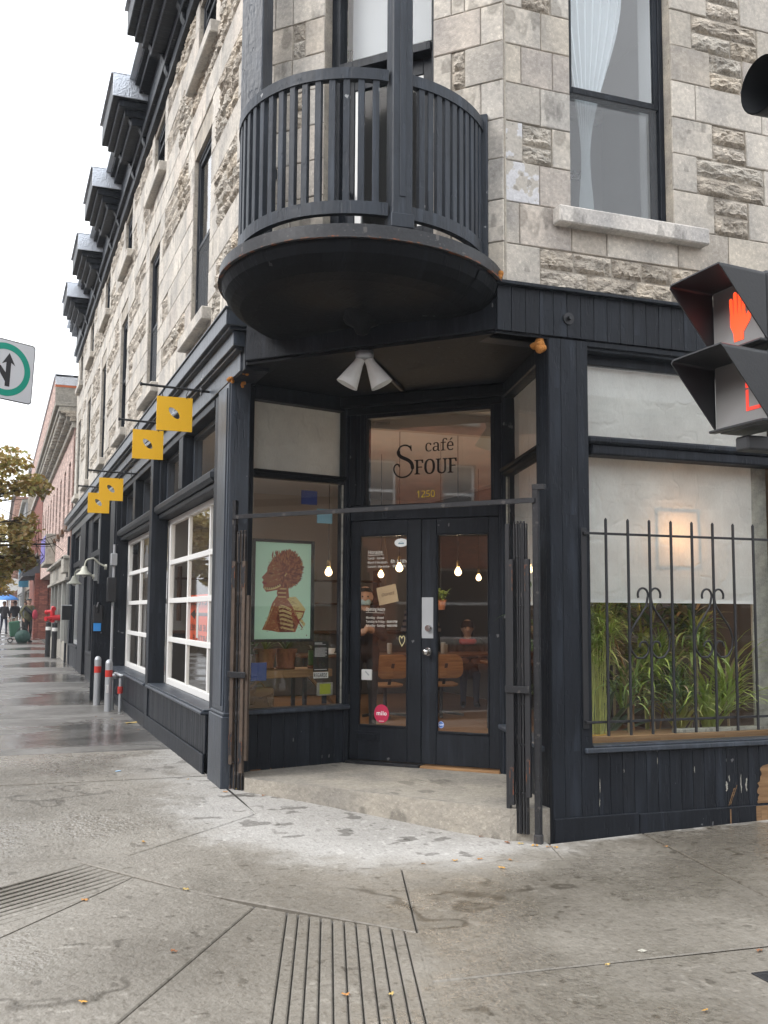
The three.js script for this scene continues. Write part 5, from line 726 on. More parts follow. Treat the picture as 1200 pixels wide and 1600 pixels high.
  spid(5.45, -6.95, 110, 0.85, leafMats[2], 'bright green plant with long arching strap leaves at the window right'); spid(5.22, -7.02, 50, 0.62, leafMats[3], 'small strap-leaved plant left of the bright arching one');
  { const x = 4.4, z = -7.55, t = thing('tall_cane_plant', 'tall dark plant behind the papyrus', 'plant', [x, 0.666, z]); potAt(t, x, z, 0.14, 0.16, M.terracotta); const lf = []; for (let i = 0; i < 420; i++) lf.push(blade(V3(x + rr(-0.25, 1.3), rr(0.8, 1.95), z + rr(-0.25, 0.2)), rr(0, 6.28), rr(0.12, 0.26), rr(0.4, 1.8), 0.02, 5)); part('foliage', lf, leafMats[1], t, null, 'stuff'); part('stem', bar(V3(x, 0.8, z), V3(x + 0.1, 1.8, z), 0.015, 7), M.woodPale, t); }
}
{ // the mass of leaves between the potted plants
  const bush = (x, z, y, n, L, w, m, lab, lean) => { const t = thing('house_plant', lab, 'plant', [x, 0.666, z]); part('pot', lathe([[0, 0.002], [0.07, 0.002], [0.1, 0.13], [0.09, 0.13], [0.085, 0.1], [0, 0.1]], 20).translate(x, 0.4, z), M.iron, t); const lf = []; for (let i = 0; i < n; i++) lf.push(blade(V3(x + rr(-0.06, 0.06), y + rr(0, 0.25), z + rr(-0.05, 0.05)), rr(0, 6.283), L * rr(0.5, 1.15), rr(lean[0], lean[1]), w, 7, 0.75)); const dry = lf.splice(0, Math.floor(n * 0.16)); part('foliage', lf, m, t, null, 'stuff'); part('dry_leaves', dry, leafMats[5], t, 'dry straw-coloured leaves', 'stuff'); part('stem', bar(V3(x, 0.48, z), V3(x, y + 0.15, z), 0.01, 6), leafMats[5], t); };
  bush(4.62, -6.86, 0.85, 70, 0.42, 0.011, leafMats[0], 'spiky green plant at the foot of the first iron scroll', [0.1, 1.3]); bush(4.88, -6.9, 1.0, 80, 0.36, 0.01, leafMats[2], 'spiky light green plant left of the window centre', [0.2, 1.6]); bush(5.02, -6.84, 0.82, 60, 0.34, 0.012, leafMats[1], 'low dark spiky plant at the window centre', [0.2, 1.4]); bush(5.3, -6.9, 1.25, 90, 0.34, 0.014, leafMats[0], 'tall spiky plant under the second iron scroll', [0.3, 1.8]); bush(5.6, -6.9, 0.8, 80, 0.6, 0.011, leafMats[2], 'arching grassy plant at the right end of the shop window', [0.1, 1.1]); bush(4.4, -6.95, 1.3, 120, 0.34, 0.008, leafMats[3], 'feathery yellow green plant behind the papyrus', [0.3, 1.7]); bush(4.72, -7.2, 1.55, 120, 0.3, 0.02, leafMats[1], 'dark broad-leaved plant behind the first iron scroll', [0.3, 1.8]); bush(5.5, -7.25, 1.4, 110, 0.32, 0.022, leafMats[1], 'dark broad-leaved plant behind the second iron scroll', [0.3, 1.8]);
}
{ // upstairs curtain
  const t = thing('tied_curtain', 'sheer white curtain tied at mid height in the upstairs window', 'curtain', RF.pt(4.2, 4.63, -0.28).toArray()); const tr = [], n = 40, k = 26, P = [];
  for (let j = 0; j <= k; j++) for (let i = 0; i <= n; i++) { const v = lerp(4.6, 7.0, j / k), s = i / n - 0.5, wd = v < 5.2 ? lerp(0.15, 0.085, sstep(4.7, 5.2, v)) : lerp(0.085, 0.62, sstep(5.2, 6.7, v)); const u = 4.25 + (v > 5.2 ? 0.05 * sstep(5.2, 6.6, v) : 0) + s * wd; P.push(V3(u, v, -0.27 + 0.025 * Math.sin(i * 1.25 + 0.3 * Math.sin(v * 3)) * Math.min(1, wd * 4))); }
  for (let j = 0; j < k; j++) for (let i = 0; i < n; i++) { const a = P[j * (n + 1) + i], b = P[j * (n + 1) + i + 1], c = P[(j + 1) * (n + 1) + i + 1], d = P[(j + 1) * (n + 1) + i]; tr.push(a, b, c, a, c, d); }
  const g = uvBox(fromTris(tr)); part('drape', RF.put(g), M.curtain, t); part('tie', [tube([RF.pt(4.15, 5.1, -0.32), RF.pt(4.2, 5.05, -0.3), RF.pt(4.25, 5.12, -0.34)], 0.018, 7), tube([RF.pt(4.16, 5.06, -0.32), RF.pt(4.08, 4.98, -0.3), RF.pt(4.0, 5.0, -0.26)], 0.008, 6)], M.iron, t); part('rod', bar(RF.pt(3.9, 7.0, -0.36), RF.pt(4.95, 7.0, -0.36), 0.012), M.white, t);
}
// ------------------------------------------------------------------ folding gates, grille, lamps, signs
const gateBrown = std({ map: rep(T.stone, 0.3), color: lin(0.2, 0.155, 0.13), roughness: 0.6, metalness: 0.2 });
const GF = new Frame(1.9, -8.694, 0.6124, 0.7906); // line of the folded gates across the entrance
{
  const posts = thing('gate_frame', 'dark steel posts and top bar across the cafe entrance', 'gate frame', GF.pt(0, 0.09, 0).toArray());
  part('post', [GF.box(-0.02, 0.025, 0.09, 2.56, -0.02, 0.02, 0.003), GF.box(-0.05, 0.025, 2.52, 2.56, -0.021, 0.021, 0.002), GF.box(-0.05, -0.02, 2.56, 2.68, -0.021, -0.01, 0.002)], M.steel, posts); part('post', [GF.box(2.775, 2.82, 0.0, 2.49, -0.02, 0.02, 0.003), GF.box(2.775, 2.87, 2.49, 2.53, -0.021, 0.021, 0.002)], M.steel, posts);
  part('top_bar', GF.box(0.0, 2.8, 2.395, 2.432, 0.022, 0.034, 0.002), M.steel, posts);
  for (const [u, y] of [[0.0, 0.085], [2.797, -0.004]]) part('rusty_foot', GF.box(u - 0.028, u + 0.028, y, y + 0.07, -0.024, 0.024, 0.004), M.rust, posts, 'rusted foot of the post');
  const gate = (u0, dir, y0, y1, rustTone, lab) => { // folded lattice: flats gathered between two slotted channels
    const g = thing('folding_gate', lab, 'folding gate', GF.pt(u0, y0, 0).toArray(), 'folded lattice gates either side of the door');
    const chan = (u, a, b, w, m) => { const c = part('channel', [GF.box(u - 0.017, u + 0.017, a, b, w, w + 0.005, 0.001), GF.box(u - 0.017, u - 0.013, a, b, w - 0.025, w, 0.001), GF.box(u + 0.013, u + 0.017, a, b, w - 0.025, w, 0.001)], m, g); for (const s of [a + 0.08, b - 0.22]) { part('slot', [GF.box(u - 0.009, u + 0.009, s, s + 0.17, w + 0.0055, w + 0.007, 0), ], M.iron, c); part('slot_rim', [GF.box(u - 0.015, u - 0.0095, s - 0.01, s + 0.18, w + 0.0052, w + 0.0085, 0.001), GF.box(u + 0.0095, u + 0.015, s - 0.01, s + 0.18, w + 0.0052, w + 0.0085, 0.001), bar(GF.pt(u, s + 0.175, w), GF.pt(u, s + 0.175, w + 0.01), 0.009, 10)], M.rust, c); } };
    chan(u0 + dir * 0.045, y0 + 0.26, y1 - 0.26, 0.05, rustTone ? gateBrown : M.iron); chan(u0 + dir * 0.165, y0 + 0.2, y1 - 0.26, 0.062, rustTone ? gateBrown : M.iron);
    part('end_stile', GF.box(u0 + dir * 0.2 - 0.016, u0 + dir * 0.2 + 0.016, y0 + (rustTone ? 0.3 : 0), y1 - (rustTone ? 0.55 : 0), 0.02, 0.05, 0.003), rustTone ? gateBrown : M.iron, g);
    for (let i = 0; i < 8; i++) { const u = u0 + dir * (0.062 + i * 0.0125), l = (i % 2 ? 1 : -1) * 0.003; part('lattice_bar', flat(GF.pt(u + l, y0, 0.01 + 0.005 * (i % 3)), GF.pt(u - l * 0.6, y1 + rr(-0.006, 0.006), 0.02 + 0.005 * (i % 3)), 0.0105, 0.022, GF.pt(1, 0, 0).sub(GF.pt(0, 0, 0)), 0.001), rustTone ? (i % 3 ? M.steel : gateBrown) : (i % 3 ? M.iron : M.steel), g); }
    for (const v of [0.28, 0.62, 0.9, 1.6, 1.95, 2.2]) part('rivets', [0, 1, 2, 3].map(i => bar(GF.pt(u0 + dir * (0.072 + i * 0.024), y0 + v, 0.03), GF.pt(u0 + dir * (0.072 + i * 0.024), y0 + v, 0.044), 0.006, 8)), M.steel, g, null, 'stuff');
    part('clasp', GF.box(u0 + dir * 0.02, u0 + dir * 0.21, y0 + 0.98, y0 + 1.03, 0.068, 0.08, 0.003), M.steel, g);
  };
  gate(0.0, 1, 0.07, 2.29, true, 'rusty folded lattice gate at the left side of the entrance'); gate(2.79, -1, 0.06, 2.25, false, 'dark folded lattice gate at the right side of the entrance');
}
{ // iron grille before the right shop window
  const g = thing('window_grille', 'black wrought iron grille with scrolls over the right shop window', 'window grille', RF.pt(4.9, 0.72, 0.05).toArray()), w = 0.055;
  const us = [4.172, 4.362, 4.55, 4.743, 4.933, 5.125, 5.317, 5.508, 5.70];
  for (const u of us) part('bar', [RF.box(u - 0.0085, u + 0.0085, 0.726, 2.296, w - 0.0085, w + 0.0085, 0.002), RF.box(u - 0.005, u + 0.005, 2.296, 2.304, w - 0.005, w + 0.005, 0.001)], M.iron, g);
  for (const v of [2.19, 0.825]) part('rail', RF.box(4.0, 5.95, v - 0.009, v + 0.009, w - 0.021, w - 0.0095, 0.002), M.iron, g);
  part('mounting_flat', RF.box(3.985, 4.03, 0.78, 2.23, 0.012, 0.022, 0.002), M.iron, g); for (const v of [0.825, 2.19]) part('bracket', RF.box(3.995, 4.01, v - 0.012, v + 0.012, 0.0221, w - 0.01, 0.002), M.iron, g);
  for (const c of [4.55, 5.125]) for (const s of [-1, 1]) { const P = (a, b) => RF.pt(c + s * a, b, w - 0.016), pts = []; const add = (a, b) => pts.push(P(a, b)); for (let i = 0; i <= 12; i++) { const t = 3.6 - i / 12 * 4.1; add(0.055 + 0.045 * Math.cos(Math.PI - t), 1.745 + 0.05 * Math.sin(t)); } const end = pts.length; add(0.03, 1.66); add(0.09, 1.58); add(0.15, 1.5); add(0.177, 1.42); add(0.165, 1.34); add(0.12, 1.285); add(0.06, 1.28); add(0.02, 1.315); add(0.012, 1.36); add(0.04, 1.40); add(0.08, 1.395); add(0.092, 1.36); part('scroll', tube(pts, 0.0085, 6, 70), M.iron, g); }
}
{ // twin spot fitting under the soffit
  const c = V3(2.62, 3.6, -7.4), t = thing('soffit_lamp', 'twin white cone lamp fixed under the black entrance soffit', 'lamp', c.toArray());
  part('base', lathe([[0, 0.03], [0.075, 0.03], [0.075, -0.012], [0.06, -0.03], [0, -0.03]], 8).translate(...c.toArray()), M.galv, t);
  const side = V3(0.9355, 0, 0.353).normalize();
  for (const s of [-1, 1]) { const top = c.clone().addScaledVector(side, s * 0.045).add(V3(0, -0.055, 0)), ax = V3(0, -1, 0).addScaledVector(side, s * 0.52).normalize(); part('arm', bar(c.clone().add(V3(0, -0.02, 0)).addScaledVector(side, s * 0.03), top, 0.014, 8), M.galv, t);
    const sh = lathe([[0.028, 0.03], [0.036, 0.03], [0.04, -0.01], [0.09, -0.2], [0.086, -0.2], [0.034, -0.008], [0.0, -0.004]], 28).applyQuaternion(new THREE.Quaternion().setFromUnitVectors(V3(0, -1, 0), ax)).translate(...top.toArray()); part('shade', sh, M.white, t); }
  part('conduit', [bar(c.clone().add(V3(0.03, 0.015, -0.03)), V3(3.35, 3.61, -8.45), 0.022, 8)], M.iron, t);
  // foam filler in the joints
  const lump = (p, n, r) => { const g = []; for (let i = 0; i < n; i++) { const s = new THREE.IcosahedronGeometry(r * rr(0.5, 1), 2), q = s.attributes.position; for (let k = 0; k < q.count; k++) { const a = V3().fromBufferAttribute(q, k), f = 0.8 + 0.4 * fbm(a.x * 40 + i * 9, a.y * 40 + a.z * 30, 401, 2); q.setXYZ(k, a.x * f, a.y * f, a.z * f); } s.computeVertexNormals(); g.push(prep(s).translate(p.x + rr(-r, r), p.y + rr(-r, r), p.z + rr(-r, r))); } part('foam_filler', g, M.foam, B, 'lump of orange expanding foam'); };
  lump(RF.pt(3.69, 3.58, -0.04), 12, 0.038); lump(LF.pt(-8.62, 3.6, 0.02), 8, 0.024); lump(LF.pt(-8.36, 3.62, -0.05), 8, 0.02); lump(LF.pt(-8.6, 3.56, -0.1), 4, 0.02); lump(CF.pt(2.24, 4.04, 0.05), 4, 0.025);
}
{ // yellow hanging signs with a bean-shaped hole
  const mk = (z, x0, y, lab) => {
    const t = thing('hanging_sign', lab, 'hanging sign', [x0, y, z], 'yellow square signs on rods along the left front');
    part('rod', [bar(V3(x0 - 0.14, y + 0.1, z), V3(1.84, y + 0.075, z), 0.012, 8), bar(V3(x0 - 0.16, y + 0.1, z), V3(x0 - 0.14, y + 0.1, z), 0.018, 8)], M.iron, t); part('wall_plate', bar(V3(1.75, y + 0.072, z), V3(1.758, y + 0.072, z), 0.04, 12), M.iron, t);
    const s = new THREE.Shape([[0, 0], [0.335, 0], [0.335, -0.325], [0, -0.325]].map(p => new THREE.Vector2(p[0], p[1])));
    const h = new THREE.Path(), cx = 0.165, cy = -0.155, a = -0.8, ca = Math.cos(a), sa = Math.sin(a); for (let i = 0; i <= 40; i++) { const th = -i / 40 * Math.PI * 2, e = V3(Math.cos(th) * 0.068, Math.sin(th) * 0.033, 0), x = cx + e.x * ca - e.y * sa, yy = cy + e.x * sa + e.y * ca; h[i ? 'lineTo' : 'moveTo'](x, yy); } s.holes.push(h);
    const F = new Frame(x0, z, 1, -0.02, y); part('panel', F.put(uvBox(new THREE.ExtrudeGeometry(s, { depth: 0.012, bevelEnabled: false }).translate(0, 0, -0.006))), M.yellow, t);
    // the seam of the bean, a bar left standing across the hole
    const b0 = V3(cx - 0.03 * sa * -1 * 0.9, cy - 0.03 * ca * 0.9, 0); part('bean_seam', F.put(flat(V3(cx - 0.033 * Math.cos(0.75), cy - 0.033 * Math.sin(0.75), 0), V3(cx + 0.033 * Math.cos(0.75), cy + 0.033 * Math.sin(0.75), 0), 0.026, 0.008, V3(-0.7, 0.7, 0), 0.001)), M.zinc, t);
    for (const u of [0.055, 0.28]) part('hook', tube([V3(x0 + u, y + 0.1, z), V3(x0 + u + 0.01, y + 0.06, z), V3(x0 + u - 0.006, y + 0.03, z), V3(x0 + u, y - 0.012, z)], 0.004, 5), M.iron, t);
  };
  mk(-9.63, 1.341, 3.622, 'nearest and largest of the four yellow bean signs'); mk(-11.4, 1.335, 3.6, 'second yellow bean sign from the cafe corner'); mk(-15.0, 1.31, 3.5, 'third yellow bean sign, half hiding the farthest one'); mk(-16.9, 1.31, 3.49, 'farthest yellow bean sign on the left front');
}
{ // gooseneck lamps on the far shop windows
  for (const [z, y, lab] of [[-18.95, 2.44, 'nearer cream gooseneck lamp on the black left front'], [-21.4, 2.34, 'farther cream gooseneck lamp on the black left front']]) {
    const t = thing('gooseneck_lamp', lab, 'lamp', [1.84, y, z], 'gooseneck lamps on the left front'), cm = std({ color: lin(0.5, 0.5, 0.42), roughness: 0.5 });
    part('arm', tube([V3(1.84, y - 0.05, z), V3(1.72, y, z), V3(1.6, y + 0.1, z), V3(1.48, y + 0.06, z), V3(1.45, y - 0.06, z)], 0.016, 8), cm, t); part('shade', lathe([[0.02, 0.02], [0.04, 0.01], [0.07, -0.07], [0.14, -0.13], [0.14, -0.145], [0.06, -0.075], [0, -0.03]], 24).translate(1.45, y - 0.06, z), cm, t); part('glass', prep(new THREE.SphereGeometry(0.05, 14, 10)).translate(1.45, y - 0.19, z), M.white, t); part('wall_plate', bar(V3(1.835, y - 0.05, z), V3(1.8, y - 0.05, z), 0.05, 12), cm, t);
  }
}
{ // pieces standing against the left front
  const red = std({ color: lin(0.5, 0.03, 0.02), roughness: 0.5 });
  const bol = (x, z, lab, tag) => { const y = gy(x, z), t = thing('steel_bollard', lab, 'bollard', [x, y, z], 'steel bollards by the gas pipe'); part('post', [bar(V3(x, y - 0.02, z), V3(x, y + 0.7, z), 0.052, 22), lathe([[0.052, 0.7], [0.045, 0.73], [0.025, 0.75], [0, 0.756]], 22).translate(x, y, z)], M.galv, t); part('reflective_band', bar(V3(x, y + 0.5, z), V3(x, y + 0.6, z), 0.0535, 22), red, t, 'red reflective band'); if (tag) part('label', cbox(0.035, 0.12, 0.004, 0.001).translate(x - 0.02, y + 0.33, z + 0.052), M.white, t); };
  bol(1.6, -15.7, 'front galvanised bollard with a red band and a paper label', true); bol(1.53, -16.7, 'rear galvanised bollard with a red band');
  const t = thing('gas_riser', 'grey gas pipe with a red valve standing by the black wall', 'gas pipe', [1.72, 0.13, -15.9]); part('pipe', [bar(V3(1.76, 0.1, -15.6), V3(1.76, 0.62, -15.6), 0.024, 10), bar(V3(1.68, 0.1, -15.9), V3(1.68, 0.6, -15.9), 0.028, 10), tube([V3(1.68, 0.58, -15.9), V3(1.7, 0.68, -15.8), V3(1.76, 0.66, -15.6), V3(1.84, 0.66, -15.6)], 0.024, 8)], M.galv, t); part('valve', [bar(V3(1.76, 0.4, -15.6), V3(1.76, 0.5, -15.6), 0.04, 10), flat(V3(1.72, 0.47, -15.57), V3(1.72, 0.47, -15.45), 0.02, 0.01)], red, t); part('regulator', prep(new THREE.SphereGeometry(0.06, 14, 10)).scale(1, 0.7, 1).translate(1.7, 0.64, -15.8), M.galv, t);
  const f = thing('timber_screen', 'tall black timber screen standing out beside the shop doorway', 'screen', [1.7, gy(1.7, -17.5), -17.55]); part('board', cbox(0.36, 1.95, 0.05, 0.005).translate(1.68, 1.08, -17.55), M.blackB, f); part('post', cbox(0.06, 2.0, 0.07, 0.005).translate(1.52, 1.1, -17.55), M.black, f);
  const k = thing('lock_box', 'small black box with a bright blue label on the panel edge', 'lock box', [1.6, 1.3, -17.5]); part('body', cbox(0.16, 0.3, 0.06, 0.015).translate(1.58, 1.55, -17.49), M.iron, k); part('blue_label', cbox(0.12, 0.13, 0.01, 0.003).translate(1.57, 1.34, -17.47), std({ color: lin(0.03, 0.25, 0.65), roughness: 0.5 }), k, 'bright blue label'); part('handset', tube([V3(1.58, 1.74, -17.46), V3(1.56, 1.66, -17.43), V3(1.57, 1.58, -17.46)], 0.022, 8), M.iron, k);
  const d = thing('wall_conduit', 'grey conduit with a black meter box running up the black pilaster', 'conduit', [1.8, 0.1, -17.45]); part('pipe', bar(V3(1.8, 0.1, -17.4), V3(1.8, 2.7, -17.4), 0.022, 8), M.galv, d); part('meter_box', cbox(0.14, 0.4, 0.2, 0.01).translate(1.76, 1.95, -17.3), M.iron, d); part('switch_box', cbox(0.1, 0.2, 0.12, 0.008).translate(1.79, 2.45, -17.35), M.galv, d);
  const mb = thing('wall_mailbox', 'small black mailbox on the end pilaster of the black front', 'mailbox', [1.72, 1.5, -27.6]); part('body', cbox(0.22, 0.36, 0.2, 0.01).translate(1.7, 1.55, -27.6), M.iron, mb); part('lid', cbox(0.26, 0.03, 0.24, 0.006).translate(1.7, 1.745, -27.6), M.galv, mb);
  // orange notice behind the glazed door and a white strip put in as glare
  const n = thing('orange_notice', 'orange detour notice showing in the nearest glazed door', 'notice', LF.pt(-11.4, 1.5, -0.27).toArray()); part('board', LF.box(-12.05, -10.75, 1.25, 1.79, -0.3, -0.28, 0.003), std({ color: lin(0.75, 0.09, 0.02), roughness: 0.6 }), n);
  part('print', LF.plane(-12.05, -10.75, 1.25, 1.79, -0.2785), decal(canvasTex(512, 512, c => { c.translate(512, 0); c.scale(-1, 1); c.fillStyle = '#1c0d08'; c.font = 'bold 120px sans-serif'; c.fillText('DETOUR', 4, 110, 500); c.fillRect(40, 190, 330, 34); c.beginPath(); c.moveTo(360, 150); c.lineTo(480, 207); c.lineTo(360, 264); c.fill(); c.font = 'bold 88px sans-serif'; c.fillText('RUE BARRÉE', 10, 380, 490); c.fillText('ARTICLE', 60, 490, 390); })), n); part('painted_glare', LF.box(-11.55, -11.45, 1.31, 1.7, -0.277, -0.27, 0.002), M.white, n);
}
{ // regulatory sign at the left edge
  const Fs = new Frame(-0.007, -10.49, 0.89, -0.455, 3.945), tilt = new THREE.Matrix4().makeRotationZ(-0.045), t = thing('traffic_sign', 'white square traffic sign with a green ring and black arrow at the left edge', 'traffic sign', [-0.007, 3.945, -10.49]);
  const sq = (h, r, d) => { const s = new THREE.Shape(); s.moveTo(-h + r, -h); s.lineTo(h - r, -h); s.absarc(h - r, -h + r, r, -Math.PI / 2, 0); s.lineTo(h, h - r); s.absarc(h - r, h - r, r, 0, Math.PI / 2); s.lineTo(-h + r, h); s.absarc(-h + r, h - r, r, Math.PI / 2, Math.PI); s.lineTo(-h, -h + r); s.absarc(-h + r, -h + r, r, Math.PI, Math.PI * 1.5); return uvBox(new THREE.ExtrudeGeometry(s, { depth: d, bevelEnabled: false })); };
  const put = g => Fs.put(g.applyMatrix4(tilt)), wm = std({ color: lin(0.66, 0.68, 0.72), roughness: 0.35 }), bk = std({ color: lin(0.03, 0.03, 0.035), roughness: 0.5 }), gn = std({ color: lin(0.01, 0.33, 0.24), roughness: 0.45 });
  part('border', put(sq(0.3, 0.035, 0.004).translate(0, 0, -0.004)), bk, t); part('panel', put(sq(0.29, 0.03, 0.003).translate(0, 0, 0.0005)), wm, t);
  part('ring', put(uvBox(new THREE.RingGeometry(0.2, 0.262, 64).translate(0, 0, 0.005))), gn, t, 'green ring');
  const sh = (pts) => { const s = new THREE.Shape(pts.map(p => new THREE.Vector2(...p))); return put(uvBox(new THREE.ShapeGeometry(s).translate(0, 0, 0.005))); };
  part('arrow', sh([[0.005, -0.165], [0.055, -0.165], [0.055, 0.075], [0.1, 0.05], [0.03, 0.17], [-0.04, 0.05], [0.005, 0.075], [0.005, -0.03], [-0.05, 0.03], [-0.1, 0.03], [-0.1, 0.07], [-0.18, 0.0], [-0.1, -0.07], [-0.1, -0.03], [-0.06, -0.03], [0.005, -0.12]]), bk, t, 'black arrow, straight ahead or left');
  const pb = put(cbox(0.05, 0.05, 0.05, 0.003).translate(-0.05, -0.33, -0.03)); const p0 = Fs.pt(-0.06, 0, -0.045); part('post', bar(V3(p0.x - 0.16, gy(p0.x, p0.z) - 3.945 + 3.945 - 0.03, p0.z), V3(p0.x - 0.08, 4.3, p0.z), 0.03, 12), M.galv, t); part('clamp', pb, M.galv, t);
}
{ // pedestrian signal and the traffic light above it on the same pole
  const SH = std({ color: lin(0.022, 0.024, 0.027), roughness: 0.38, bumpMap: rep(T.grain, 0.08), bumpScale: 0.0008 }), IN = std({ color: lin(0.008, 0.008, 0.009), roughness: 0.7 });
  const x0 = 2.581, xl = 2.795, zN = -3.155, zF = -3.48, yT = 2.97, P = 0.32;
  const t = thing('pedestrian_signal', 'black pedestrian signal with a lit red hand and countdown at the right edge', 'pedestrian signal', [xl, yT - 2 * P, -3.32]);
  const LFs = new Frame(xl, 0, 0, 1); // lens plane, facing the crossing on the left
  for (let k = 0; k < 2; k++) {
    const y = yT - k * P, yb = y - 0.285, th = 0.006;
    part('housing', [LFs.box(zF, zN, yb - 0.012, y - 0.004, -0.16, -0.002, 0.015)], SH, t);
    const v = part('visor', [LFs.put(uvBox((() => { const tr = []; const top = (x, z, yy) => V3(z, yy, xl - x); // local: u = z, w = xl - x
      const Q = (a, b, c, d) => tr.push(a, b, c, a, c, d); const r = 0.018; // roof with rounded shoulders, then two raked sides
      const prof = (yy, g) => { const o = []; o.push([zF + g, yy - r]); for (let i = 0; i <= 4; i++) { const a = Math.PI - i / 4 * Math.PI / 2; o.push([zF + g + r - g + Math.cos(a) * (r - g), yy - r + Math.sin(a) * (r - g)]); } for (let i = 0; i <= 4; i++) { const a = Math.PI / 2 - i / 4 * Math.PI / 2; o.push([zN - r + Math.cos(a) * (r - g), yy - r + Math.sin(a) * (r - g)]); } o.push([zN - g, yy - r]); return o; };
      const O = prof(y, 0), I = prof(y, th);
      for (const [A, s] of [[O, 1], [I, -1]]) { for (let i = 0; i + 1 < A.length; i++) { const [za, ya] = A[i], [zb, yb2] = A[i + 1]; const a = top(x0, za, ya), b = top(x0, zb, yb2), c = top(xl, zb, yb2 - 0.012), d = top(xl, za, ya - 0.012); s > 0 ? Q(a, b, c, d) : Q(d, c, b, a); }
        for (const e of [0, A.length - 1]) { const [z, yy] = A[e], a = top(x0, z, yy), c = top(xl, z, yb), d = top(xl, z, yy - 0.012); tr.push(a, d, c); } }
      for (let i = 0; i + 1 < O.length; i++) Q(top(x0, ...O[i]), top(x0, ...I[i]), top(x0, ...I[i + 1]), top(x0, ...O[i + 1]));
      for (const e of [0, O.length - 1]) { const o = O[e], n = I[e]; Q(top(x0, ...o), top(xl, o[0], yb), top(xl, n[0], yb), top(x0, ...n)); }
      return fromTris(tr); })()))], SH, t);
    part('bottom_lip', LFs.box(zF, zN, yb - 0.012, yb, 0.0, 0.035, 0.004), SH, t);
    const face = part('lens', LFs.box(zF + 0.012, zN - 0.012, yb + 0.001, y - 0.02, -0.0015, 0.004, 0.001), std({ color: lin(0.22, 0.22, 0.22), roughness: 0.35 }), t);
    if (k === 0) {
      const g = [], c = V3((zF + zN) / 2 + 0.005, (y + yb) / 2, 0), F = (a, b, w, L, ang) => { const s = new THREE.Shape(); s.absarc(0, L, w, 0, Math.PI); s.lineTo(-w, 0); s.lineTo(w, 0); return uvBox(new THREE.ShapeGeometry(s, 6).rotateZ(ang).translate(c.x + a, c.y + b, 0.0055)); };
      [[-0.038, 0.0, 0.010, 0.062, 0.06], [-0.0145, 0.0, 0.0105, 0.082, 0.02], [0.0095, 0.0, 0.0105, 0.088, -0.02], [0.0325, 0.0, 0.0095, 0.072, -0.06]].forEach(a => g.push(F(...a)));
      const s = new THREE.Shape([[-0.049, 0.0], [0.043, 0.0], [0.05, -0.02], [0.088, 0.03], [0.098, 0.02], [0.07, -0.045], [0.03, -0.085], [0.03, -0.115], [-0.028, -0.115], [-0.03, -0.08], [-0.049, -0.045]].map(p => new THREE.Vector2(...p))); g.push(uvBox(new THREE.ShapeGeometry(s).translate(c.x, c.y, 0.006)));
      part('hand_light', g.map(q => LFs.put(q)), std({ color: lin(0.3, 0.03, 0.01), emissive: lin(1, 0.075, 0.02), emissiveIntensity: 1.1, roughness: 0.6 }), face, 'lit red hand');
      const l = new THREE.PointLight(0xff3a14, 0.003); l.name = 'hand_glow'; l.castShadow = true; l.position.set(-0.03, y - 0.14 - (yT - 2 * P), 0); t.add(l);
    } else {
      const seg = (u0, u1, v0, v1) => LFs.box(u0, u1, v0, v1, 0.0045, 0.0065, 0), em = (e) => std({ color: lin(0.1, 0.012, 0.01), emissive: lin(1, 0.06, 0.035), emissiveIntensity: e, roughness: 0.6 }), z = zN - 0.125, b = yb + 0.05, m = y - 0.145, tp = y - 0.05;
      part('digit_light', seg(z, z + 0.014, b, m - 0.004), em(0.75), face); part('digit_light', seg(z, z + 0.014, m + 0.004, tp), em(0.75), face); part('digit_light', seg(z + 0.016, z + 0.074, b, b + 0.014), em(0.65), face); part('digit_light', seg(z + 0.076, z + 0.09, b, m - 0.004), em(0.4), face); part('digit_light', seg(z + 0.076, z + 0.09, m + 0.004, tp), em(0.4), face); part('digit_light', seg(z + 0.016, z + 0.074, tp - 0.014, tp), em(0.5), face);
    }
  }
  part('bracket', [cbox(0.34, 0.06, 0.08, 0.008).translate(2.98, yT - 2 * P - 0.035, -3.34)], SH, t);
  const pl = thing('signal_pole', 'grey signal pole just outside the right edge', 'pole', [3.22, 0, -3.34]); part('shaft', bar(V3(3.22, -0.02, -3.34), V3(3.22, 4.6, -3.34), 0.07, 20), M.galv, pl); part('base', lathe([[0, 0], [0.16, 0], [0.16, 0.03], [0.09, 0.06], [0.075, 0.2], [0, 0.2]], 20).translate(3.22, 0, -3.34), M.galv, pl);
  const h = thing('traffic_light', 'black traffic light head with round hoods at the top right edge', 'traffic light', [3.0, 3.5, -3.2]); part('housing', cbox(0.2, 0.3, 0.95, 0.03).translate(3.15, 3.76, -2.92), SH, h);
  for (let k = 0; k < 3; k++) { const y = 3.76, zh = -3.2 + k * 0.3; const g = new THREE.CylinderGeometry(0.118, 0.112, 0.24, 28, 1, true).rotateY(Math.PI * 0.19 + Math.PI).rotateZ(Math.PI / 2); part('hood', [prep(g.clone()).translate(2.96, y, zh), prep(new THREE.CylinderGeometry(0.112, 0.107, 0.24, 28, 1, true).rotateY(Math.PI * 0.19 + Math.PI).rotateZ(Math.PI / 2)).translate(2.96, y, zh)], SH, h); part('lens', bar(V3(3.045, y, zh), V3(3.04, y, zh), 0.105, 24), IN, h); part('hood_clip', bar(V3(2.88, y + 0.03, zh - 0.12), V3(2.85, y + 0.03, zh - 0.12), 0.012, 8), SH, h); }
  part('arm', [bar(V3(3.2, 3.8, -3.2), V3(3.22, 3.8, -3.34), 0.03, 8)], SH, h);
}
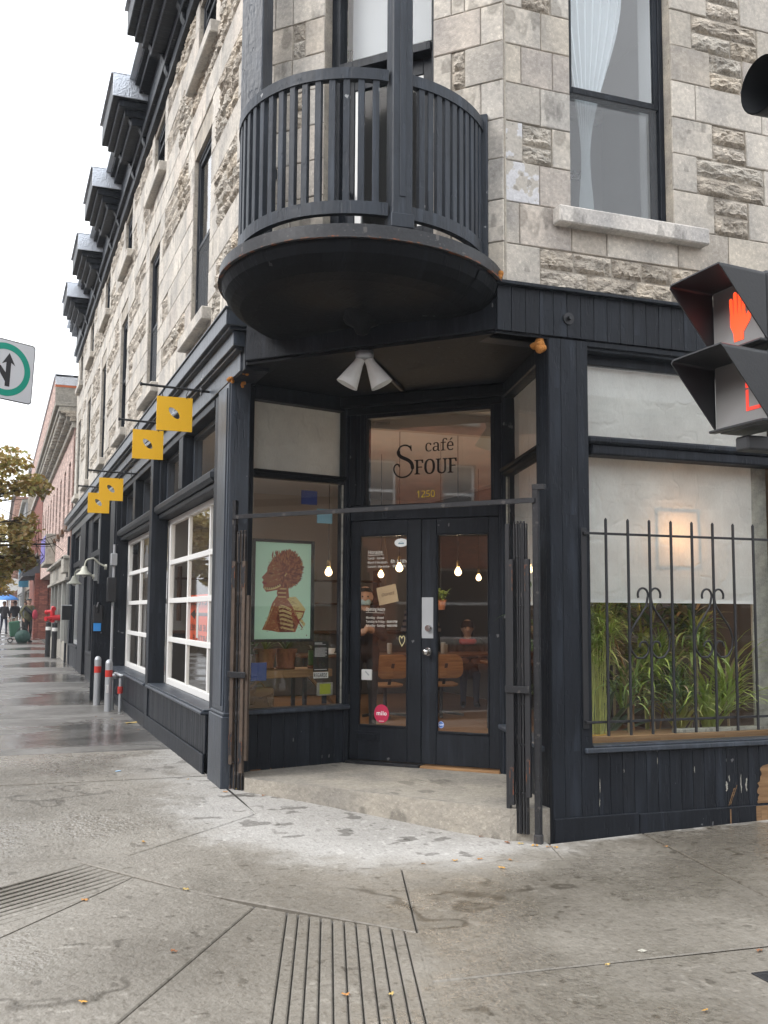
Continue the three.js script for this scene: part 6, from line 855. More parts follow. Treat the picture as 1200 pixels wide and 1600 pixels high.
{ // fallen leaves and litter
  const leafM = [[0.5, 0.27, 0.05], [0.42, 0.2, 0.06], [0.5, 0.36, 0.12], [0.24, 0.1, 0.04]].map(c => std({ color: lin(...c), roughness: 0.7, side: THREE.DoubleSide }));
  const pts = [[1.0, -7.23], [0.53, -6.07], [1.09, -6.1], [0.85, -5.03], [0.4, -4.52], [1.44, -4.24], [1.62, -4.18], [3.3, -6.75], [3.05, -5.95], [4.35, -6.05], [2.68, -4.18], [3.48, -4.11], [2.75, -3.58], [3.02, -6.2], [1.74, -14.06], [1.37, -14.95], [1.64, -9.2], [1.83, -8.52], [1.95, -8.6], [2.1, -8.3], [3.55, -6.42], [3.62, -6.36], [3.48, -6.5], [3.4, -6.55], [2.85, -6.22], [3.2, -6.12], [1.55, -14.6], [1.72, -13.2], [3.66, -6.33], [2.62, -6.2]];
  const where = ['on the pavement joint left of the entrance step', 'beside the ribbed slab at the far left', 'on the slanting joint right of the ribbed slab', 'alone in the middle of the wide left slab', 'low near the left bottom corner', 'between the left grooves of the grooved strip', 'between the middle grooves of the grooved strip', 'against the entrance step toward its right end', 'on the dry patch edge right of the step', 'below the black kick board near its joint', 'on the long joint at the lower right', 'near the long joint at the right edge', 'low at the right bottom near the drain cover', 'just above the corner of the right slab',
    'by the steel bollards', 'on the wet pavement left of the bollards', 'at the foot of the black wall left of the corner pillar', 'at the foot of the rusty left gate', 'beside the left gate on the pavement', 'against the left end of the step', 'at the foot of the right gate post', 'just right of the right gate post foot', 'under the right folded gate', 'left of the right folded gate foot', 'above the right slab joint, left one of a close pair', 'above the right slab joint, right one of a close pair', 'behind the bollards beside the gas pipe', 'along the black wall between bollards and corner', 'at the lower left corner of the right kick board', 'at the corner where the two right joints meet'];
  pts.forEach(([x, z], i) => { const r = i === 14 ? 0.12 : rr(0.013, 0.026), n = 7, tr = [], c = V3(0, 0.006, 0), ring = []; for (let k = 0; k < n * 2; k++) { const a = k / (n * 2) * 6.283, q = r * (k % 2 ? 0.62 : 1) * rr(0.8, 1.1); ring.push(V3(Math.cos(a) * q * 1.2, rr(0.001, 0.012), Math.sin(a) * q * 0.75)); } for (let k = 0; k < n * 2; k++) tr.push(c, ring[(k + 1) % (n * 2)], ring[k]); const m = single('fallen_leaf', uvBox(fromTris(tr)), leafM[i % 4], `${['orange', 'russet', 'tan', 'dark brown'][i % 4]} fallen leaf ${where[i]}`, 'leaf', 'fallen leaves on the pavement'); m.position.set(x, gy(x, z) + 0.003, z); m.rotation.y = rr(0, 6); if (i === 14) m.userData.label = 'large pale dry leaf lying by the steel bollards'; });
  const w = single('litter_scrap', cbox(0.05, 0.004, 0.03, 0.001).rotateY(0.6).translate(1.12, gy(1.12, -9.9) + 0.004, -9.9), std({ color: lin(0.35, 0.55, 0.75), roughness: 0.6 }), 'pale blue scrap of litter on the left pavement', 'litter');
  single('paper_scrap', cbox(0.035, 0.006, 0.03, 0.002).rotateY(0.3).translate(2.95, gy(2.95, -4.3) + 0.004, -4.3), M.chipped, 'pale crumpled scrap on the pavement at lower right', 'litter');
}
// ------------------------------------------------------------------ next buildings along the left street
const brickM = (r, g, b, s = 1.1) => std({ map: rep(T.brick, s * 1.6, s * 1.1), color: lin(r, g, b), roughness: 0.9, bumpMap: rep(T.brickBump, s * 1.6, s * 1.1), bumpScale: 0.008 });
const conc = std({ map: rep(T.stone, 2.2), color: lin(0.85, 0.86, 0.85), roughness: 0.9, bumpMap: rep(T.grain, 0.7), bumpScale: 0.01 });
const darkGlass = phys({ color: lin(0.03, 0.035, 0.04), roughness: 0.06, ior: 1.6 });
const wins = (F, list, parent, depth, fm, sill) => { for (const [a, b, c, d] of list) { const w = part('window', [F.box(a, a + 0.07, c, d, -depth - 0.08, -depth, 0.004), F.box(b - 0.07, b, c, d, -depth - 0.08, -depth, 0.004), F.box(a + 0.07, b - 0.07, d - 0.07, d, -depth - 0.08, -depth, 0.004), F.box(a + 0.07, b - 0.07, (c + d) / 2 - 0.04, (c + d) / 2 + 0.04, -depth - 0.08, -depth, 0.004), F.box(a + 0.07, b - 0.07, c, c + 0.06, -depth - 0.08, -depth, 0.004)], fm, parent); part('pane', F.plane(a + 0.05, b - 0.05, c + 0.04, d - 0.05, -depth - 0.05), darkGlass, w); if (sill) part('sill', F.box(a - 0.12, b + 0.12, c - 0.16, c - 0.002, -depth, 0.09, 0.01), sill, w); } };
{
  const b = thing('brick_building', 'pink brick building with a deep stepped cornice beyond the stone corner building', 'building', [1.84, 0.2, -28.6]);
  const wl = []; for (let i = 0; i < 9; i++) { const c = 30.6 + i * 2.15; wl.push([-c - 0.45, -c + 0.45, 4.05, 5.85]); }
  part('wall', LF.slab(-49, -28.7, 3.0, 7.1, wl, -0.4, 0.0), brickM(0.74, 0.55, 0.49), b); wins(LF, wl, b, 0.16, M.woodDark, M.woodDark);
  part('side_wall', [new Frame(0, -28.72, 1, 0).box(2.3, 9, 0, 8.0, -0.3, 0.0, 0), LF.box(-28.95, -28.62, 3.0, 6.55, -0.3, 0.03, 0)], brickM(0.4, 0.26, 0.22), b);
  const C = part('cornice', [LF.box(-49, -28.62, 6.55, 6.72, -0.3, 0.1, 0.01), LF.box(-49, -28.64, 6.98, 7.12, -0.3, 0.46, 0.012), LF.box(-49, -28.62, 7.12, 7.24, -0.3, 0.55, 0.012)], conc, b);
  for (let i = 0; i < 30; i++) { const u = 28.78 + i * 0.66; part('corbel', [LF.box(-u - 0.3, -u, 6.72, 6.98, -0.1, 0.26, 0.02), LF.box(-u - 0.24, -u - 0.05, 6.8, 6.98, 0.26, 0.42, 0.02)], conc, C); }
  part('cornice_end', [LF.box(-28.64, -28.58, 6.72, 6.84, -0.2, 0.16, 0.01), LF.box(-28.64, -28.58, 6.84, 6.92, -0.2, 0.28, 0.01), LF.box(-28.64, -28.58, 6.92, 7.0, -0.2, 0.4, 0.01)], rockMats[1], C);
  part('parapet', [LF.box(-49, -28.64, 7.24, 7.92, 0.2, 0.56, 0.01)], brickM(0.7, 0.5, 0.44), b); part('parapet_end', new Frame(0, -28.66, 1, 0).box(1.28, 2.2, 7.24, 7.64, -0.02, 0.03, 0.004), conc, b); part('flashing', new Frame(0, -28.66, 1, 0).box(1.27, 2.2, 7.7, 7.98, -0.02, 0.04, 0.004), M.zinc, b, 'pale blue metal flashing'); part('rust_band', new Frame(0, -28.66, 1, 0).box(1.272, 2.2, 7.64, 7.7, -0.02, 0.036, 0.002), std({ color: lin(0.5, 0.14, 0.06), roughness: 0.8 }), b);
  part('coping', LF.box(-49, -28.62, 7.92, 7.99, -0.3, 0.6, 0.006), M.zinc, b); part('roof', LF.box(-49, -28.64, 7.3, 7.4, -9, 0.1, 0), M.zinc, b);
  // grey boarded shopfront
  const S = part('shopfront', [LF.box(-38.6, -28.66, 2.5, 3.0, -0.3, 0.06, 0.01), LF.box(-38.6, -28.66, 2.42, 2.5, -0.3, 0.14, 0.01), LF.box(-29.6, -28.7, 2.62, 3.1, 0.06, 0.2, 0.02), LF.box(-38.6, -28.66, 3.0, 3.08, -0.3, 0.2, 0.01), LF.box(-38.6, -28.66, 0.15, 0.75, -0.3, 0.03, 0.02)], conc, b, 'grey shopfront with vertical boards');
  const gb = [0.5, 0.56, 0.46, 0.53].map(c => std({ map: rep(T.paper, 1), color: lin(c, c * 1.02, c), roughness: 0.8 }));
  for (let i = 0; i < 44; i++) { const u = 28.75 + i * 0.225; part('board', LF.box(-u - 0.22, -u, 0.75, 2.42, -0.2, i % 9 === 0 ? 0.08 : i % 9 === 1 ? 0.06 : -0.08 + rr(-0.02, 0.02), 0.005), gb[i % 4], S); }
  const L = thing('sign_box', 'purple and grey lightbox sign standing out from the brick building', 'sign', [1.6, 3.3, -37]); part('case', cbox(0.34, 1.05, 3.4, 0.02).translate(1.68, 3.72, -38.6), conc, L); part('panel', cbox(0.02, 0.85, 3.2, 0.004).translate(1.5, 3.75, -38.6), std({ color: lin(0.12, 0.1, 0.42), roughness: 0.4 }), L, 'purple sign face');
}
{
  const b = thing('red_brick_shop', 'dark red brick shop with a grey awning past the grey shopfront', 'building', [1.84, 0.2, -49.1]); const z0 = -49.05;
  const F = new Frame(1.84, 0, 0, 1), wl = [[-62.5, -61.2, 4.4, 6.1], [-59.5, -58.2, 4.4, 6.1], [-56.5, -55.2, 4.4, 6.1], [-53.5, -52.2, 4.4, 6.1]];
  part('wall', F.slab(-64, z0, 0.2, 7.3, wl, -0.4, 0.02), brickM(0.3, 0.1, 0.07), b); wins(F, wl, b, 0.15, M.white, conc); part('pier', F.box(-50.4, z0, 0.25, 3.3, 0.02, 0.22, 0.01), brickM(0.27, 0.08, 0.055), b); part('coping', F.box(-64, z0, 7.3, 7.5, -0.4, 0.15, 0.01), conc, b); part('side_wall', new Frame(0, z0, 1, 0).box(2.2, 9, 0, 7.3, -0.3, 0, 0), brickM(0.3, 0.1, 0.07), b);
  const A = thing('shop_awning', 'dark grey sloping awning on the red brick shop', 'awning', [1.8, 3.1, -52]); const s = new THREE.Shape([[0, 3.2], [0.75, 3.15], [0.75, 3.45], [0, 4.15]].map(p => new THREE.Vector2(-p[0], p[1]))); part('canopy', prep(new THREE.ExtrudeGeometry(s, { depth: 8, bevelEnabled: false })).translate(1.82, 0, -57.2), std({ color: lin(0.06, 0.065, 0.075), roughness: 0.8 }), A); part('frame', [bar(V3(1.07, 3.15, -57.2), V3(1.07, 3.15, -49.2), 0.03, 8)], M.galv, A);
  const s2 = thing('blue_sign', 'pale blue hanging sign over the pavement past the awning', 'sign', [1.35, 3.0, -56]); part('panel', cbox(0.5, 1.15, 0.08, 0.01).translate(1.33, 3.42, -57.6), std({ color: lin(0.09, 0.3, 0.42), roughness: 0.5 }), s2, 'pale blue panel'); part('bracket', bar(V3(1.06, 4.03, -57.6), V3(1.84, 4.03, -57.6), 0.02, 6), M.iron, s2);
  const s3 = thing('round_sign', 'small round white sign far along the left pavement', 'sign', [1.0, 3, -70]); part('disc', prep(new THREE.CylinderGeometry(0.42, 0.42, 0.08, 28)).rotateX(Math.PI / 2).translate(1.05, 3.3, -72), M.white, s3); part('bracket', bar(V3(1.05, 3.75, -72), V3(1.9, 3.75, -72), 0.025, 6), M.iron, s3);
}
{
  const far = (z0, z1, h, m, lab, x = 1.84) => { const b = thing('street_building', lab, 'building', [x, 0.3, z0]), F = new Frame(x, 0, 0, 1), wl = []; for (let r = 0; 4.2 + r * 3 < h - 1.6; r++) for (let u = z1 + 1; u < z0 - 1.6; u += 2.6) wl.push([u, u + 1.1, 4.2 + r * 3, 6 + r * 3]); wl.push([z1 + 0.8, z0 - 0.8, 0.9, 2.9]); part('wall', F.slab(z1, z0, 0.2, h, wl, -0.4, 0), m, b); wins(F, wl, b, 0.14, M.white, conc); part('side_wall', new Frame(0, z0, 1, 0).box(x + 0.4, x + 8, 0, h, -0.3, -0.01, 0), m, b); part('coping', F.box(z1, z0, h, h + 0.25, -0.4, 0.25, 0.01), conc, b); };
  far(-64.2, -76, 10.2, brickM(0.36, 0.3, 0.24), 'tan brick building farther along the left street'); far(-76.2, -94, 9.2, std({ color: lin(0.3, 0.3, 0.3), roughness: 0.9 }), 'grey building at the far end of the left street', 1.7); far(-94.2, -130, 11.5, brickM(0.4, 0.22, 0.16), 'distant red building closing the left street', 1.2);
}
{ // opposite sides of both streets: seen only as reflections in the glass
  const opp = (F, u0, u1, h, m, lab, pos, row = 3.3, fm = M.white) => { const b = thing('opposite_building', lab, 'building', pos), wl = []; for (let v = 4.4; v + 2 < h; v += row) for (let u = u0 + 1.2; u < u1 - 2; u += 2.7) wl.push([u, u + 1.15, v, v + 1.9]); for (let u = u0 + 1; u < u1 - 4; u += 4.6) wl.push([u, u + 3.4, 0.8, 3]); part('wall', F.slab(u0, u1, -0.2, h, wl, -0.5, 0), m, b); wins(F, wl, b, 0.14, fm, conc); part('cornice', F.box(u0, u1, h, h + 0.5, -0.5, 0.35, 0.02), conc, b); part('rear_block', F.box(u0, u1, -0.2, h - 0.2, -9, -0.6, 0), m, b); };
  opp(new Frame(-17, 0, 0, -1), -22, 30, 9.9, brickM(0.44, 0.17, 0.1), 'long red brick building across the left street', [-17, 0, 0]);
  opp(new Frame(-17, 0, 0, -1), 31, 90, 6.4, brickM(0.42, 0.3, 0.22), 'lower tan building farther along across the left street', [-17, 0, -60]);
  opp(new Frame(0, 17, -1, 0), -34, 9, 8.6, brickM(0.4, 0.22, 0.16), 'brick building across the right street', [12, 0, 17]);
}
// ------------------------------------------------------------------ street trees
{
  const fol = [[0.34, 0.21, 0.06], [0.4, 0.3, 0.08], [0.28, 0.27, 0.07], [0.48, 0.38, 0.12]].map(c => phys({ color: lin(...c), roughness: 0.65, transmission: 0.5, thickness: 0, side: THREE.DoubleSide })), bark = std({ map: rep(T.rock, 1.2), color: lin(0.24, 0.2, 0.17), roughness: 0.95, bumpMap: rep(T.rockBump, 0.8), bumpScale: 0.02 });
  const tree = (x, z, lab, clumps, size, mats, limbs) => {
    const y = gy(x, z), t = thing('street_tree', lab, 'tree', [x, y, z]), top = V3(x, y + 4.6, z);
    part('trunk', [bar(V3(x, y - 0.1, z), V3(x + 0.05, y + 2.2, z), 0.17, 12, 0.13), bar(V3(x + 0.05, y + 2.2, z), top, 0.13, 10, 0.08)], bark, t);
    const br = []; for (const [cx, cy, cz, r] of clumps) { const s = V3(x + 0.03, y + 2.0 + Math.min(2.4, Math.max(0, (cy - y - 2.6) * 0.5)), z), e = V3(cx, cy, cz), m = s.clone().lerp(e, 0.5).add(V3(0, 0.25, 0)); br.push(tube([s, m, e], 0.02, 6)); for (let k = 0; k < 5; k++) br.push(tube([m.clone().lerp(e, 0.4 + 0.12 * k), e.clone().add(V3(rr(-1, 1) * r * 0.45, rr(-0.6, 0.7) * r * 0.5, rr(-1, 1) * r * 0.45)), e.clone().add(V3(rr(-1, 1) * r * 0.95, rr(-0.7, 0.7) * r, rr(-1, 1) * r * 0.8))], 0.006, 5)); } part('limbs', br, bark, t, null, 'stuff');
    const bins = mats.map(() => []); for (const [cx, cy, cz, r, n] of clumps) for (let i = 0; i < n * 2.6; i++) { const a = rr(0, 6.283), b = Math.acos(rr(-1, 1)), d = r * Math.pow(rnd(), 0.45), p = V3(cx + d * Math.sin(b) * Math.cos(a), cy + d * Math.cos(b) * 0.62, cz + d * Math.sin(b) * Math.sin(a)); if (vnoise(p.x * 2.6 + 50, p.y * 3.4 + p.z * 1.7 + 50, 501) < 0.36) continue; const q = new THREE.Quaternion().setFromEuler(new THREE.Euler(rr(-1, 1), rr(0, 6), rr(-1, 1))), L = size * rr(0.6, 1.2), v = [[-0.5, 0, 0], [0, 0.04, -0.33], [0.5, -0.05, 0], [0, 0.04, 0.33]].map(k => V3(...k).multiplyScalar(L).applyQuaternion(q).add(p)); bins[Math.floor(rnd() * mats.length)].push(v[0], v[1], v[2], v[0], v[2], v[3]); }
    const cr = part('crown', fromTris(bins[0]), mats[0], t, null, 'stuff'); bins.slice(1).forEach((bn, i) => part('leaves', fromTris(bn), mats[i + 1], cr, null, 'stuff'));
  };
  tree(-1.9, -21.5, 'autumn street tree with brown and olive leaves at the left edge', [[-0.6, 4.3, -21, 0.75, 500], [0.1, 4.5, -21.2, 0.5, 130], [0.55, 4.0, -21, 0.42, 160], [0.1, 3.85, -21.3, 0.5, 260], [-0.3, 3.5, -20.9, 0.55, 240], [0.35, 3.35, -21, 0.4, 190], [0.0, 3.05, -21.1, 0.55, 460], [0.5, 2.95, -20.9, 0.48, 420], [0.95, 2.9, -21, 0.3, 120], [-0.3, 2.75, -21, 0.6, 420], [0.35, 2.6, -21.2, 0.42, 240], [0.75, 2.62, -21, 0.22, 60], [-0.1, 2.35, -21, 0.4, 190], [-1.5, 4.4, -21.5, 1.0, 800], [-2.6, 4.3, -21.8, 1.2, 1000], [-1.4, 3.6, -20.4, 0.9, 600], [-2.2, 4.9, -21.5, 0.9, 600]], 0.13, fol, 1);
  const ym = [fol[1], fol[3], fol[2]];
  tree(-2.0, -34, 'yellowing street tree behind the first one', [[-0.6, 4.0, -34, 1.0, 600], [0.0, 3.3, -34, 0.7, 300], [-0.2, 2.6, -34.5, 0.6, 240], [-1.8, 4.4, -34, 1.4, 1000], [-2.8, 4.0, -34, 1.4, 900]], 0.17, ym, 1);
  tree(-2.0, -52, 'bright yellow street tree far down the pavement', [[-0.5, 3.6, -52, 1.2, 500], [0.3, 2.7, -52, 0.7, 240], [-1.6, 5.6, -52, 2.0, 900], [-2.4, 4.2, -52, 1.8, 700]], 0.24, [fol[3], std({ color: lin(0.42, 0.26, 0.03), roughness: 0.7, side: THREE.DoubleSide })], 1);
  tree(-2.0, -74, 'distant street tree at the end of the pavement', [[-0.5, 4.2, -74, 1.6, 500], [0.4, 3.2, -74, 1.0, 240], [-1.8, 6, -74, 2.2, 700]], 0.32, ym, 1);
}
// ------------------------------------------------------------------ people
function figure(name, label, cat, pos, turn, bones, cell, extra) { // one continuous skin over a posed skeleton, coloured by what covers each limb
  const lo = V3(9, 9, 9), hi = V3(-9, -9, -9); for (const b of bones) for (const [p, r] of [[b.a, b.r], [b.b, b.s]]) { lo.min(V3(...p).subScalar(r)); hi.max(V3(...p).addScalar(r)); } lo.subScalar(3 * cell); hi.addScalar(3 * cell);
  const ext = Math.max(hi.x - lo.x, hi.y - lo.y, hi.z - lo.z), N = Math.min(120, Math.ceil(ext / cell)), c = lo.clone().add(hi).multiplyScalar(0.5);
  const dist = (b, x, y, z) => { const ax = b.a[0], ay = b.a[1], az = b.a[2], dx = b.b[0] - ax, dy = b.b[1] - ay, dz = b.b[2] - az, l = dx * dx + dy * dy + dz * dz; const t = clamp(((x - ax) * dx + (y - ay) * dy + (z - az) * dz) / (l || 1)); return Math.hypot((x - ax - dx * t) / (b.fx || 1), y - ay - dy * t, (z - az - dz * t) / (b.fz || 1)) - lerp(b.r, b.s, t); };
  const mc = new MarchingCubes(N, M.white, false, false, 120000), f = mc.field, half = N / 2, S = ext / 2, k = 0.013;
  for (let z = 0; z < N; z++) for (let y = 0; y < N; y++) for (let x = 0; x < N; x++) { const X = (x - half) / half * S + c.x, Y = (y - half) / half * S + c.y, Z = (z - half) / half * S + c.z; let s = 0, m = 9; for (const b of bones) { const d = dist(b, X, Y, Z); if (d < 0.15) s += Math.exp(-d / k); if (d < m) m = d; } f[x + y * N + z * N * N] = s > 0 ? k * Math.log(s) : -m; }
  mc.isolation = 0; mc.update();
  const n = mc.count !== undefined && mc.count > 0 ? mc.count : mc.geometry.drawRange.count, P = new Float32Array(n * 3), Nn = new Float32Array(n * 3), Cc = new Float32Array(n * 3);
  for (let i = 0; i < n; i++) { const q = [0, 1, 2].map(j => mc.positionArray[i * 3 + j] * S + [c.x, c.y, c.z][j]); P.set(q, i * 3); for (let j = 0; j < 3; j++) Nn[i * 3 + j] = mc.normalArray[i * 3 + j]; let m = 9, w = bones[0]; for (const b of bones) { const d = dist(b, ...q); if (d < m) { m = d; w = b; } } let col = w.c; if (w.stripe && Math.floor(q[1] / 0.045) % 2) col = w.stripe; Cc.set(col, i * 3); }
  const g = new THREE.BufferGeometry(); g.setAttribute('position', new THREE.BufferAttribute(P, 3)); g.setAttribute('normal', new THREE.BufferAttribute(Nn, 3)); g.setAttribute('color', new THREE.BufferAttribute(Cc, 3)); g.setAttribute('uv', new THREE.BufferAttribute(new Float32Array(n * 2), 2));
  const t = new THREE.Group(); t.name = numbered(name); t.position.set(...pos); t.rotation.y = turn; scene.add(t); describe(t, label, cat); base.set(t, V3());
  const body = new THREE.Mesh(g, std({ vertexColors: true, roughness: 0.85 })); body.name = 'body'; t.add(body); base.set(body, V3()); extra(t); return t;
}
const SK = [0.36, 0.23, 0.17];
function pose(o) { // facing +z; returns bones of a standing or seated figure
  const h = o.h, k = h / 1.75, B_ = (a, b, r, s, c, q = {}) => ({ a, b, r: r * k, s: s * k, c, ...q }), v = (x, y, z) => [x * k, y * k, z * k], S = o.seat ? -0.42 : 0, L = o.lean || 0, top = o.top, leg = o.leg, sh = o.shoe, st = o.stripe ? { stripe: o.stripe } : {};
  const hip = s => v(0.095 * s, 0.93 + S, 0), knee = s => o.seat ? v(0.1 * s, 0.49, 0.4) : v(0.1 * s, 0.5, 0.03 + s * (o.step || 0) * 0.22), ank = s => o.seat ? v(0.1 * s, 0.09, 0.38) : v(0.1 * s, 0.09, -0.02 + s * (o.step || 0) * 0.36 - (s * (o.step || 0) < 0 ? 0.05 : 0)), f = [];
  const ch = v(0, 1.32 + S, L * 0.6), ne = v(0, 1.46 + S, L), hd = v(0, 1.6 + S, L * 1.2 + 0.015);
  f.push(B_(v(0, 0.95 + S, 0), v(0, 1.12 + S, L * 0.3), 0.135, 0.125, top, { fx: 1.25, fz: 0.9, ...st }), B_(v(0, 1.12 + S, L * 0.3), ch, 0.13, 0.135, top, { fx: 1.25, fz: 0.9, ...st }), B_(v(-0.15, 1.4 + S, L * 0.8), v(0.15, 1.4 + S, L * 0.8), 0.068, 0.068, top, st), B_(ne, v(0, 1.53 + S, L * 1.1), 0.052, 0.05, SK), B_(v(0, 1.6 + S, L * 1.2 - 0.01), v(0, 1.67 + S, L * 1.2 - 0.012), 0.082, 0.088, SK), B_(v(0, 1.55 + S, L * 1.2 + 0.03), v(0, 1.6 + S, L * 1.2 + 0.035), 0.052, 0.062, SK), B_(v(0, 1.61 + S, L * 1.2 + 0.085), v(0, 1.585 + S, L * 1.2 + 0.1), 0.01, 0.013, SK), B_(v(-0.088, 1.6 + S, L * 1.2 - 0.01), v(-0.088, 1.63 + S, L * 1.2 - 0.01), 0.012, 0.014, SK), B_(v(0.088, 1.6 + S, L * 1.2 - 0.01), v(0.088, 1.63 + S, L * 1.2 - 0.01), 0.012, 0.014, SK));
  for (const s of [-1, 1]) { f.push(B_(hip(s), knee(s), 0.085, 0.06, leg), B_(knee(s), ank(s), 0.058, 0.042, leg), B_([ank(s)[0], ank(s)[1] - 0.045 * k, ank(s)[2] - 0.04 * k], [ank(s)[0] * 1.15, ank(s)[1] - 0.05 * k, ank(s)[2] + 0.15 * k], 0.042, 0.035, sh)); const e = (s < 0 ? o.elL : o.elR) || [0.25 * s, 1.13, -0.03], w = (s < 0 ? o.haL : o.haR) || [0.27 * s, 0.89, 0.06], E = v(e[0], e[1] + S, e[2]), W = v(w[0], w[1] + S, w[2]), d = V3(W[0] - E[0], W[1] - E[1], W[2] - E[2]).normalize().multiplyScalar(0.075 * k); f.push(B_(v(0.18 * s, 1.39 + S, L * 0.8), E, 0.06, 0.047, top, st), B_(E, W, 0.046, 0.034, o.sleeve || top, st), B_(W, [W[0] + d.x, W[1] + d.y, W[2] + d.z], 0.03, 0.032, SK)); const side = V3(s, 0, 0).cross(d).normalize().multiplyScalar(0.014 * k); for (let i = 0; i < 4; i++) { const o2 = (i - 1.5) * 0.95, p = [W[0] + d.x + side.x * o2, W[1] + d.y + side.y * o2, W[2] + d.z + side.z * o2]; f.push(B_(p, [p[0] + d.x * (0.9 - 0.12 * Math.abs(i - 1.2)), p[1] + d.y * 0.9, p[2] + d.z * 0.9 + 0.012 * k], 0.009, 0.008, SK)); } f.push(B_([W[0] + d.x * 0.3, W[1] + d.y * 0.3, W[2] + d.z * 0.3], [W[0] + d.x * 0.8 + 0.02 * k, W[1] + d.y * 0.8, W[2] + d.z * 0.8 + 0.035 * k], 0.011, 0.009, SK)); }
  return f;
}
function headBits(o, hairCol, kind) { return t => { const k = o.h / 1.75, S = o.seat ? -0.42 : 0, L = (o.lean || 0) * 1.2, y = (1.65 + S) * k, hm = std({ color: lin(...hairCol), roughness: 0.8 });
  const cap = uvBox(new THREE.SphereGeometry(0.104 * k, 20, 12, 0, 6.283, 0, kind === 'long' ? 2.0 : 1.5).rotateX(-0.32).translate(0, y, L * k - 0.012 * k)); part(kind === 'cap' ? 'cap' : 'hair', kind === 'cap' ? [cap, uvBox(new THREE.CylinderGeometry(0.085 * k, 0.09 * k, 0.012 * k, 18).translate(0, y + 0.03 * k, (L + 0.07) * k))] : cap, hm, t);
  if (kind === 'long') part('hair', prep(new THREE.SphereGeometry(0.1 * k, 16, 12)).scale(1, 1.5, 0.6).translate(0, y - 0.09 * k, (L - 0.055) * k), hm, t);
  for (const s of [-1, 1]) part('eye', prep(new THREE.SphereGeometry(0.011 * k, 10, 8)).translate(s * 0.034 * k, (1.625 + S) * k, (L + 0.087) * k), M.iron, t); part('mouth', cbox(0.04 * k, 0.008 * k, 0.01 * k, 0.002).translate(0, (1.555 + S) * k, (L + 0.086) * k), std({ color: lin(0.3, 0.1, 0.08), roughness: 0.7 }), t); }; }
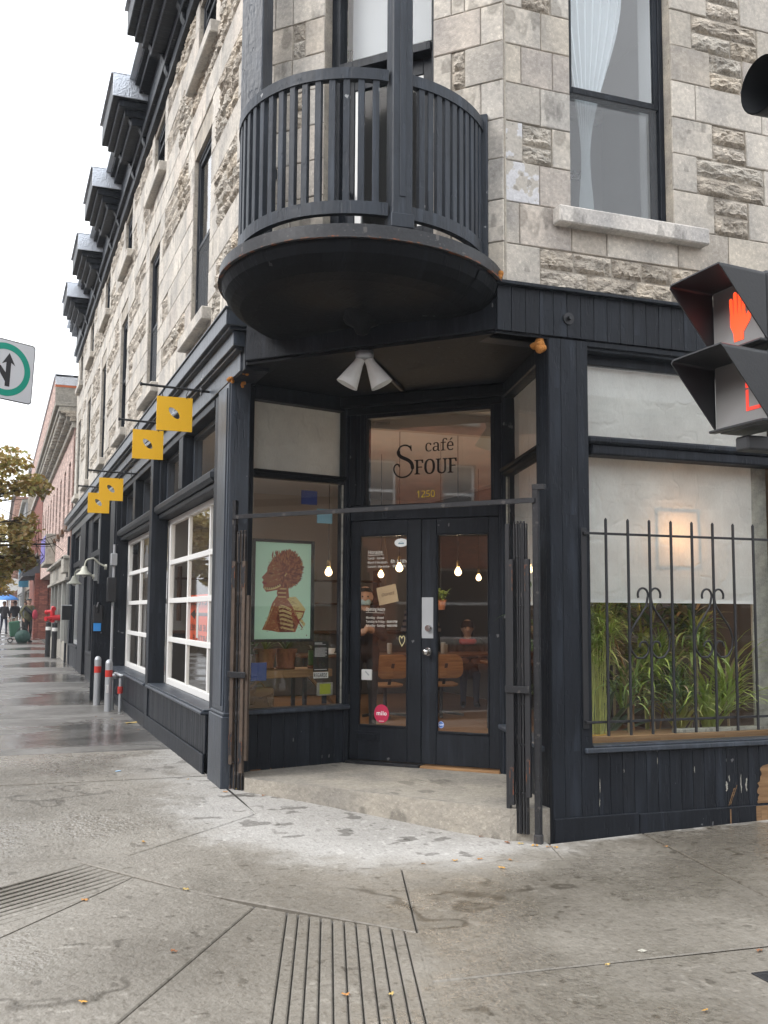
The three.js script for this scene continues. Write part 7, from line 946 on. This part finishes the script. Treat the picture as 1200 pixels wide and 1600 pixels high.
{
  const dk = [0.012, 0.012, 0.014];
  { const o = { h: 1.66, top: [0.02, 0.012, 0.012], leg: dk, shoe: [0.03, 0.03, 0.03], elR: [0.24, 1.12, 0.05], haR: [0.1, 1.2, 0.24], elL: [-0.24, 1.12, 0.05], haL: [-0.08, 1.17, 0.25] }; figure('person', 'person in black with a pale blue mask standing behind the left door', 'person', [4.14, 0.25, -11.6], -0.35, pose(o), 0.017, t => { headBits(o, [0.02, 0.015, 0.012], 'short')(t); part('face_mask', prep(new THREE.SphereGeometry(0.068, 16, 10, 0, Math.PI, 0.7, 1.5)).scale(1, 0.85, 0.9).translate(0, 1.475, 0.045), std({ color: lin(0.3, 0.42, 0.48), roughness: 0.8 }), t, 'pale blue face mask'); }); }
  { const o = { h: 1.72, top: [0.24, 0.2, 0.2], stripe: [0.03, 0.03, 0.05], leg: dk, shoe: dk, elL: [-0.26, 1.12, 0.08], haL: [-0.14, 1.06, 0.34], elR: [0.26, 1.12, 0.08], haR: [0.14, 1.06, 0.34], lean: 0.05 }; figure('person', 'person in a striped top standing at the left of the right door', 'person', [5.98, 0.25, -14.3], 2.6, pose(o), 0.018, headBits(o, [0.03, 0.02, 0.015], 'short')); }
  { const o = { h: 1.65, seat: true, top: [0.03, 0.025, 0.025], sleeve: [0.42, 0.26, 0.19], leg: [0.05, 0.06, 0.1], shoe: dk, elL: [-0.28, 1.1, 0.1], haL: [-0.12, 1.12, 0.32], elR: [0.28, 1.1, 0.1], haR: [0.12, 1.12, 0.32] }; figure('person', 'seated person with dark hair and a red scarf by the right door edge', 'person', [6.6, 0.25, -13.95], -0.35, pose(o), 0.018, t => { headBits(o, [0.03, 0.012, 0.01], 'long')(t); part('scarf', tube([V3(-0.1, 0.94, -0.04), V3(-0.08, 0.93, 0.08), V3(0.08, 0.93, 0.08), V3(0.1, 0.94, -0.04)], 0.045, 8, 20, true), std({ color: lin(0.4, 0.03, 0.02), roughness: 0.9 }), t); }); }
  const gyf = (x, z) => gy(x, z);
  { const o = { h: 1.78, top: [0.1, 0.095, 0.045], leg: [0.02, 0.02, 0.02], shoe: dk, elL: [-0.33, 1.2, 0.05], haL: [-0.28, 0.95, 0.15], elR: [0.33, 1.18, 0.05], haR: [0.24, 1.1, 0.2], lean: 0.04 }; const z = -44.2, x = 1.25; figure('person', 'man in an olive jacket and dark cap standing with bags by the brick pier', 'person', [x, gyf(x, z), z], 0.4, pose(o), 0.024, t => { headBits(o, [0.02, 0.02, 0.02], 'cap')(t); part('dark_scarf', tube([V3(-0.2, 1.42, 0.1), V3(0.0, 1.2, 0.22), V3(0.22, 0.95, 0.2)], 0.08, 8), std({ color: lin(0.02, 0.02, 0.022), roughness: 0.9 }), t); });
    const g = std({ color: lin(0.03, 0.1, 0.06), roughness: 0.8 }), c = thing('shopping_cart', 'green fabric shopping cart standing beside the man in olive', 'cart', [0.75, gyf(0.75, -44), -44]); part('bag', cbox(0.42, 0.62, 0.34, 0.04).rotateZ(0.12).translate(0.75, gyf(0.75, -44) + 0.55, -44), g, c); part('handle', tube([V3(0.6, gyf(0.75, -44) + 0.2, -44.2), V3(0.55, gyf(0.75, -44) + 0.95, -44.25), V3(0.75, gyf(0.75, -44) + 1.0, -44.25)], 0.015, 6), M.galv, c); for (const s of [-0.16, 0.16]) part('wheel', prep(new THREE.TorusGeometry(0.085, 0.022, 8, 18)).translate(0.75 + s, gyf(0.75, -44) + 0.1, -43.8), M.iron, c);
    const b = thing('duffel_bag', 'dark green bag on the ground at the feet of the man in olive', 'bag', [1.05, gyf(1, -43.6), -43.6]); part('bag', prep(new THREE.SphereGeometry(0.3, 18, 12)).scale(1, 0.9, 0.8).translate(1.05, gyf(1, -43.6) + 0.25, -43.6), std({ color: lin(0.015, 0.05, 0.04), roughness: 0.7 }), b); part('strap', prep(new THREE.TorusGeometry(0.2, 0.02, 6, 18, Math.PI)).translate(1.05, gyf(1, -43.6) + 0.42, -43.6), M.iron, b);
    const r = thing('red_bag', 'red bag carried on the arm of the man in olive', 'bag', [1.45, 1, -43.9]); part('bag', prep(new THREE.SphereGeometry(0.14, 14, 10)).scale(0.8, 1.5, 0.7).translate(1.5, gyf(1, -44) + 1.12, -43.95), std({ color: lin(0.3, 0.02, 0.04), roughness: 0.7 }), r); part('strap', bar(V3(1.5, gyf(1, -44) + 1.2, -43.95), V3(1.42, gyf(1, -44) + 1.42, -44.1), 0.02, 6), M.iron, r); }
  { const o = { h: 1.7, top: [0.03, 0.03, 0.04], leg: [0.4, 0.36, 0.3], shoe: [0.3, 0.28, 0.26], step: 0.6 }; const x = 0.95, z = -57; figure('person', 'walker in a dark top and pale trousers under the blue umbrella', 'person', [x, gyf(x, z), z], 0, pose(o), 0.03, headBits(o, [0.02, 0.015, 0.01], 'short'));
    const u = thing('umbrella', 'open blue umbrella held up far along the left pavement', 'umbrella', [0.6, gyf(x, z) + 1.2, z]), uy = gyf(x, z) + 1.75; part('canopy', lathe([[0.02, 0.3], [0.25, 0.26], [0.55, 0.12], [0.68, 0], [0.64, 0], [0.5, 0.1], [0.02, 0.26]], 10).translate(0.5, uy, z), std({ color: lin(0.05, 0.22, 0.6), roughness: 0.6 }), u); part('shaft', bar(V3(0.5, uy - 0.6, z), V3(0.5, uy + 0.34, z), 0.012, 6), M.iron, u); }
  { const o = { h: 1.72, top: [0.1, 0.11, 0.13], leg: dk, shoe: dk, step: -0.5 }; const x = 1.45, z = -56; figure('person', 'walker in a grey jacket and dark trousers right of the blue umbrella', 'person', [x, gyf(x, z), z], Math.PI, pose(o), 0.03, headBits(o, [0.05, 0.03, 0.02], 'short')); }
  { const o = { h: 1.68, top: [0.05, 0.05, 0.06], leg: [0.03, 0.04, 0.07], shoe: dk, step: 0.4 }; const x = 0.42, z = -56.6; figure('person', 'dark figure under the left half of the blue umbrella', 'person', [x, gyf(x, z), z], 0.3, pose(o), 0.03, headBits(o, [0.02, 0.015, 0.01], 'short')); }
  { // black posts and red fire connection in front of the grey boards
    const red = std({ color: lin(0.55, 0.02, 0.03), roughness: 0.45 });
    for (const [x, z, lab, i] of [[1.62, -31.2, 'front black bollard with a white band before the grey boards', 0], [1.5, -32.4, 'rear black bollard before the grey boards', 1]]) { const y = gyf(x, z), t = thing('black_bollard', lab, 'bollard', [x, y, z], 'black bollards before the grey boards'); part('post', bar(V3(x, y - 0.02, z), V3(x, y + 1.0, z), 0.075, 16), M.iron, t); part('white_band', bar(V3(x, y + 0.78, z), V3(x, y + 0.88, z), 0.077, 16), M.white, t); part('cap', prep(new THREE.SphereGeometry(0.075, 14, 8)).scale(1, 0.5, 1).translate(x, y + 1.0, z), M.iron, t); }
    const y = gyf(1.65, -32.6), t = thing('fire_connection', 'bright red fire department connection behind the black bollards', 'fire connection', [1.7, y, -32.6]); part('pipe', [bar(V3(1.84, y + 1.15, -32.7), V3(1.6, y + 1.15, -32.7), 0.09, 14), bar(V3(1.62, y + 1.0, -32.7), V3(1.62, y + 1.35, -32.7), 0.07, 14)], red, t); for (const [dx, dy, dz] of [[-0.16, 0.0, 0.1], [-0.14, 0.2, -0.12], [0.02, 0.3, 0.14]]) part('outlet', [bar(V3(1.62, y + 1.15 + dy, -32.7), V3(1.62 + dx, y + 1.12 + dy, -32.7 + dz), 0.055, 12), bar(V3(1.62 + dx, y + 1.12 + dy, -32.7 + dz), V3(1.62 + dx * 1.3, y + 1.11 + dy, -32.7 + dz * 1.3), 0.07, 12)], red, t);
  }
}
// ------------------------------------------------------------------ render
scene.traverse(o => { if (o.isMesh) { o.castShadow = true; o.receiveShadow = true; } });
renderer.render(scene, camera);
